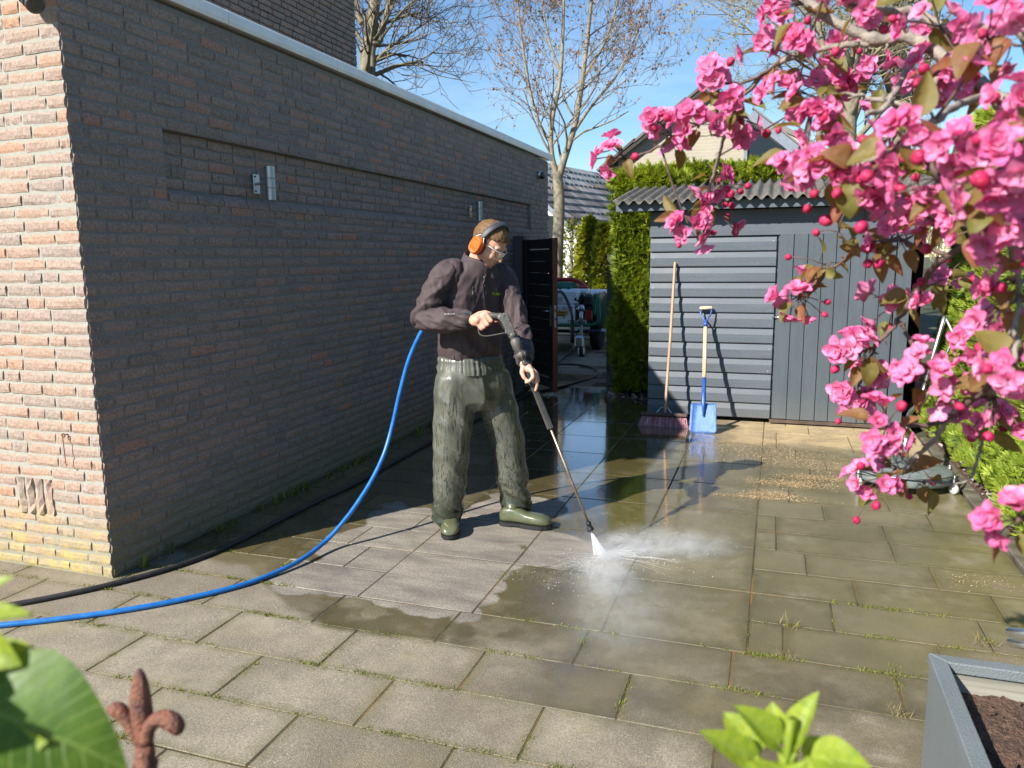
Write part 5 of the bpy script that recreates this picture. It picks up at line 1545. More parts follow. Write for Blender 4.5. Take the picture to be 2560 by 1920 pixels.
# ------------------------------------------------------------------ the man with the lance
from mathutils.bvhtree import BVHTree
def voxel(mb, size, smooth=4, name='v'):
    me = mb.mesh(name); o = bpy.data.objects.new(name, me); COL.objects.link(o)
    r = o.modifiers.new('r', 'REMESH'); r.mode = 'VOXEL'; r.voxel_size = size; r.use_smooth_shade = True
    s = o.modifiers.new('s', 'SMOOTH'); s.iterations = smooth; s.factor = .5
    dg = bpy.context.evaluated_depsgraph_get(); ev = o.evaluated_get(dg)
    out = bpy.data.meshes.new_from_object(ev); bpy.data.objects.remove(o); bpy.data.meshes.remove(me)
    return out
def co_of(me):
    A = np.empty(len(me.vertices) * 3); me.vertices.foreach_get('co', A); return A.reshape(-1, 3)
def no_of(me):
    A = np.empty(len(me.vertices) * 3); me.vertices.foreach_get('normal', A); return A.reshape(-1, 3)
def put(me, A): me.vertices.foreach_set('co', A.ravel()); me.update()
def caps(m, a, b, r0, r1, n=12):
    a = np.asarray(a, float); b = np.asarray(b, float); d = nrm(b - a); L = np.linalg.norm(b - a)
    P = [a - d * r0 * .98, a - d * r0 * .7, a, b, b + d * r1 * .7, b + d * r1 * .98]
    return m.tube(P, [r0 * .15, r0 * .7, r0, r1, r1 * .7, r1 * .15], n)
def chain(m, pts, rs, n=14, sub=5):
    P = catmull(pts, sub); R = [float(q[0]) for q in catmull([[r, 0, 0] for r in rs], sub)]
    m.tube(P, R, n); caps(m, P[0], P[1], R[0], R[1], n); caps(m, P[-2], P[-1], R[-2], R[-1], n); return m
S_AX, F_AX = nrm((.66, .75, 0)), nrm((.75, -.66, 0))
MAN0 = on_z(1200, 1335, 0)
man = thing('person', MAN0, 'man in dark jacket and wet olive rain trousers hosing the paving with a lance', 'person')
# ---- head frame
HC = at(1223, 613, 4.28); hy, hp = rad(-18), rad(37)
HM = np.array((Matrix.Rotation(hy, 3, 'Z') @ Matrix.Rotation(hp, 3, 'Y') @ Matrix.Rotation(rad(-4), 3, 'X')))   # local x forward, y to his left, z up
def hd(x, y, z): return HC + HM @ V(x, y, z)
class HRot:
    def __init__(s, R=None): s.R = HM if R is None else HM @ np.array(R)
    def to_3x3(s): return s.R
# ---- body: torso core, arms, hands, neck, head as one skin
body = MB()
NECK = at(1192, 664, 4.35)
body.ell(hd(-.012, 0, .035), (.100, .076, .088), HRot(), 24, 16)                # skull
body.ell(hd(.030, 0, -.020), (.066, .062, .085), HRot(), 20, 14)               # face
body.ell(hd(.035, 0, -.078), (.050, .048, .040), HRot(), 16, 12)               # jaw
body.ell(hd(.066, 0, -.100), (.022, .024, .020), HRot(), 12, 8)                # chin
body.ell(hd(.080, 0, .030), (.016, .055, .016), HRot(), 14, 8)                 # brow
body.ell(hd(.070, .034, -.022), (.022, .020, .020), HRot(), 10, 8); body.ell(hd(.070, -.034, -.022), (.022, .020, .020), HRot(), 10, 8)
caps(body, hd(.090, 0, .018), hd(.114, 0, -.022), .008, .0115); body.ell(hd(.104, .009, -.027), (.009, .008, .007), HRot(), 8, 6); body.ell(hd(.104, -.009, -.027), (.009, .008, .007), HRot(), 8, 6)
body.ell(hd(.088, 0, -.056), (.010, .022, .0055), HRot(), 10, 6); body.ell(hd(.086, 0, -.067), (.010, .020, .006), HRot(), 10, 6)
for sg in (-1, 1):
    body.ell(hd(.076, sg * .031, .004), (.010, .014, .009), HRot(), 10, 6)      # lids
    body.ell(hd(-.005, sg * .078, -.005), (.020, .008, .030), HRot(), 10, 8)    # ears
chain(body, [at(1188, 690, 4.38), NECK, hd(-.020, 0, -.050)], [.066, .058, .060])
CHEST = at(1178, 740, 4.41)
chain(body, [at(1176, 905, 4.50), at(1175, 820, 4.46), CHEST, at(1185, 690, 4.38)], [.12, .11, .12, .09])
RSH, REL, RWR = at(1120, 682, 4.28), at(1047, 798, 4.24), at(1176, 801, 4.14)
LSH, LEL, LWR = at(1256, 698, 4.46), at(1298, 822, 4.37), at(1312, 912, 4.15)
caps(body, CHEST, RSH, .08, .06); caps(body, CHEST, LSH, .08, .06)
for a, b_, c in ((RSH, REL, RWR), (LSH, LEL, LWR)):
    b_ = b_ + (CHEST - b_) * .05; chain(body, [a, (a + b_) / 2, b_], [.042, .038, .032]); chain(body, [b_, (b_ + c) / 2, c], [.032, .032, .026])
# right hand round the pistol grip
dR = 4.09
def R_(px, py, dd=0): return at(px, py, dR + dd)
mcp = [R_(1215, 784, -.006), R_(1209, 794, -.010), R_(1202, 803, -.010), R_(1196, 811, -.004)]
pip = [R_(1229, 802, -.012), R_(1220, 811, -.018), R_(1211, 818, -.016), R_(1204, 822, -.008)]
dip = [R_(1222, 808, .022), R_(1213, 815, .020), R_(1205, 819, .018), R_(1199, 821, .018)]
tip = [R_(1211, 800, .034), R_(1203, 807, .033), R_(1197, 811, .031), R_(1193, 814, .028)]
caps(body, RWR, R_(1192, 800, -.004), .024, .027)
for k in range(4):
    caps(body, R_(1184, 800 + k * 2, .0), mcp[k], .019, .0130); caps(body, mcp[k], pip[k], .0122, .0105); caps(body, pip[k], dip[k], .0100, .0088); caps(body, dip[k], tip[k], .0086, .0075)
caps(body, R_(1182, 796, .01), R_(1198, 784, .024), .018, .013); caps(body, R_(1198, 784, .024), R_(1214, 780, .026), .0125, .0105); caps(body, R_(1214, 780, .026), R_(1227, 784, .022), .010, .0085)
# left hand on the lance
dL = 4.105
def L_(px, py, dd=0): return at(px, py, dL + dd)
lm = [L_(1330, 928, -.022), L_(1338, 931, -.004), L_(1341, 934, .014), L_(1340, 938, .032)]
caps(body, LWR, L_(1322, 922, .0), .024, .024)
for q in lm: caps(body, L_(1318, 918, .012), q, .020, .0132)
F4 = [[lm[0], L_(1333, 943, -.034), L_(1323, 953, -.032), L_(1315, 956, -.018)],
      [lm[1], L_(1342, 951, -.012), L_(1342, 965, -.006), L_(1339, 976, .002)],
      [lm[2], L_(1345, 952, .016), L_(1338, 964, .034), L_(1328, 962, .038)],
      [lm[3], L_(1342, 956, .036), L_(1333, 964, .044), L_(1325, 958, .042)]]
for c in F4:
    for i, (r0, r1) in enumerate(((.0122, .0108), (.0104, .0094), (.0092, .0078))): caps(body, c[i], c[i + 1], r0, r1)
caps(body, L_(1309, 916, .006), L_(1305, 932, -.008), .017, .0135); caps(body, L_(1305, 932, -.008), L_(1310, 944, -.016), .0125, .0112); caps(body, L_(1310, 944, -.016), L_(1318, 951, -.016), .0108, .0088)
bme = voxel(body, .0036, 3, 'body')
A = co_of(bme)
# sharpen the face a little: eye sockets in, nostril and lip lines
Lh = (A - HC) @ HM
for sg in (-1, 1):
    d2 = np.sqrt(((Lh[:, 0] - .082) / .03) ** 2 + ((Lh[:, 1] - sg * .031) / .017) ** 2 + ((Lh[:, 2] - .012) / .009) ** 2)
    A -= (HM @ V(1, 0, 0)) * (.005 * np.exp(-d2 ** 2))[:, None]
d2 = np.sqrt(((Lh[:, 0] - .092) / .03) ** 2 + (Lh[:, 1] / .022) ** 2 + ((Lh[:, 2] + .0615) / .0028) ** 2)
A -= (HM @ V(1, 0, 0)) * (.004 * np.exp(-d2 ** 2))[:, None]
put(bme, A)
def skin_mat():
    t = NT('fair_skin'); P = t.obj(); tn = t.tone()
    col = t.mix(t.ramp(t.noise(P, 30, 4), .3, .7), (.56, .29, .19), (.66, .37, .26))
    col = t.mix(t.ramp(tn, 0, 1), col, t.mix(t.ramp(t.noise(P, 320, 2), .35, .65), (.20, .115, .08), (.36, .20, .14)))
    return t.done(t.pbr(col, .48, 0, t.bump(t.noise(P, 260, 3), .12, .002), Subsurface_Weight=.08, Subsurface_Radius=(.01, .004, .002)))
MT['skin'] = skin_mat()
Lh = (A - HC) @ HM
stub = np.clip((-.030 - Lh[:, 2]) / .02, 0, 1) * np.clip((Lh[:, 2] + .125) / .01, 0, 1) * np.clip((Lh[:, 0] + .0) / .03, 0, 1) * .42
stub = np.maximum(stub, np.exp(-(((Lh[:, 2] + .045) / .008) ** 2 + ((Lh[:, 1]) / .025) ** 2)) * (Lh[:, 0] > .07) * .4)
brow = (np.abs(np.abs(Lh[:, 1]) - .032) < .021) & (np.abs(Lh[:, 2] - .026 + .06 * np.abs(np.abs(Lh[:, 1]) - .030)) < .0052) & (Lh[:, 0] > .06)
stub = np.where(brow, 1.0, stub); lid = (np.abs(np.abs(Lh[:, 1]) - .031) < .014) & (np.abs(Lh[:, 2] + .001) < .0022) & (Lh[:, 0] > .06)
stub = np.where(lid, .9, stub)
at_ = bme.attributes.new('tone', 'FLOAT', 'POINT'); at_.data.foreach_set('value', stub.astype(np.float32))
put(bme, A - np.array(MAN0)); bme.materials.clear(); bme.materials.append(MT['skin'])
bo = link('body', bme, man, MAN0)
# ---- hair
def hair_mat():
    t = NT('combed_brown_hair'); P = t.obj()
    tn = t.tone()
    cb = t.n('CombineXYZ'); t.set(cb.inputs[0], t.math('MULTIPLY', tn, 1.0)); 
    s1 = t.noise(cb.outputs[0], 26, 5, .8)
    col = t.mix(t.ramp(s1, .3, .7), (.030, .016, .008), (.26, .145, .066))
    return t.done(t.pbr(col, .58, 0, t.bump(s1, .3, .002), Specular_IOR_Level=.3))
MT['hair'] = hair_mat()
vs = []; tn = []; nu, nv = 64, 40; keep_ = {}
for j in range(nv + 1):
    th = PI * .5 * 1.38 * j / nv
    for i in range(nu):
        ph = 2 * PI * i / nu; c, s = math.cos(ph), math.sin(ph)
        x, y, z = math.sin(th) * c, math.sin(th) * s, math.cos(th)
        strand = .0045 * mnoise.noise((y * 34, z * 3, x * 2)) + .005 * mnoise.noise((y * 9, x * 5, z * 5))
        r = 1.0
        p = V(-.012 + x * .110, y * (.083), .037 + z * .099) + nrm((x, y, z)) * (strand + .001)
        # hairline: high on the forehead, down to the nape at the back
        front = x > .0
        limit = (.066 + .014 * (1 - abs(y)) - .012 * max(0, abs(y) - .5) * 2 + .006 * mnoise.noise((y * 9, 1, 2))) if x > .35 else (.012 - .09 * max(0, -x) + .15 * max(0, x - .05))
        if p[2] < limit:
            p = V(-.012 + x * .090, y * .066, .035 + z * .078)
        vs.append(hd(*p)); tn.append(y * 1.1 + .15 * z)
fs = [(j * nu + i, (j + 1) * nu + i, (j + 1) * nu + (i + 1) % nu, j * nu + (i + 1) % nu) for j in range(nv) for i in range(nu)]
raw('hair', vs, fs, MT['hair'], man, vtone=tn, smooth=True)
# ---- jacket
def cloth_mat(name, c, rough, fine=900, sheen=.25):
    t = NT(name); P = t.obj()
    n1 = t.noise(P, 9, 4)
    col = t.mix(t.ramp(n1, .3, .7), tuple(np.array(c) * .85), tuple(np.array(c) * 1.15))
    return t.done(t.pbr(col, rough, 0, t.bump(t.noise(P, fine, 2), .15, .001), Sheen_Weight=sheen, Sheen_Roughness=.5))
MT['jacket'] = cloth_mat('dark_brown_softshell', (.052, .033, .035), .74, sheen=.04)
MT['cuff'] = cloth_mat('black_cuff', (.012, .012, .015), .75)
def ring(c, hw, hd_, n=40, power=2.3, tilt=V(0, 0, 0)):
    out = []
    for k in range(n):
        a = 2 * PI * k / n; ca, sa = math.cos(a), math.sin(a)
        x = math.copysign(abs(ca) ** (2 / power), ca) * hw; y = math.copysign(abs(sa) ** (2 / power), sa) * hd_
        out.append(c + S_AX * x + F_AX * y + V(0, 0, 1) * (tilt[0] * x + tilt[1] * y))
    return np.array(out)
jk = MB()
TR = [(1174, 903, 4.50, .158, .118), (1175, 890, 4.495, .178, .134), (1176, 868, 4.48, .184, .142), (1177, 820, 4.455, .180, .138), (1178, 762, 4.42, .188, .138), (1181, 716, 4.39, .190, .128), (1185, 690, 4.37, .165, .115), (1189, 672, 4.355, .115, .098), (1195, 654, 4.345, .084, .084)]
rs = [ring(at(a, b_, c), w, d) for a, b_, c, w, d in TR]
jk.loft(rs)
chain(jk, [at(1140, 683, 4.32), at(1117, 690, 4.28), at(1085, 738, 4.255), at(1055, 795, 4.245)], [.078, .080, .071, .061])
chain(jk, [at(1055, 795, 4.245), at(1095, 801, 4.205), at(1140, 799, 4.175), at(1164, 799, 4.152)], [.061, .066, .058, .048])
chain(jk, [at(1235, 690, 4.43), at(1258, 700, 4.46), at(1281, 760, 4.42), at(1298, 822, 4.37)], [.075, .075, .067, .059])
chain(jk, [at(1298, 822, 4.37), at(1306, 860, 4.28), at(1309, 882, 4.22), at(1311, 897, 4.185)], [.059, .056, .052, .045])
jme = voxel(jk, .0062, 5, 'jacket')
A = co_of(jme); Nn = no_of(jme)
limbs = [(at(1117, 690, 4.28), at(1049, 797, 4.245), .010, 1), (at(1049, 797, 4.245), at(1168, 799, 4.15), .0125, 1), (at(1258, 700, 4.46), at(1298, 822, 4.37), .010, 1), (at(1298, 822, 4.37), at(1311, 900, 4.18), .011, 1), (at(1172, 890, 4.49), at(1184, 690, 4.37), .0120, 0)]
best = np.full(len(A), 1e9); disp = np.zeros(len(A))
for k, (p, q, amp, arm) in enumerate(limbs):
    d = q - p; L = np.linalg.norm(d); d = d / L
    tt = np.clip((A - p) @ d, 0, L); c = p + tt[:, None] * d; off = A - c; dist = np.linalg.norm(off, axis=1) - (.0 if arm else .10)
    u = nrm(np.cross(d, V(0, 0, 1) if abs(d[2]) < .9 else S_AX)); w = np.cross(d, u); an = np.arctan2(off @ w, off @ u)
    sel = dist < best; best = np.where(sel, dist, best); idx = np.where(sel)[0]
    for i in idx:
        s = tt[i]
        if arm:
            f = mnoise.noise((s * 11 + 1.1 * math.sin(an[i] + k * 2) + k * 9, math.cos(an[i]) * .8, math.sin(an[i]) * .8))
            f2 = mnoise.noise((s * 26 + 1.6 * math.cos(an[i] * 1.0 + k) + k * 5, math.cos(an[i]) * 1.6, math.sin(an[i]) * 1.6 + 4))
        else:
            z = A[i][2]; x = (A[i] - p) @ S_AX; y = (A[i] - p) @ F_AX
            f = mnoise.noise((x * 9 + z * 5, y * 5, z * 3.5 - x * 3 + 7)); f2 = mnoise.noise((x * 20 - z * 9, y * 10, z * 9 + x * 8))
        rd = (1 - abs(f) * 2.4); rd2 = (1 - abs(f2) * 2.4)
        disp[i] = amp * (1.15 * rd + .38 * rd2 - .5)
A = A + Nn * disp[:, None]
put(jme, A - np.array(MAN0)); jme.materials.clear(); jme.materials.append(MT['jacket'])
jacket = link('jacket', jme, man, MAN0)
jb = BVHTree.FromPolygons([tuple(p) for p in A], [tuple(f.vertices) for f in jme.polygons])
def hit(px, py, off=.0, tree=None):
    d = nrm(_ray(px, py)); loc, n, _, _ = (tree or jb).ray_cast(Vector(CAM_POS), Vector(d))
    if loc is None: return None, None
    return np.array(loc) + np.array(n) * off, np.array(n)
def stripe(pts, r, mat, name, parent, off=.001, n=6):
    P = []
    for (a, b_) in zip(pts[:-1], pts[1:]):
        for k in range(6):
            f = k / 6; h, _ = hit(a[0] + (b_[0] - a[0]) * f, a[1] + (b_[1] - a[1]) * f, off)
            if h is not None and (not P or np.linalg.norm(h - P[-1]) < .09): P.append(h)
    if len(P) > 2:
        m = MB(); m.smooth = True; m.tube(P, r, n); return m.build(name, mat, parent)
# standing collar, cuffs, zips
m = MB(); m.smooth = True
cr_ = []
for (px, py, d_, w, dd) in ((1189, 674, 4.355, .108, .100), (1194, 656, 4.345, .092, .093), (1199, 640, 4.338, .088, .092), (1200, 638, 4.338, .082, .086), (1195, 654, 4.345, .080, .082)):
    cr_.append(ring(at(px, py, d_), w, dd, 36, 2.0, (0, -.32)))
m.loft(cr_, caps=False); m.build('collar', MT['jacket'], jacket)
for a, c, r in ((at(1160, 800, 4.155), at(1178, 800, 4.135), .044), (at(1310, 894, 4.19), at(1313, 908, 4.155), .041)):
    m = MB(); m.smooth = True; d = nrm(c - a); m.tube([a, a + d * .006, c - d * .004, c, c - d * .01], [r * .98, r * 1.04, r * .96, r * .86, r * .7], 22, caps=False); m.build('cuff', MT['cuff'], jacket)
stripe([(1216, 684), (1207, 712), (1213, 760), (1216, 790)], .0026, MT['black_plastic'], 'front_zip', jacket)
stripe([(1217, 836), (1217, 862), (1214, 890)], .0026, MT['black_plastic'], 'lower_zip', jacket)
stripe([(1182, 716), (1184, 745), (1186, 766)], .0024, MT['black_plastic'], 'chest_zip', jacket)
stripe([(1131, 828), (1133, 860), (1134, 886)], .0028, MT['black_plastic'], 'pocket_zip', jacket)
for (px, py, L) in ((1182, 727, .020), (1134, 888, .022), (1210, 690, .014)):
    h, n_ = hit(px, py, .003)
    if h is not None:
        m = MB(); m.box(h + V(0, 0, -L / 2), (.007, .004, L), rot=Matrix.Rotation(math.atan2(F_AX[1], F_AX[0]) + PI / 2, 3, 'Z'), bevel=.001); m.build('zip_pull', MT['steel'], jacket)
def lettering(s, p, n_, right, size, mat, parent, name='lettering', depth=.0006, tree=None):
    cu = bpy.data.curves.new('t', 'FONT'); cu.body = s; cu.size = size; cu.align_x = 'CENTER'; cu.align_y = 'CENTER'; cu.extrude = depth
    o = bpy.data.objects.new('t', cu); COL.objects.link(o); dg = bpy.context.evaluated_depsgraph_get()
    me = bpy.data.meshes.new_from_object(o.evaluated_get(dg)); bpy.data.objects.remove(o)
    n_ = nrm(n_); r = nrm(right - n_ * (right @ n_)); u = np.cross(n_, r); B = np.stack([r, u, n_], 1)
    Q = co_of(me) @ B.T + p
    if tree is not None:
        for i in range(len(Q)):
            loc, _, _, _ = tree.ray_cast(Vector(Q[i] + n_ * .06), Vector(-n_))
            if loc is not None: Q[i] = np.array(loc) + n_ * .009
    Q = Q - np.array(wloc(parent)); put(me, Q); me.materials.clear(); me.materials.append(mat); me.name = name
    return link(name, me, parent, wloc(parent))
MT['lime_print'] = simple('lime_print', (.42, .62, .02), .6, var=.02)
MT['white_print'] = simple('white_print', (.75, .75, .75), .6, var=.02)
h, n_ = hit(1242, 735, .004)
if h is not None: lettering('CLEAN', h + nrm(CAM_POS - h) * .012, nrm(n_ * .5 + nrm(CAM_POS - h)), CR - CU * .13, .020, MT['lime_print'], jacket, tree=jb)
h, n_ = hit(1124, 785, .004)
if h is not None: lettering('BLÅKLÄDER', h + nrm(CAM_POS - h) * .010, nrm(n_ * .5 + nrm(CAM_POS - h)), CR + CU * .03, .0105, MT['white_print'], jacket, tree=jb)
# ---- rain trousers
def wet_cloth():
    t = NT('wet_olive_oilskin'); P = t.pos()
    sep = t.n('SeparateXYZ'); t.set(sep.inputs[0], P)
    c = t.mix(t.ramp(t.noise(P, 7, 4), .3, .7), (.062, .067, .053), (.125, .125, .098))
    c = t.mix(t.ramp(t.noise(t.vadd(P, (3, 0, 0)), 8, 4), .5, .68, 0, .35), c, (.215, .21, .165))
    drips = t.noise(t.vmul(P, (46, 46, 4.2)), 1.0, 4, .6, 2.6)
    drops = t.vor(P, 95)
    low = t.ramp(sep.outputs[2], .95, .30, .35, 1.0)
    k = t.math('MAXIMUM', t.ramp(drips, .545, .565), t.ramp(drops, .22, .16))
    k = t.math('MULTIPLY', k, t.ramp(t.math('MULTIPLY', low, t.ramp(t.noise(P, 6, 3), .35, .6, .35, 1)), .30, .55))
    hem = t.ramp(t.math('ADD', sep.outputs[2], t.math('MULTIPLY', t.noise(P, 25, 3), .12)), .30, .20)
    k = t.math('MAXIMUM', k, t.math('MULTIPLY', hem, .9))
    col = t.mix(t.math('MULTIPLY', k, .92), c, (.022, .028, .016))
    return t.done(t.pbr(col, t.fmix(k, .40, .15), 0, t.bump(t.math('ADD', t.math('MULTIPLY', k, .6), t.noise(P, 14, 4)), .35, .008), Coat_Weight=.3, Coat_Roughness=.2))
MT['trousers'] = wet_cloth()
tr_ = MB()
rs = [ring(at(a, b_, c), w, d) for a, b_, c, w, d in ((1174, 890, 4.50, .165, .125), (1175, 905, 4.50, .180, .138), (1178, 930, 4.50, .198, .150), (1181, 965, 4.505, .204, .150), (1184, 1000, 4.51, .19, .135), (1188, 1022, 4.52, .12, .10))]
tr_.loft(rs)
RL = [at(1142, 945, 4.45), at(1139, 1000, 4.46), at(1129, 1080, 4.49), at(1127, 1140, 4.52), at(1124, 1210, 4.57), at(1119, 1262, 4.61), at(1114, 1296, 4.64)]
LL = [at(1222, 945, 4.57), at(1238, 1000, 4.58), at(1262, 1075, 4.60), at(1272, 1130, 4.64), at(1282, 1200, 4.69), at(1290, 1255, 4.74), at(1291, 1296, 4.765)]
chain(tr_, RL, [.125, .127, .112, .107, .099, .090, .080], 20)
chain(tr_, LL, [.120, .117, .103, .102, .097, .089, .083], 20)
tme = voxel(tr_, .0075, 5, 'trousers')
A = co_of(tme); Nn = no_of(tme); disp = np.zeros(len(A))
zk = .52
for i in range(len(A)):
    p = A[i]; s = p @ S_AX; f = p @ F_AX; z = p[2]
    v1 = mnoise.noise((s * 10, f * 10, z * 1.6)); v2 = mnoise.noise((s * 5 + z * 3, f * 5, z * 5.5 + s * 5 + 3)); v3 = mnoise.noise((s * 5, f * 5, z * 19 + s * 9))
    g1 = np.interp(z, [.1, .3, .7, .95], [.3, .5, 1.0, 1.6]); g3 = np.interp(z, [.08, .22, .40, .5, .6, .8], [1.6, 1.1, .05, .25, .1, .05])
    disp[i] = .0080 * g1 * (1 - abs(v1) * 2.6) * .8 + .014 * (1 - abs(v2) * 2.5) * .6 + .011 * g3 * (1 - abs(v3) * 2.5) * .8 - .007
    disp[i] *= float(np.clip((.985 - z) / .05, .15, 1))
A = A + Nn * disp[:, None]
put(tme, A - np.array(MAN0)); tme.materials.clear(); tme.materials.append(MT['trousers'])
trousers = link('trousers', tme, man, MAN0)
m = MB(); m.smooth = True; rg_ = []
for (py, d_, w, dd, amp) in ((886, 4.497, .176, .136, .002), (890, 4.50, .192, .151, .0035), (899, 4.50, .195, .154, .0035), (904, 4.50, .192, .151, .003), (913, 4.502, .204, .160, .004), (930, 4.502, .203, .155, .002)):
    c = at(1174.5 + (py - 884) * .1, py, d_); q = []
    for k in range(168):
        a = 2 * PI * k / 168; rp = amp * (math.sin(a * 58 + 3 * math.sin(a * 5)) + .6 * math.sin(a * 31 + 2 * math.sin(a * 3)))
        q.append(c + S_AX * math.cos(a) * (w + rp) + F_AX * math.sin(a) * (dd + rp))
    rg_.append(np.array(q))
m.loft(rg_, caps=False); m.build('waistband', MT['trousers'], trousers)
# ---- rubber clogs
def boot_mat():
    t = NT('wet_green_rubber'); P = t.obj()
    v = t.vor(P, 130); n1 = t.noise(P, 12, 4)
    col = t.mix(t.ramp(n1, .3, .7), (.068, .080, .038), (.105, .115, .060))
    return t.done(t.pbr(col, .26, 0, t.bump(t.ramp(v, .3, .1), .25, .003), Coat_Weight=.5, Coat_Roughness=.08))
MT['boot'] = boot_mat()
def boot(heel, toe, ank, L):
    heel = V(heel[0], heel[1], 0); toe = V(toe[0], toe[1], 0); u = nrm(toe - heel); s = np.cross(u, V(0, 0, 1)); heel = toe - u * L
    m = MB(); m.smooth = True; rings = []
    for f, hw, zt, zb in ((0.0, .012, .075, .035), (.02, .026, .095, .026), (.10, .036, .118, .024), (.25, .039, .125, .024), (.38, .040, .112, .024), (.52, .044, .094, .022), (.68, .054, .090, .022), (.82, .055, .084, .022), (.92, .048, .073, .024), (.98, .030, .055, .028), (1.0, .012, .044, .032)):
        q = []
        for k in range(20):
            a = 2 * PI * k / 20; ca, sa = math.cos(a), math.sin(a)
            zz = (zt + zb) / 2 + (zt - zb) / 2 * math.copysign(abs(sa) ** .8, sa)
            q.append(heel + u * (L * f) + s * (hw * math.copysign(abs(ca) ** .75, ca)) + V(0, 0, zz))
        rings.append(np.array(q))
    m.loft(rings); a0 = heel + u * .075
    m.tube([a0 + V(0, 0, .06), a0 + V(0, 0, .11), V(ank[0], ank[1], .15)], [.038, .041, .038], 18)
    o = m.build('boot', MT['boot'], man); 
    m = MB(); m.smooth = False
    for z0, z1, g_ in ((.010, .028, .004),):
        rr = []
        for f, hw in ((-.01, .012), (.02, .030), (.10, .040), (.30, .041), (.45, .043), (.68, .054), (.84, .053), (.94, .042), (1.0, .022), (1.012, .008)):
            rr.append((f, hw))
        top = [heel + u * (L * f) + s * hw for f, hw in rr] + [heel + u * (L * f) - s * hw for f, hw in rr[::-1]]
        m.prism([p + V(0, 0, z0) for p in top], V(0, 0, z1 - z0))
    hl = [heel + u * (L * f) + s * hw for f, hw in ((-.005, .015), (.03, .032), (.12, .039), (.24, .039))]; hl += [heel + u * (L * f) - s * hw for f, hw in ((.24, .039), (.12, .039), (.03, .032), (-.005, .015))]
    m.prism([p + V(0, 0, .001) for p in hl], V(0, 0, .010))
    fr_ = [heel + u * (L * f) + s * hw for f, hw in ((.42, .041), (.68, .051), (.84, .050), (.96, .032))]; fr_ += [heel + u * (L * f) - s * hw for f, hw in ((.96, .032), (.84, .050), (.68, .051), (.42, .041))]
    m.prism([p + V(0, 0, .001) for p in fr_], V(0, 0, .010))
    m.build('sole', MT['black_rubber'], o)
rt0 = on_z(1124, 1352, 0); boot(rt0 + V(-.10, .28, 0), rt0, at(1114, 1294, 4.64), .30)
lt0 = on_z(1377, 1326, 0.0); lh0 = on_z(1266, 1312, 0); boot(lh0, lt0 + V(0, .02, 0), at(1291, 1296, 4.765), .325)

# ------------------------------------------------------------------ ear defenders, safety glasses
em = thing('ear_defenders', hd(0, 0, 0), 'orange ear defenders with dark headband worn on the man\'s head', 'ear defenders')
for sg in (-1, 1):
    c = hd(-.006, sg * .100, -.012); out = HM @ V(0, sg, 0)
    m = MB(); m.smooth = True
    def cup(r0, d0):
        q = []
        for k in range(26):
            a = 2 * PI * k / 26; ca, sa = math.cos(a), math.sin(a)
            q.append(c + out * d0 + HM @ V(math.copysign(abs(ca) ** .8, ca) * .039 * r0, 0, math.copysign(abs(sa) ** .8, sa) * .052 * r0))
        return np.array(q)
    m.loft([cup(.93, -.012), cup(1.0, -.010), cup(1.0, .004), cup(.95, .014), cup(.84, .021), cup(.80, .0225), cup(.74, .021), cup(.5, .022), cup(.2, .0225)]); cp_ = m.build('cup', MT['orange'], em)
    m = MB(); m.smooth = True; m.loft([cup(.9, -.030), cup(1.02, -.026), cup(1.02, -.014), cup(.96, -.011)]); m.build('cushion', MT['black_rubber'], em)
    if sg < 0: lettering('STIHL', c + out * .0225 + HM @ V(0, 0, -.016), out, HM @ V(1, 0, .02), .017, MT['orange'], cp_, depth=.0015)
    m = MB(); m.smooth = True
    for dx in (-.026, .026): m.tube(catmull([c + out * .006 + HM @ V(dx * 1.35, 0, -.004), c + out * .004 + HM @ V(dx * 1.30, 0, .030), c + out * -.002 + HM @ V(dx * .6, 0, .058), c + out * -.006 + HM @ V(0, 0, .064)], 5), .0022, 6)
    m.build('yoke', MT['zinc'], em)
MT['band'] = simple('dark_grey_headband', (.05, .052, .056), .5, var=.2, bump=.25)
m = MB(); m.smooth = True; rr = []
for k in range(29):
    a = PI * (k / 28); y, z = math.cos(a), math.sin(a)
    c = V(-.004 + .010 * z, y * .098, .030 + z * .113); nn_ = nrm((0, y, z)); w = .016 + .004 * z; th = .0035 + .004 * z
    rr.append(np.array([hd(*(c + V(sx * w, 0, 0) + nn_ * sn * th)) for sx, sn in ((-1, -.6), (-1, .4), (-.6, 1), (.6, 1), (1, .4), (1, -.6), (.6, -1), (-.6, -1))]))
m.loft(rr); m.build('headband', MT['band'], em)
sg_ = thing('safety_glasses', hd(.09, 0, 0), 'clear plastic safety glasses on the man\'s face', 'glasses')
m = MB(); m.smooth = True; rr = []
vs = []; fs = []; n = 22
for k in range(n + 1):
    a = rad(-78 + 156 * k / n); x, y = math.cos(a), math.sin(a)
    dip_ = .010 * math.exp(-(a / .16) ** 2)
    for z_ in (-.026 + dip_ * 1.6, -.008, .008, .022):
        vs.append(hd(.028 + x * .082 - (.006 if z_ < -.02 else 0), y * .074, z_))
for k in range(n):
    for j in range(3): q = k * 4 + j; fs.append((q, q + 1, q + 5, q + 4))
m.add(vs, fs); m.build('lens', MT['clear'], sg_, fix=False)
m = MB(); m.smooth = True
m.tube([hd(.028 + math.cos(rad(a)) * .083, math.sin(rad(a)) * .075, .0225) for a in range(-78, 79, 6)], .0022, 6)
for sg in (-1, 1): m.tube([hd(.044, sg * .0745, .018), hd(.0, sg * .079, .016), hd(-.03, sg * .08, .010)], .0026, 6)
MT['clear_rim'] = simple('clear_plastic_rim', (.62, .64, .66), .15, var=.05); m.build('rim', MT['clear_rim'], sg_)

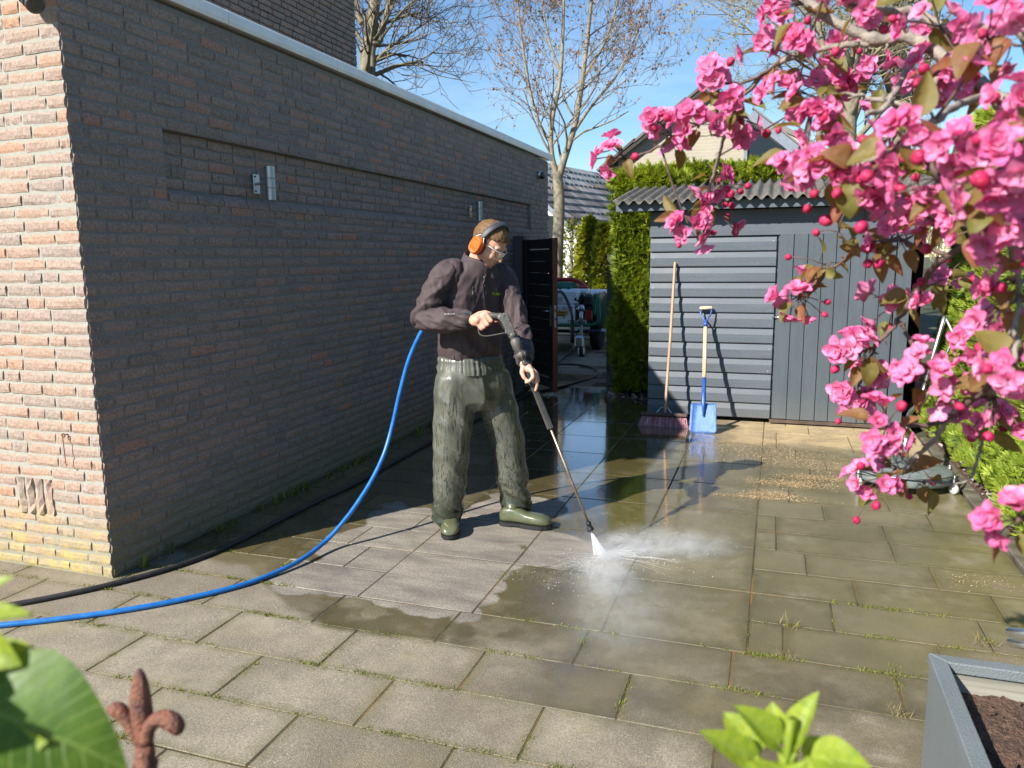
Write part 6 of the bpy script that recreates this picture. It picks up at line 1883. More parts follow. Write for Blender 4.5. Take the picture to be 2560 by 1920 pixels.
# ------------------------------------------------------------------ pressure lance
dG = 4.09
G = lambda px, py, dd=0: at(px, py, dG + dd)
lance = thing('pressure_lance', G(1275, 815), 'long pressure-washer lance with scuffed grey trigger gun in the man\'s hands', 'pressure washer lance')
tocam = nrm(CAM_POS - G(1270, 810))
m = MB(); m.smooth = True
chain(m, [G(1196, 800, .008), G(1222, 789, .004), G(1240, 790), G(1252, 790)], [.015, .0165, .0165, .018])
gun = m
poly = [(1244, 796), (1252, 786), (1261, 780.5), (1271, 784), (1276, 797), (1289, 832), (1275, 840), (1262, 833), (1262, 822), (1254, 806)]
g2 = MB(); g2.prism([G(a, b_, -.021) for a, b_ in poly], _cf * .042)
for q in range(len(g2.v)): gun.v.append(g2.v[q])
base_n = gun.n; gun.n += len(g2.v)
for f in g2.f: gun.f.append(tuple(i + base_n for i in f)); gun.tone.append(.5); gun.sm.append(True)
gme = voxel(gun, .0036, 4, 'gun'); gme.materials.clear(); gme.materials.append(MT['grey_plastic']); put(gme, co_of(gme) - np.array(wloc(lance))); link('gun_body', gme, lance, wloc(lance))
m = MB()
for a, b_ in ((1260, 789), (1274, 801), (1284, 828), (1265, 834)): m.smooth = True; m.lathe([(.0032, -.002), (.0030, .0025)], G(a, b_, -.021), -_cf, 8)
m.build('screw', MT['dark_steel'], lance)
m = MB(); m.smooth = True; m.tube(catmull([G(1264, 832), G(1240, 836.5), G(1218, 840), G(1203, 838), G(1197, 830), G(1196.5, 820)], 5), .0036, 8); m.build('trigger_guard', MT['grey_plastic'], lance)
m = MB(); m.smooth = True; m.tube(catmull([G(1262, 824), G(1252, 809, -.002), G(1240, 803, -.004), G(1230, 802, -.004)], 4), [.007] * 13, 8); m.build('trigger', MT['black_plastic'], lance)
m = MB(); m.smooth = True; m.ell(G(1240, 804.5, -.012), (.010, .004, .004)); m.build('lock_button', MT['red_paint'], lance)
m = MB(); m.smooth = True; m.tube(catmull([G(1288, 822), G(1298, 815, .02), G(1303, 809, .03), G(1300, 806, .03)], 4), .003, 6); m.build('hook', MT['grey_plastic'], lance)
L0, L1, L2, L3 = G(1281, 836), G(1308, 899, .008), G(1375, 1070, .05), G(1472, 1310, .11)
ld = nrm(L3 - L0)
def LP(px, py, dd=0): return G(px, py, dd)
m = MB(); m.smooth = True
pts = [(1279, 832, .0245), (1283, 841, .0245), (1284, 843, .021), (1286, 847, .021), (1287, 849, .027), (1292, 862, .0285), (1296, 872, .027), (1299, 877, .022), (1301, 880, .022), (1302, 882, .029), (1305, 890, .027), (1308, 899, .018), (1309, 901, .012)]
m.tube([LP(a, b_, (b_ - 836) * .00025) for a, b_, r in pts], [r for a, b_, r in pts], 18); m.build('coupling', MT['grey_plastic'], lance)
m = MB(); m.smooth = True
for k in range(8):
    a = k * PI / 4; u = nrm(np.cross(ld, tocam)); w = np.cross(ld, u); off = (u * math.cos(a) + w * math.sin(a))
    m.tube([LP(1302.5, 882, .012) + off * .027, LP(1307, 894, .014) + off * .024], .005, 6)
m.build('coupling_rib', MT['grey_plastic'], lance)
m = MB(); m.smooth = True; m.tube([LP(1308, 897, .014), LP(1311, 908, .017)], .0125, 6); m.build('hex_nut', MT['steel'], lance)
m = MB(); m.smooth = False
a0, a1 = LP(1311, 907, .018), LP(1377, 1072, .058); u = nrm(np.cross(ld, tocam)); w = np.cross(ld, u); rings = []
for f, sc in ((0, .85), (.015, 1.05), (.03, .98), (.5, 1.0), (.96, 1.05), (.985, 1.1), (1, .8)):
    rings.append(np.array([a0 + (a1 - a0) * f + (u * math.cos(t_) + w * math.sin(t_)) * (.0185 if k % 2 else .0150) * sc for k, t_ in enumerate(np.arange(24) * 2 * PI / 24)]))
m.loft(rings); m.build('grip', MT['black_plastic'] if False else simple('ribbed_grey_grip', (.055, .052, .05), .5, var=.3, bump=.2), lance)
MT['lance_tube'] = simple('worn_steel_tube', (.42, .33, .24), .4, .75, var=.4, scale=30, stretch=(1, 1, .3))
m = MB(); m.smooth = True; m.tube([LP(1375, 1068, .057), LP(1472, 1309, .115)], .0068, 10); m.build('tube', MT['lance_tube'], lance)
m = MB(); m.smooth = True; n0, n1 = LP(1470, 1304, .114), LP(1477, 1326, .12); dn_ = nrm(n1 - n0)
m.tube([n0, n0 + dn_ * .004, n0 + dn_ * .016, n0 + dn_ * .018, n0 + dn_ * .030, n0 + dn_ * .034, n1 - dn_ * .006, n1, n1 - dn_ * .004], [.010, .0145, .0145, .0125, .0125, .0155, .0185, .0185, .010], 16); m.build('nozzle', MT['black_rubber'], lance)
NOZ = n1
# blue hose: from behind the elbow, down, across the clean slabs and out of frame
bp = [G(1215, 805, .13), G(1150, 806, .22), at(1085, 808, 4.42), at(1064, 818, 4.45), at(1048, 840, 4.47), at(1022, 900, 4.52), at(1000, 980, 4.56), at(982, 1060, 4.58), at(962, 1130, 4.55), at(935, 1190, 4.49), at(900, 1248, 4.42), at(862, 1300, 4.36), at(815, 1352, 4.29), on_z(755, 1398, .03), on_z(690, 1431, .018), on_z(600, 1464, .014), on_z(450, 1500, .014), on_z(300, 1527, .014), on_z(150, 1547, .014), on_z(0, 1563, .014), on_z(-200, 1580, .014)]
m = MB(); m.smooth = True; m.tube(catmull(bp, 8), .0128, 12); tag(m.build('blue_hose', MT['blue_hose'], origin=np.array(bp[10])), 'bright blue water hose curving from the man to the left edge', 'hose')
# ------------------------------------------------------------------ water: jet, splash, drifting mist
HITC = on_z(1508, 1390, .004)
def water_mat():
    t = NT('white_water'); p = t.pbr((.92, .94, .96), .25); tr = t.n('BsdfTransparent'); tl = t.n('BsdfTranslucent'); t.set(tl.inputs[0], (.95, .97, 1))
    m1 = t.n('MixShader'); t.set(m1.inputs[0], .45); t.set(m1.inputs[1], p); t.set(m1.inputs[2], tl)
    m2 = t.n('MixShader'); t.set(m2.inputs[0], t.math('MULTIPLY', t.tone(), 1.0)); t.set(m2.inputs[1], m1); t.set(m2.inputs[2], tr)
    return t.done(m2)
MT['water'] = water_mat()
m = MB(); m.smooth = True; rg = np.random.default_rng(17)
e0, e1 = on_z(1486, 1387, .003), on_z(1518, 1388, .003)
for k in range(150):
    f = rg.random(); tgt = e0 + (e1 - e0) * f + rg.normal(0, .004, 3) * V(1, 1, 0); m.t = float(.25 + .6 * rg.random())
    s0 = NOZ + dn_ * .004 + (e1 - e0) * (f - .5) * .05; q = rg.random() * .25
    m.tube([s0 + (tgt - s0) * q, s0 + (tgt - s0) * (q + .3), tgt], [.0010, .0017, .0024], 4, caps=False)
jet = m.build('water_jet', MT['water'], origin=np.array(NOZ)); tag(jet, 'white fan of water blasting from the lance nozzle onto slabs', 'water jet', kind='stuff')
sp_ = MB(); sp_.smooth = True
for k in range(150):
    a = rg.normal(rad(20), .42) if rg.random() < .65 else rg.normal(rad(-100), .5); u_ = V(math.cos(a), math.sin(a), 0)
    r0_ = rg.random() * .12; r1_ = r0_ + .06 + .30 * rg.random(); h1 = .006 + .05 * rg.random() * rg.random(); c0 = e0 + (e1 - e0) * rg.random()
    sp_.t = float(.55 + .35 * rg.random()); sp_.tube([c0 + u_ * r0_ + V(0, 0, .004 + h1 * r0_), c0 + u_ * (r0_ + r1_) / 2 + V(0, 0, .004 + h1 * .8), c0 + u_ * r1_ + V(0, 0, h1)], [.0006, .0011, .0004], 3, caps=False)
tag(sp_.build('water_splash', MT['water'], origin=np.array(HITC)), 'white streaks of water splashing outward across the wet slabs', 'splash', kind='stuff')
# droplets thrown away along the ground
pp = []; 
for k in range(2600):
    a = rg.normal(rad(28), .55) if rg.random() < .62 else rg.normal(rad(-100), .45)
    r = abs(rg.normal(0, .26)) + .01; h = abs(rg.normal(0, .035)) * (1 - math.exp(-r * 6)) * max(0, 1 - r) + .004
    pp.append(HITC + V(math.cos(a) * r, math.sin(a) * r, h))
pp = np.array(pp)
tv = np.array([(1, 0, 0), (-1, 0, 0), (0, 1, 0), (0, -1, 0), (0, 0, 1), (0, 0, -1)], float); tf = [(0, 2, 4), (2, 1, 4), (1, 3, 4), (3, 0, 4), (2, 0, 5), (1, 2, 5), (3, 1, 5), (0, 3, 5)]
v, f = scatter(tv, tf, pp, rotmats(rg.normal(0, 1, (len(pp), 3)), rg.random(len(pp)) * 6), .0013 * (.5 + rg.random(len(pp)) ** 3 * 1.6))
tag(raw('water_droplets', v, f, MT['water'], tone=np.full(len(f), .1), smooth=True), 'fine water droplets flung off the paving by the jet', 'droplets', kind='stuff')
def mist_mat(name, dens, rad_, seedv, up):
    t = NT(name); P = t.obj(); vl = t.n('VolumePrincipled'); t.set(vl.inputs['Color'], (.96, .97, .98))
    ln = t.n('VectorMath'); ln.operation = 'LENGTH'; t.set(ln.inputs[0], t.vmul(P, tuple(1 / np.array(rad_))))
    fall = t.ramp(ln.outputs['Value'], 1.0, .12, 0, 1, True)
    nz_ = t.ramp(t.noise(t.vmul(t.vadd(P, seedv), (1, 1, 1.8)), 9.0, 6, .68, 1.1), .38, .74)
    t.set(vl.inputs['Density'], t.math('MULTIPLY', t.math('MULTIPLY', fall, fall), t.math('MULTIPLY', nz_, dens)))
    vl.inputs['Anisotropy'].default_value = .1
    t.t.links.new(vl.outputs[0], t.out.inputs[1]); return t.m
def mist(c, rr, dens, label, seedv):
    m = MB(); m.ell((0, 0, 0), rr, None, 20, 12); me = m.mesh('spray_mist'); me.materials.append(mist_mat('mist_' , dens, rr, seedv, 0))
    o = link('spray_mist', me, None, c); tag(o, label, 'mist', kind='stuff'); return o
c1 = on_z(1640, 1362, .05); o = mist(c1, (.66, .30, .12), 17.0, 'white spray mist driven along the paving to the right', (0, 0, 0)); o.rotation_euler = (0, 0, rad(14))
c2 = on_z(1518, 1440, .07); o = mist(c2, (.26, .42, .16), 12.0, 'white spray mist billowing towards the camera from the jet', (5, 2, 0)); o.rotation_euler = (0, 0, rad(12))
c3 = on_z(1560, 1545, .07); o = mist(c3, (.42, .62, .16), 3.5, 'thin drifting mist over the wet slabs in front', (9, 4, 1))
c4 = on_z(1520, 1388, .03); o = mist(c4, (.12, .10, .05), 55.0, 'dense white spray where the jet strikes the paving', (2, 4, 1))
# ------------------------------------------------------------------ crab apple in blossom, overhanging from the right
rgf = np.random.default_rng(77)
TB = V(4.75, -1.55, 0)
apple = thing('crabapple_tree', TB, 'crab apple tree with pink double blossom and bronze leaves overhanging from the right', 'tree')
def pet(m, L, w, az, e0, e1, cup, r0, rg):
    """one petal: rises at angle e0, bends to e1 ; az = direction"""
    nv, nu = 4, 4; ca, sa = math.cos(az), math.sin(az); vs = []; tn = []
    r = r0; z = 0.0; pr = 0.0
    wob = rg.normal(0, .12)
    for j in range(nv + 1):
        v = j / nv; e = e0 + (e1 - e0) * v
        if j: r += L / nv * math.cos(e); z += L / nv * math.sin(e)
        wd = w * (.28 + .72 * math.sin(PI * min(1, (.12 + v * .80)) ** .9)) * (1 if j < nv else .62)
        for i in range(nu + 1):
            u = i / nu * 2 - 1; lift = cup * wd * u * u + .10 * wd * math.sin(3 * u + wob * 9 + az) * v
            notch = -.10 * L * (1 - abs(u)) * (j == nv) * .4
            rr = r + notch - lift * math.sin(e); zz = z + lift * math.cos(e)
            vs.append((ca * rr - sa * wd * u, sa * rr + ca * wd * u, zz))
    fs = []
    for j in range(nv):
        for i in range(nu):
            q = j * (nu + 1) + i; fs.append((q, q + 1, q + nu + 2, q + nu + 1)); tn.append(min(1, max(0, .18 + .75 * (j / (nv - 1)) + rg.normal(0, .08))))
    b = m.n; m.smooth = True; m.add(vs, fs); m.tone[-len(fs):] = tn
def flower_mesh(seed):
    rg = np.random.default_rng(seed); m = MB(); op = rg.uniform(.25, 1.0); L = .0245
    for k in range(5): pet(m, L * rg.uniform(.9, 1.1), .0115, k * 2 * PI / 5 + rg.normal(0, .08), rad(62 - 46 * op) + rg.normal(0, .12), rad(40 - 46 * op) + rg.normal(0, .2), .45, .003, rg)
    for k in range(rg.integers(3, 6)): pet(m, L * rg.uniform(.62, .85), .0095, k * 2 * PI / 5 + .6 + rg.normal(0, .2), rad(76 - 34 * op) + rg.normal(0, .15), rad(62 - 40 * op), .55, .002, rg)
    m.t = .0
    for k in range(9):
        a = rg.random() * 6.28; t_ = V(.005 * math.cos(a) * rg.random(), .005 * math.sin(a) * rg.random(), .010 + .004 * rg.random()); m.tube([V(0, 0, .001), t_], [.0004, .0006], 3)
    me = m.mesh('blossom'); me.materials.append(MT['petal']); return me
FLOW = [flower_mesh(k) for k in range(10)]
def bud_mesh(seed):
    rg = np.random.default_rng(seed); m = MB(); m.smooth = True
    for j in range(3):
        m.t = .2 + .3 * j; m.lathe([(.0012, 0), (.0055, .003), (.0082, .008), (.0078, .013), (.0048, .0175), (.0012, .020)], (rg.normal(0, .0007), rg.normal(0, .0007), .0006 * j), (rg.normal(0, .1), rg.normal(0, .1), 1), 9)
    me = m.mesh('bud'); me.materials.append(MT['bud_pink']); return me
BUDS = [bud_mesh(k) for k in range(4)]
def leaf_grid(L, w, fold, curl, rg, nv=6, wavy=.0):
    vs = []; fs = []; tn = []
    x = z = 0; e = .15
    for j in range(nv + 1):
        v = j / nv
        if j: e += curl / nv; x += L / nv * math.cos(e); z -= L / nv * math.sin(e)
        wd = w * math.sin(PI * (v ** .78)) ** .85 * (1 - .15 * v) + .0004
        for u in (-1, -.5, 0, .5, 1): vs.append((x, wd * u, z + abs(u) * wd * fold + wavy * wd * math.sin(v * 9 + u * 2)))
    for j in range(nv):
        for i in range(4):
            q = j * 5 + i; fs.append((q, q + 1, q + 6, q + 5)); tn.append(.55 if i in (1, 2) and j < 5 and rg.random() < .3 else .12 + .2 * rg.random())
    return vs, fs, tn
def leaf_mesh(seed):
    rg = np.random.default_rng(seed); m = MB(); m.smooth = True
    vs, fs, tn = leaf_grid(.046 * rg.uniform(.8, 1.2), .0145 * rg.uniform(.75, 1.15), rg.uniform(.25, .8), rg.uniform(.3, 1.3), rg, wavy=.10)
    m.add(vs, fs); m.tone[-len(fs):] = tn; m.t = 0; m.tube([V(-.016, 0, .004), V(-.004, 0, .001), V(.002, 0, 0)], .0008, 4)
    me = m.mesh('leaf'); me.materials.append(MT['crab_leaf']); return me
LEAF = [leaf_mesh(k) for k in range(10)]
def place(name, me, p, z, spin, s, x=None):
    z = nrm(z); a = V(0, 0, 1) if abs(z[2]) < .9 else V(1, 0, 0)
    if x is None:
        xx = nrm(np.cross(a, z)); yy = np.cross(z, xx); c, s_ = math.cos(spin), math.sin(spin); xx, yy = xx * c + yy * s_, -xx * s_ + yy * c
    else:
        xx = nrm(x - z * (x @ z)); yy = np.cross(z, xx)
    M4 = Matrix(((xx[0], yy[0], z[0]), (xx[1], yy[1], z[1]), (xx[2], yy[2], z[2])))
    o = bpy.data.objects.new(name, me); COL.objects.link(o); o.parent = apple
    o.location = Vector([float(q) for q in p]) - apple.location; o.rotation_euler = M4.to_euler(); o.scale = (s, s, s); return o
BR = [  # branches: (px, py, distance) and radii
    ([(2700, 330, .95), (2560, 290, 1.05), (2480, 235, 1.1), (2420, 180, 1.12), (2345, 132, 1.15), (2270, 92, 1.18), (2190, 100, 1.2), (2110, 65, 1.22), (2010, 0, 1.25), (1950, -40, 1.28)], .0115, .006, 0),
    ([(2700, 100, .9), (2560, 80, 1.0), (2480, 72, 1.02), (2380, 78, 1.05), (2290, 32, 1.08), (2155, 22, 1.1), (2060, -20, 1.15)], .0075, .0045, 0),
    ([(2385, 152, 1.13), (2325, 222, 1.12), (2285, 268, 1.1), (2235, 300, 1.06)], .0055, .0035, 0),
    ([(2300, 108, 1.17), (2250, 205, 1.15), (2205, 272, 1.1), (2165, 286, 1.08)], .0055, .003, 0),
    ([(2190, 105, 1.2), (2080, 118, 1.25), (1965, 148, 1.35), (1900, 198, 1.4), (1830, 272, 1.45), (1812, 330, 1.52), (1795, 400, 1.6), (1775, 470, 1.66), (1762, 520, 1.68)], .0052, .0026, 0),
    ([(1962, 145, 1.35), (1880, 200, 1.4), (1800, 212, 1.42)], .0036, .0022, 1),
    ([(1855, 255, 1.43), (1775, 298, 1.4), (1700, 330, 1.44), (1640, 370, 1.5), (1565, 400, 1.57)], .0034, .0018, 1),
    ([(2700, 480, .95), (2560, 540, 1.05), (2463, 584, 1.15), (2350, 655, 1.25), (2310, 700, 1.3), (2245, 800, 1.33), (2190, 862, 1.35), (2150, 880, 1.35)], .0065, .0028, 1),
    ([(2370, 640, 1.24), (2240, 600, 1.3), (2140, 632, 1.35), (2070, 678, 1.4), (2030, 715, 1.43), (1995, 742, 1.45)], .0038, .002, 1),
    ([(2700, 820, .95), (2560, 880, 1.0), (2500, 930, 1.05), (2455, 980, 1.1), (2400, 1020, 1.15), (2330, 1060, 1.15), (2230, 1060, 1.15)], .0055, .0028, 1),
    ([(2400, 1020, 1.15), (2372, 1045, 1.16), (2335, 1100, 1.18), (2290, 1140, 1.2), (2262, 1172, 1.22), (2205, 1195, 1.24)], .0042, .0022, 0),
    ([(2580, 930, 1.05), (2490, 1010, 1.15), (2462, 1075, 1.2), (2448, 1130, 1.22), (2430, 1190, 1.24), (2395, 1207, 1.25), (2310, 1203, 1.27)], .0036, .0016, 0),
    ([(2640, 560, .88), (2540, 600, .92), (2530, 640, .93), (2548, 700, .94), (2543, 780, .92), (2538, 900, .87)], .0042, .0026, 0),
    ([(2245, 800, 1.33), (2285, 870, 1.2), (2300, 925, 1.1)], .0032, .0022, 1),
    ([(2190, 862, 1.35), (2160, 925, 1.42), (2138, 985, 1.45)], .0028, .0018, 1),
    ([(2700, 1230, .8), (2600, 1280, .8), (2545, 1300, .8)], .004, .003, 1),
    ([(2463, 584, 1.15), (2400, 560, 1.12), (2320, 535, 1.1)], .004, .0026, 0),
    ([(2480, 235, 1.1), (2400, 262, .98), (2300, 330, .88), (2230, 380, .9), (2120, 420, .98)], .0058, .0028, 0),
    ([(2300, 330, .88), (2330, 420, .84), (2390, 500, .86)], .004, .0025, 1),
    ([(2285, 268, 1.1), (2200, 250, 1.15), (2110, 235, 1.22), (2030, 262, 1.12)], .0036, .0022, 0),
    ([(2560, 290, 1.05), (2545, 360, .85), (2500, 420, .74)], .0055, .003, 1)]
cps = []
trunk = MB(); trunk.smooth = True
hub = V(4.48, -1.60, 1.62)
tp = catmull([TB, V(4.72, -1.56, .6), V(4.60, -1.58, 1.2), hub, V(4.5, -1.65, 2.3), V(4.4, -1.5, 3.0)], 6)
trunk.tube(tp, list(np.linspace(.075, .02, len(tp))), 12); trunk.build('trunk', MT['branch'], apple)
for pts, r0, r1, dk in BR:
    W = [at(*p) for p in pts]
    if pts[0][0] > 2570:
        W = [hub + V(0, 0, rgf.uniform(-.3, .25)), (hub * .45 + W[0] * .55) + V(0, 0, .06)] + W
        R0 = r0 * 2.0
    else: R0 = r0
    C_ = catmull(W, 6); n = len(C_)
    C_ = [c + rgf.normal(0, .0012, 3) for c in C_]
    f = np.linspace(0, 1, n); R = (R0 + (r0 - R0) * np.minimum(1, f * 2.5)) * (1 - f) ** .6 + r1 * (1 - (1 - f) ** .6)
    R = R * (1 + .12 * rgf.normal(0, 1, n).clip(-1, 2))
    m = MB(); m.smooth = True; m.tube(C_, list(R), 8)
    for k in range(2, n - 2, 4):     # spurs
        d = nrm(C_[k + 1] - C_[k]); s_ = nrm(np.cross(d, rgf.normal(0, 1, 3))); m.tube([C_[k], C_[k] + s_ * (R[k] + .004), C_[k] + s_ * (R[k] + .009) + d * .004], [R[k] * .5, .0018, .001], 5)
    m.build('branch', MT['branch_dark'] if dk else MT['branch'], apple)
    cps += C_
cps = np.array(cps)
stalks = MB(); stalks.smooth = True
CL = [  # px, py, distance, flowers, buds, leaves
    (1540, 400, 1.57, 6, 1, 3), (1662, 312, 1.46, 7, 1, 3), (1738, 322, 1.38, 7, 1, 4), (1786, 200, 1.43, 8, 3, 5), (1830, 262, 1.42, 2, 2, 5), (1908, 120, 1.28, 5, 0, 3), (1850, 322, 1.48, 4, 1, 4),
    (1765, 455, 1.62, 3, 1, 3), (1722, 575, 1.50, 8, 2, 4), (1806, 528, 1.66, 5, 3, 3), (1820, 452, 1.7, 0, 7, 2), (1990, 752, 1.45, 7, 2, 8), (2030, 640, 1.40, 0, 1, 6), (2135, 868, 1.35, 6, 1, 6), (2125, 985, 1.45, 7, 4, 3), (2190, 940, 1.4, 5, 1, 3),
    (2195, 1075, 1.12, 8, 1, 6), (2180, 1215, 1.24, 7, 4, 8), (2212, 1150, 1.22, 3, 0, 4), (2300, 1200, 1.3, 0, 2, 6), (2222, 760, 1.4, 4, 1, 6), (2300, 925, 1.08, 8, 1, 4), (2318, 975, 1.05, 6, 1, 3), (2375, 690, 1.42, 2, 9, 4), (2350, 770, 1.3, 3, 2, 4),
    (2460, 790, .98, 8, 1, 4), (2440, 850, 1.05, 5, 1, 3), (2520, 560, .82, 8, 1, 3), (2500, 610, .86, 5, 1, 3), (2058, 445, 1.02, 8, 1, 4), (2130, 400, .98, 7, 2, 4), (2200, 470, .98, 7, 1, 4), (2160, 500, 1.05, 5, 1, 3), (2265, 345, .88, 8, 2, 4), (2400, 385, .82, 9, 1, 3),
    (2340, 440, .86, 5, 1, 3), (2492, 400, .72, 8, 1, 3), (2530, 470, .74, 5, 1, 2), (2037, 270, 1.14, 7, 1, 4), (2060, 320, 1.12, 6, 1, 3), (1975, 235, 1.25, 4, 1, 4), (2015, 120, 1.2, 5, 2, 4), (2110, 205, 1.4, 5, 3, 5), (2230, 215, 1.5, 6, 2, 4), (2335, 185, 1.15, 7, 2, 4), (2410, 210, 1.1, 5, 2, 3),
    (2330, 60, 1.02, 7, 1, 4), (2510, 35, .8, 7, 0, 3), (2460, 130, .95, 4, 0, 6), (2130, 45, 1.1, 5, 2, 4), (1985, 15, 1.22, 5, 0, 3), (2535, 1300, .8, 8, 1, 4), (2538, 915, .86, 8, 1, 4), (2415, 1040, 1.2, 5, 3, 4), (2490, 1040, 1.1, 6, 3, 5), (2420, 965, 1.18, 4, 3, 4), (2310, 525, 1.12, 8, 2, 5), (2405, 560, 1.1, 5, 2, 4), (2235, 590, 1.25, 4, 2, 6), (2540, 250, .8, 6, 0, 4), (2070, 560, 1.3, 2, 1, 5), (2160, 600, 1.3, 0, 2, 6), (2540, 720, .95, 3, 1, 4), (2010, 420, 1.12, 3, 1, 3)]
extra = []
CL += [(CL[i][0] + int(rgf.normal(0, 34)), CL[i][1] + int(rgf.normal(0, 30)), CL[i][2] + .10 + .1 * rgf.random(), 3, 1, 1) for i in range(len(CL)) if CL[i][0] > 1960 and CL[i][1] < 700 for _ in range(1) if CL[i][3] > 3 and i % 3 != 0]
nf = nb_ = nl = 0
EYE = CAM_POS
for (px, py, d, a, b_, c) in CL:
    ctr = at(px, py, d); q = cps[np.argmin(((cps - ctr) ** 2).sum(1))]
    base_ = ctr + nrm(q - ctr) * min(.03, np.linalg.norm(q - ctr)) + nrm(ctr - EYE) * .012
    if np.linalg.norm(q - base_) > .004: stalks.tube(catmull([q, (q + base_) / 2 + V(0, 0, -.006), base_], 3), [.0022] * 3 + [.0017] * 4, 5)
    for k in range(a):
        z = nrm(nrm(EYE - ctr) * rgf.uniform(.0, .9) + rgf.normal(0, .75, 3) + V(TO_SUN.x, TO_SUN.y, TO_SUN.z) * .35)
        p = ctr + z * rgf.uniform(.022, .040) + rgf.normal(0, .006, 3); s = rgf.uniform(.74, 1.0) if d > 1.3 else rgf.uniform(.55, .75)
        if nf >= 299:
            extra.append((FLOW[rgf.integers(0, len(FLOW))], p, z, s))
        else: place('blossom', FLOW[rgf.integers(0, len(FLOW))], p, z, rgf.random() * 6.28, s); nf += 1
        stalks.tube([base_, (base_ + p) / 2 + rgf.normal(0, .003, 3), p], [.0010, .0009, .0013], 4)
    for k in range(b_):
        z = nrm(rgf.normal(0, .8, 3) + V(0, 0, -.35) + nrm(EYE - ctr) * .4); p = ctr + z * rgf.uniform(.034, .054)
        place('bud', BUDS[rgf.integers(0, 4)], p, z, 0, rgf.uniform(.55, .95)); nb_ += 1
        stalks.tube([base_, (base_ + p) / 2 + V(0, 0, .003), p], [.0010, .0008, .0012], 4)
    for k in range(c):
        x = nrm(rgf.normal(0, .8, 3) + nrm(q - ctr) * .2 + V(0, 0, -.1)); z = nrm(rgf.normal(0, .6, 3) + V(0, 0, .8) + nrm(EYE - ctr) * .5); p = base_ + x * rgf.uniform(.012, .030)
        if nl < 299: place('leaf', LEAF[rgf.integers(0, len(LEAF))], p, z, 0, rgf.uniform(.65, 1.12), x=x); nl += 1
if extra:
    vs = []; fs = []; tn = []; off = 0
    for me, p, z, s in extra:
        A = np.empty(len(me.vertices) * 3); me.vertices.foreach_get('co', A); A = A.reshape(-1, 3) * s
        R = rotmats(z[None], np.array([rgf.random() * 6.28]))[0]; vs.append(A @ R.T + p)
        for f_ in me.polygons:
            q = tuple(f_.vertices)
            if len(q) == 4: fs.append([i + off for i in q])
        t_ = np.empty(len(me.polygons), np.float32); me.attributes['tone'].data.foreach_get('value', t_); tn += [float(t_[f_.index]) for f_ in me.polygons if len(f_.vertices) == 4]
        off += len(A)
    o = raw('blossom_mass', np.concatenate(vs), fs, MT['petal'], apple, tone=tn, smooth=True); o['kind'] = 'stuff'
o = stalks.build('flower_stalks', MT['branch_dark'], apple); o['kind'] = 'stuff'

# ------------------------------------------------------------------ wheeled stand under the blossom
sb = V(4.05, 2.98, 0)
stand = thing('wheeled_stand', sb, 'round grey base on castors with steel tubes behind lowest blossom', 'stand')
MT['base_grey'] = simple('worn_grey_base', (.16, .185, .18), .5, var=.35, scale=14, bump=.2)
m = MB(); m.smooth = True; m.lathe([(.05, .0), (.315, .0), (.325, .010), (.325, .055), (.31, .068), (.10, .082), (.04, .084)], sb + V(0, 0, .055), (0, 0, 1), 40); m.build('base', MT['base_grey'], stand)
m = MB(); m.smooth = True; m.tube([sb + V(.34 * math.cos(a), .34 * math.sin(a), .128 - .0 * a) for a in np.linspace(rad(190), rad(350), 20)], .006, 6); m.build('rim_wire', MT['zinc'], stand)
for a in (rad(212), rad(330), rad(90), rad(20)):
    p = sb + V(.345 * math.cos(a), .345 * math.sin(a), 0)
    m = MB(); m.smooth = True; m.lathe([(.012, -.011), (.036, -.011), (.038, -.006), (.038, .006), (.036, .011), (.012, .011)], p + V(0, 0, .038), nrm((.9, .5, 0)), 18); cw = m.build('castor', MT['gauge'], stand)
    m = MB(); m.box(p + V(.0, .0, .062), (.034, .05, .006)); m.tube([p + V(0, 0, .06), p + V(0, 0, .105), p + V(0, 0, .13)], [.016, .014, .007], 10)
    for sg in (-1, 1): m.prism([p + V(.016 * sg, -.018, .063), p + V(.016 * sg, .018, .063), p + V(.016 * sg, .010, .030), p + V(.016 * sg, -.006, .030)], V(.003 * sg, 0, 0))
    m.build('fork', MT['zinc'], cw)
t0 = sb + V(.02, .02, .13); t1 = at(2300, 1000, 6.25); t2 = at(2362, 790, 6.2)
m = MB(); m.smooth = True; m.tube([t0, t0 + V(0, 0, .22)], .022, 14); m.build('socket', MT['steel'], stand)
m = MB(); m.smooth = True; m.tube(catmull([t0 + V(0, 0, .18), t0 + V(.01, .02, .36), t1, (t1 + t2) / 2, t2], 5), .0165, 12); m.tube([t1 + V(.03, 0, -.02), t2 + V(.075, -.03, -.16), t2], .0115, 10); m.tube([t0 + V(-.06, 0, 0), t0 + V(-.06, 0, .13), t0 + V(-.03, 0, .2)], .013, 10); m.build('tube', MT['steel'], stand)
m = MB(); m.smooth = True; m.tube([t1 + V(.03 * math.cos(a), 0, .03 * math.sin(a)) for a in np.linspace(0, 2 * PI, 16)], .004, 6); m.build('ring', MT['zinc'], stand)
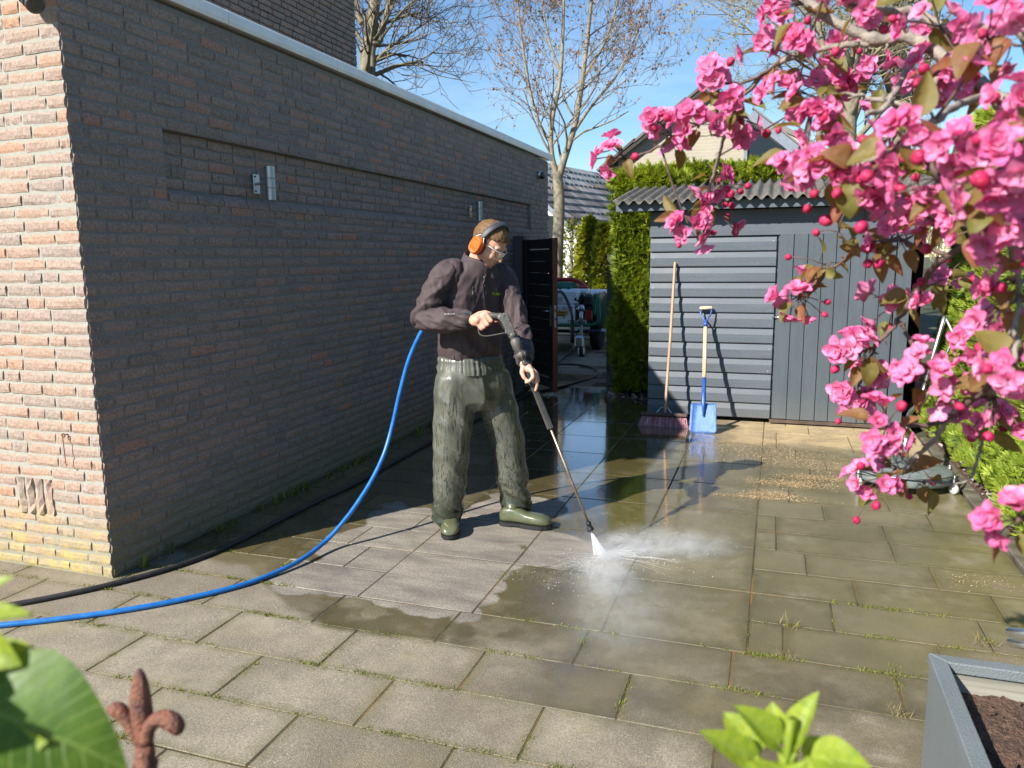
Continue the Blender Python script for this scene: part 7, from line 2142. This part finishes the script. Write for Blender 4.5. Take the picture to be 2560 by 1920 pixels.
# ------------------------------------------------------------------ planter in the bottom right corner
pc = on_z(2320, 1631, .52)
PXa, PYb, PZ = pc[0], pc[1], .52; PW, PL, RW = .9, 1.4, .042
planter = thing('planter_box', (PXa + PW / 2, PYb - PL / 2, 0), 'blue-grey square planter full of dark soil in the bottom right corner', 'planter')
for nm, c, s, mt in (('side_panel', (PXa + .016, PYb - PL / 2, PZ / 2 - .012), (.024, PL - .012, PZ - .025), 'planter_side'), ('side_panel', (PXa + PW / 2, PYb - .016, PZ / 2 - .012), (PW - .06, .024, PZ - .025), 'planter_side'), ('side_panel', (PXa + PW - .016, PYb - PL / 2, PZ / 2 - .012), (.024, PL - .012, PZ - .025), 'planter_side'), ('side_panel', (PXa + PW / 2, PYb - PL + .016, PZ / 2 - .012), (PW - .06, .024, PZ - .025), 'planter_side')):
    m = MB(); m.box(c, s, bevel=.003); m.build(nm, MT[mt], planter)
a, b_, e_ = PXa, PXa + PW, PYb - PL
for poly in ([(a, PYb), (b_, PYb), (b_ - RW, PYb - RW), (a + RW, PYb - RW)], [(a, PYb), (a + RW, PYb - RW), (a + RW, e_ + RW), (a, e_)], [(b_, PYb), (b_, e_), (b_ - RW, e_ + RW), (b_ - RW, PYb - RW)], [(a, e_), (a + RW, e_ + RW), (b_ - RW, e_ + RW), (b_, e_)]):
    m = MB(); m.prism([(x, y, PZ - .030) for x, y in poly], (0, 0, .030)); o = m.build('rim', MT['planter'], planter)
    bv = o.modifiers.new('b', 'BEVEL'); bv.width = .003; bv.segments = 2
m = MB(); m.box((PXa + PW / 2, PYb - RW - .006, PZ - .07), (PW - 2 * RW, .010, .078)); m.build('inner_board', MT['planter_in'], planter)
m = MB(); m.box((PXa + RW + .006, PYb - PL / 2, PZ - .085), (.010, PL - 2 * RW - .02, .105)); m.build('inner_side', MT['planter_side'], planter)
n = 110; xs = np.linspace(PXa + RW + .012, PXa + PW - RW, n); ys_ = np.linspace(PYb - PL + RW, PYb - RW - .012, n)
GX, GY = np.meshgrid(xs, ys_); P = np.stack([GX.ravel(), GY.ravel(), np.zeros(n * n)], 1)
P[:, 2] = PZ - .078 + .016 * fbm(P, 5, 2) + .011 * np.abs(fbm(P, 22, 3, 4)) + .006 * fbm(P, 70, 2, 9)
fs = [(j * n + i, j * n + i + 1, (j + 1) * n + i + 1, (j + 1) * n + i) for j in range(n - 1) for i in range(n - 1)]
o = raw('soil', P, fs, MT['soil'], planter, smooth=True)
k = 500; pp = np.column_stack([RNG.uniform(xs[0], xs[-1], k), RNG.uniform(ys_[0], ys_[-1], k), np.full(k, PZ - .068)])
tv = np.array([(1, 0, 0), (-1, 0, 0), (0, .8, 0), (0, -.9, 0), (0, 0, .7), (0, 0, -.7)], float); tf = [(0, 2, 4), (2, 1, 4), (1, 3, 4), (3, 0, 4), (2, 0, 5), (1, 2, 5), (3, 1, 5), (0, 3, 5)]
v, f = scatter(tv, tf, pp, rotmats(RNG.normal(0, 1, (k, 3)), RNG.random(k) * 6), .006 * (.4 + RNG.random(k) ** 2 * 1.6))
o = raw('soil_crumbs', v, f, MT['soil'], planter, smooth=True); o['kind'] = 'stuff'
# ------------------------------------------------------------------ two pale tubes poking in at the right edge
q0, q1 = at(2518, 1578, 2.1), at(2700, 1600, 1.9); r0, r1 = at(2521, 1604, 2.1), at(2700, 1640, 1.9)
tf_ = thing('tube_frame', (float(q1[0]), float(q1[1]), 0), 'ends of two pale aluminium tubes poking in at right edge above planter', 'metal frame')
for a, c in ((q0, q1), (r0, r1)):
    d = nrm(c - a); m = MB(); m.smooth = True; m.tube([a, a + d * .004, a + d * .01, c], [.006, .011, .0125, .0125], 12); m.build('tube', MT['aluminium'], tf_)
m = MB(); m.smooth = True; m.tube([q1, V(q1[0], q1[1], 0)], .0125, 10); m.tube([r1, V(r1[0], r1[1], 0)], .0125, 10); m.build('leg', MT['aluminium'], tf_)
# ------------------------------------------------------------------ rusty fleur-de-lis stake, bottom left
fd = .72
def FP(px, py, d=0): return at(px, py, fd + d)
stake = thing('garden_stake', (float(FP(365, 1900)[0]), float(FP(365, 1900)[1]), 0), 'rusty iron fleur-de-lis stake in the bottom left foreground', 'garden stake')
m = MB(); m.smooth = True
pr = [(348, 1672, .0020), (349, 1690, .0055), (350, 1715, .0080), (351, 1745, .0096), (354, 1780, .0102), (357, 1810, .0094), (360, 1840, .0076), (362, 1872, .0068)]
C_ = [FP(a, b_) for a, b_, r in pr]; m.tube(C_, [r for a, b_, r in pr], 12); m.build('spear', MT['rust'], stake)
m = MB(); m.smooth = True
rgp = [(1855, 366), (1820, 372), (1800, 392), (1797, 412), (1806, 430), (1818, 436), (1826, 428)]
P = catmull([FP(x, y, -.004) for y, x in rgp], 5); R = np.interp(np.linspace(0, 1, len(P)), [0, .35, .62, .85, 1], [.0062, .0072, .0092, .0098, .004]); m.tube(P, list(R), 12)
rgp = [(1855, 352), (1830, 338), (1800, 318), (1780, 302), (1775, 290), (1784, 280)]
P = catmull([FP(x, y, .004) for y, x in rgp], 5); R = np.interp(np.linspace(0, 1, len(P)), [0, .4, .7, .9, 1], [.0058, .0062, .0076, .0078, .004]); m.tube(P, list(R), 12)
m.build('scroll', MT['rust'], stake)
m = MB(); m.smooth = True; a = FP(361, 1862); b_ = FP(365, 1930); dn = nrm(b_ - a); lo_ = V(b_[0] + .02, b_[1] - .01, 0)
m.tube([a, a + dn * .008, a + dn * .014, a + dn * .018, a + dn * .024, b_, lo_], [.0085, .0095, .0090, .0115, .0100, .0105, .0105], 12); m.build('stem', MT['rust'], stake)
# ------------------------------------------------------------------ leafy plants close to the lens
def big_leaf(L, w, fold, curl, seed, mat='lime_leaf'):
    rg = np.random.default_rng(seed); m = MB(); m.smooth = True; vs, fs, tn = leaf_grid(L, w, fold, curl, rg, nv=10, wavy=.04); m.add(vs, fs); m.tone[-len(fs):] = [.25 + .5 * rg.random() for _ in fs]
    me = m.mesh('leaf'); me.materials.append(MT[mat]); return me
def plant(name, foot, stems, leaves, label, r=.0035):
    t = thing(name, foot, label, 'plant')
    for pts in stems:
        m = MB(); m.smooth = True; P = catmull(pts, 6); m.tube(P, list(np.linspace(r * 1.3, r * .7, len(P))), 8); m.build('stem', MT['lime_leaf'], t)
    for k, (p0, tip_, w, up, fold, curl) in enumerate(leaves):
        p0, tip_ = np.asarray(p0), np.asarray(tip_); L = np.linalg.norm(tip_ - p0); x = nrm(tip_ - p0); z = nrm(np.asarray(up) - x * (np.asarray(up) @ x)); y = np.cross(z, x)
        me = big_leaf(L * (1 + .12 * abs(curl)), w, fold, curl, 100 + k + int(L * 1000), 'fresh_leaf' if w > .03 else 'lime_leaf')
        B = np.stack([x, y, z], 1); ca, sa = math.cos(-curl * .5 - .1), math.sin(-curl * .5 - .1)
        B = B @ np.array([[ca, 0, sa], [0, 1, 0], [-sa, 0, ca]])
        M4 = Matrix([list(map(float, q)) for q in B]); o = bpy.data.objects.new('leaf', me); COL.objects.link(o); o.parent = t
        o.location = Vector([float(q) for q in p0]) - t.location; o.rotation_euler = M4.to_euler()
    return t
sunv = np.array(TO_SUN); toc = lambda p: nrm(CAM_POS - p)
def Q(px, py, d): return at(px, py, d)
f1 = Q(-60, 2300, .50); f1[2] = 0
j1 = Q(60, 1990, .46); j2 = Q(-40, 1760, .44)
plant('leafy_plant', f1, [[f1, Q(-20, 2150, .47), j1, Q(40, 1820, .45)], [f1 + V(.03, 0, 0), Q(-120, 2000, .46), j2, Q(-60, 1500, .45)]],
      [(Q(-80, 1760, .44), Q(285, 1905, .43), .040, sunv * .5 + toc(j1) * .75 + V(0, 0, .3), .35, .9),  # broad leaf: darker green carries its shade, lime leaves the sunlit edges
       (Q(-110, 1690, .455), Q(165, 1700, .46), .020, sunv + V(0, 0, .5), .5, .8), (Q(-100, 1640, .46), Q(110, 1790, .45), .022, sunv + toc(j1), .4, .9),
       (Q(-120, 1930, .45), Q(80, 1860, .42), .026, toc(j1) + sunv * .3, .3, .5), (Q(20, 1990, .47), Q(270, 1990, .46), .022, sunv + V(0, 0, 1), .4, .4),
       (Q(-120, 1560, .47), Q(75, 1530, .47), .010, sunv + V(0, 0, 1), .5, .3), (Q(-80, 1510, .45), Q(26, 1440, .45), .007, sunv, .5, .2), (Q(-60, 1600, .45), Q(40, 1660, .44), .012, sunv, .4, .5)] + [(Q(x0, y0, .44) + sunv * k_, Q(x1, y1, .44) + sunv * (k_ + .01), w_, sunv, .3, .5) for x0, y0, x1, y1, k_, w_ in ((-90, 1840, 120, 1800, .10, .020), (40, 1900, 200, 1850, .12, .014), (-60, 1920, 150, 1960, .13, .018), (-150, 1700, 60, 1740, .09, .014))],  # last four leaves are out of view sunward, added to shade the broad leaf
       'fresh green leafy plant blurred in the bottom left corner', .0042)
f2 = Q(1985, 2300, .62); f2[2] = 0; jn = Q(1962, 1925, .58)
plant('leafy_shoot', f2, [[f2, Q(1975, 2100, .60), jn, Q(1965, 1890, .58)], [jn, Q(1905, 1905, .58), Q(1890, 1890, .58)], [jn, Q(1950, 1870, .585)], [jn, Q(1990, 1880, .58)], [jn, Q(2000, 1915, .57), Q(2030, 1895, .57)]],
      [(Q(1895, 1905, .58), Q(1757, 1828, .57), .0115, sunv + toc(jn) * .5 + V(.3, 0, .3), .55, .15), (Q(1898, 1890, .585), Q(1812, 1782, .60), .0165, toc(jn) + V(.2, 0, .4), .45, .2),
       (Q(1948, 1862, .585), Q(1842, 1765, .58), .0125, sunv + V(.4, 0, .4), .7, .15), (Q(1948, 1862, .59), Q(1930, 1758, .60), .0135, toc(jn) * .7 + sunv * .6, .5, .3),
       (Q(1982, 1880, .58), Q(2042, 1727, .585), .0120, sunv * .7 + V(-.6, -.4, .2), .8, .05), (Q(2025, 1895, .57), Q(2172, 1915, .55), .0175, sunv + V(0, 0, 1.2), .35, .5), (Q(2010, 1900, .585), Q(2075, 1850, .60), .0105, toc(jn) + V(0, 0, .3), .5, .4),
       (Q(1995, 1920, .57), Q(2110, 1990, .54), .018, sunv + V(0, 0, 1), .3, .4), (Q(1940, 1930, .57), Q(1840, 1990, .55), .014, sunv + V(0, 0, 1), .4, .3)],
      'pale green leafy shoot blurred at the bottom edge left of the planter', .0030)
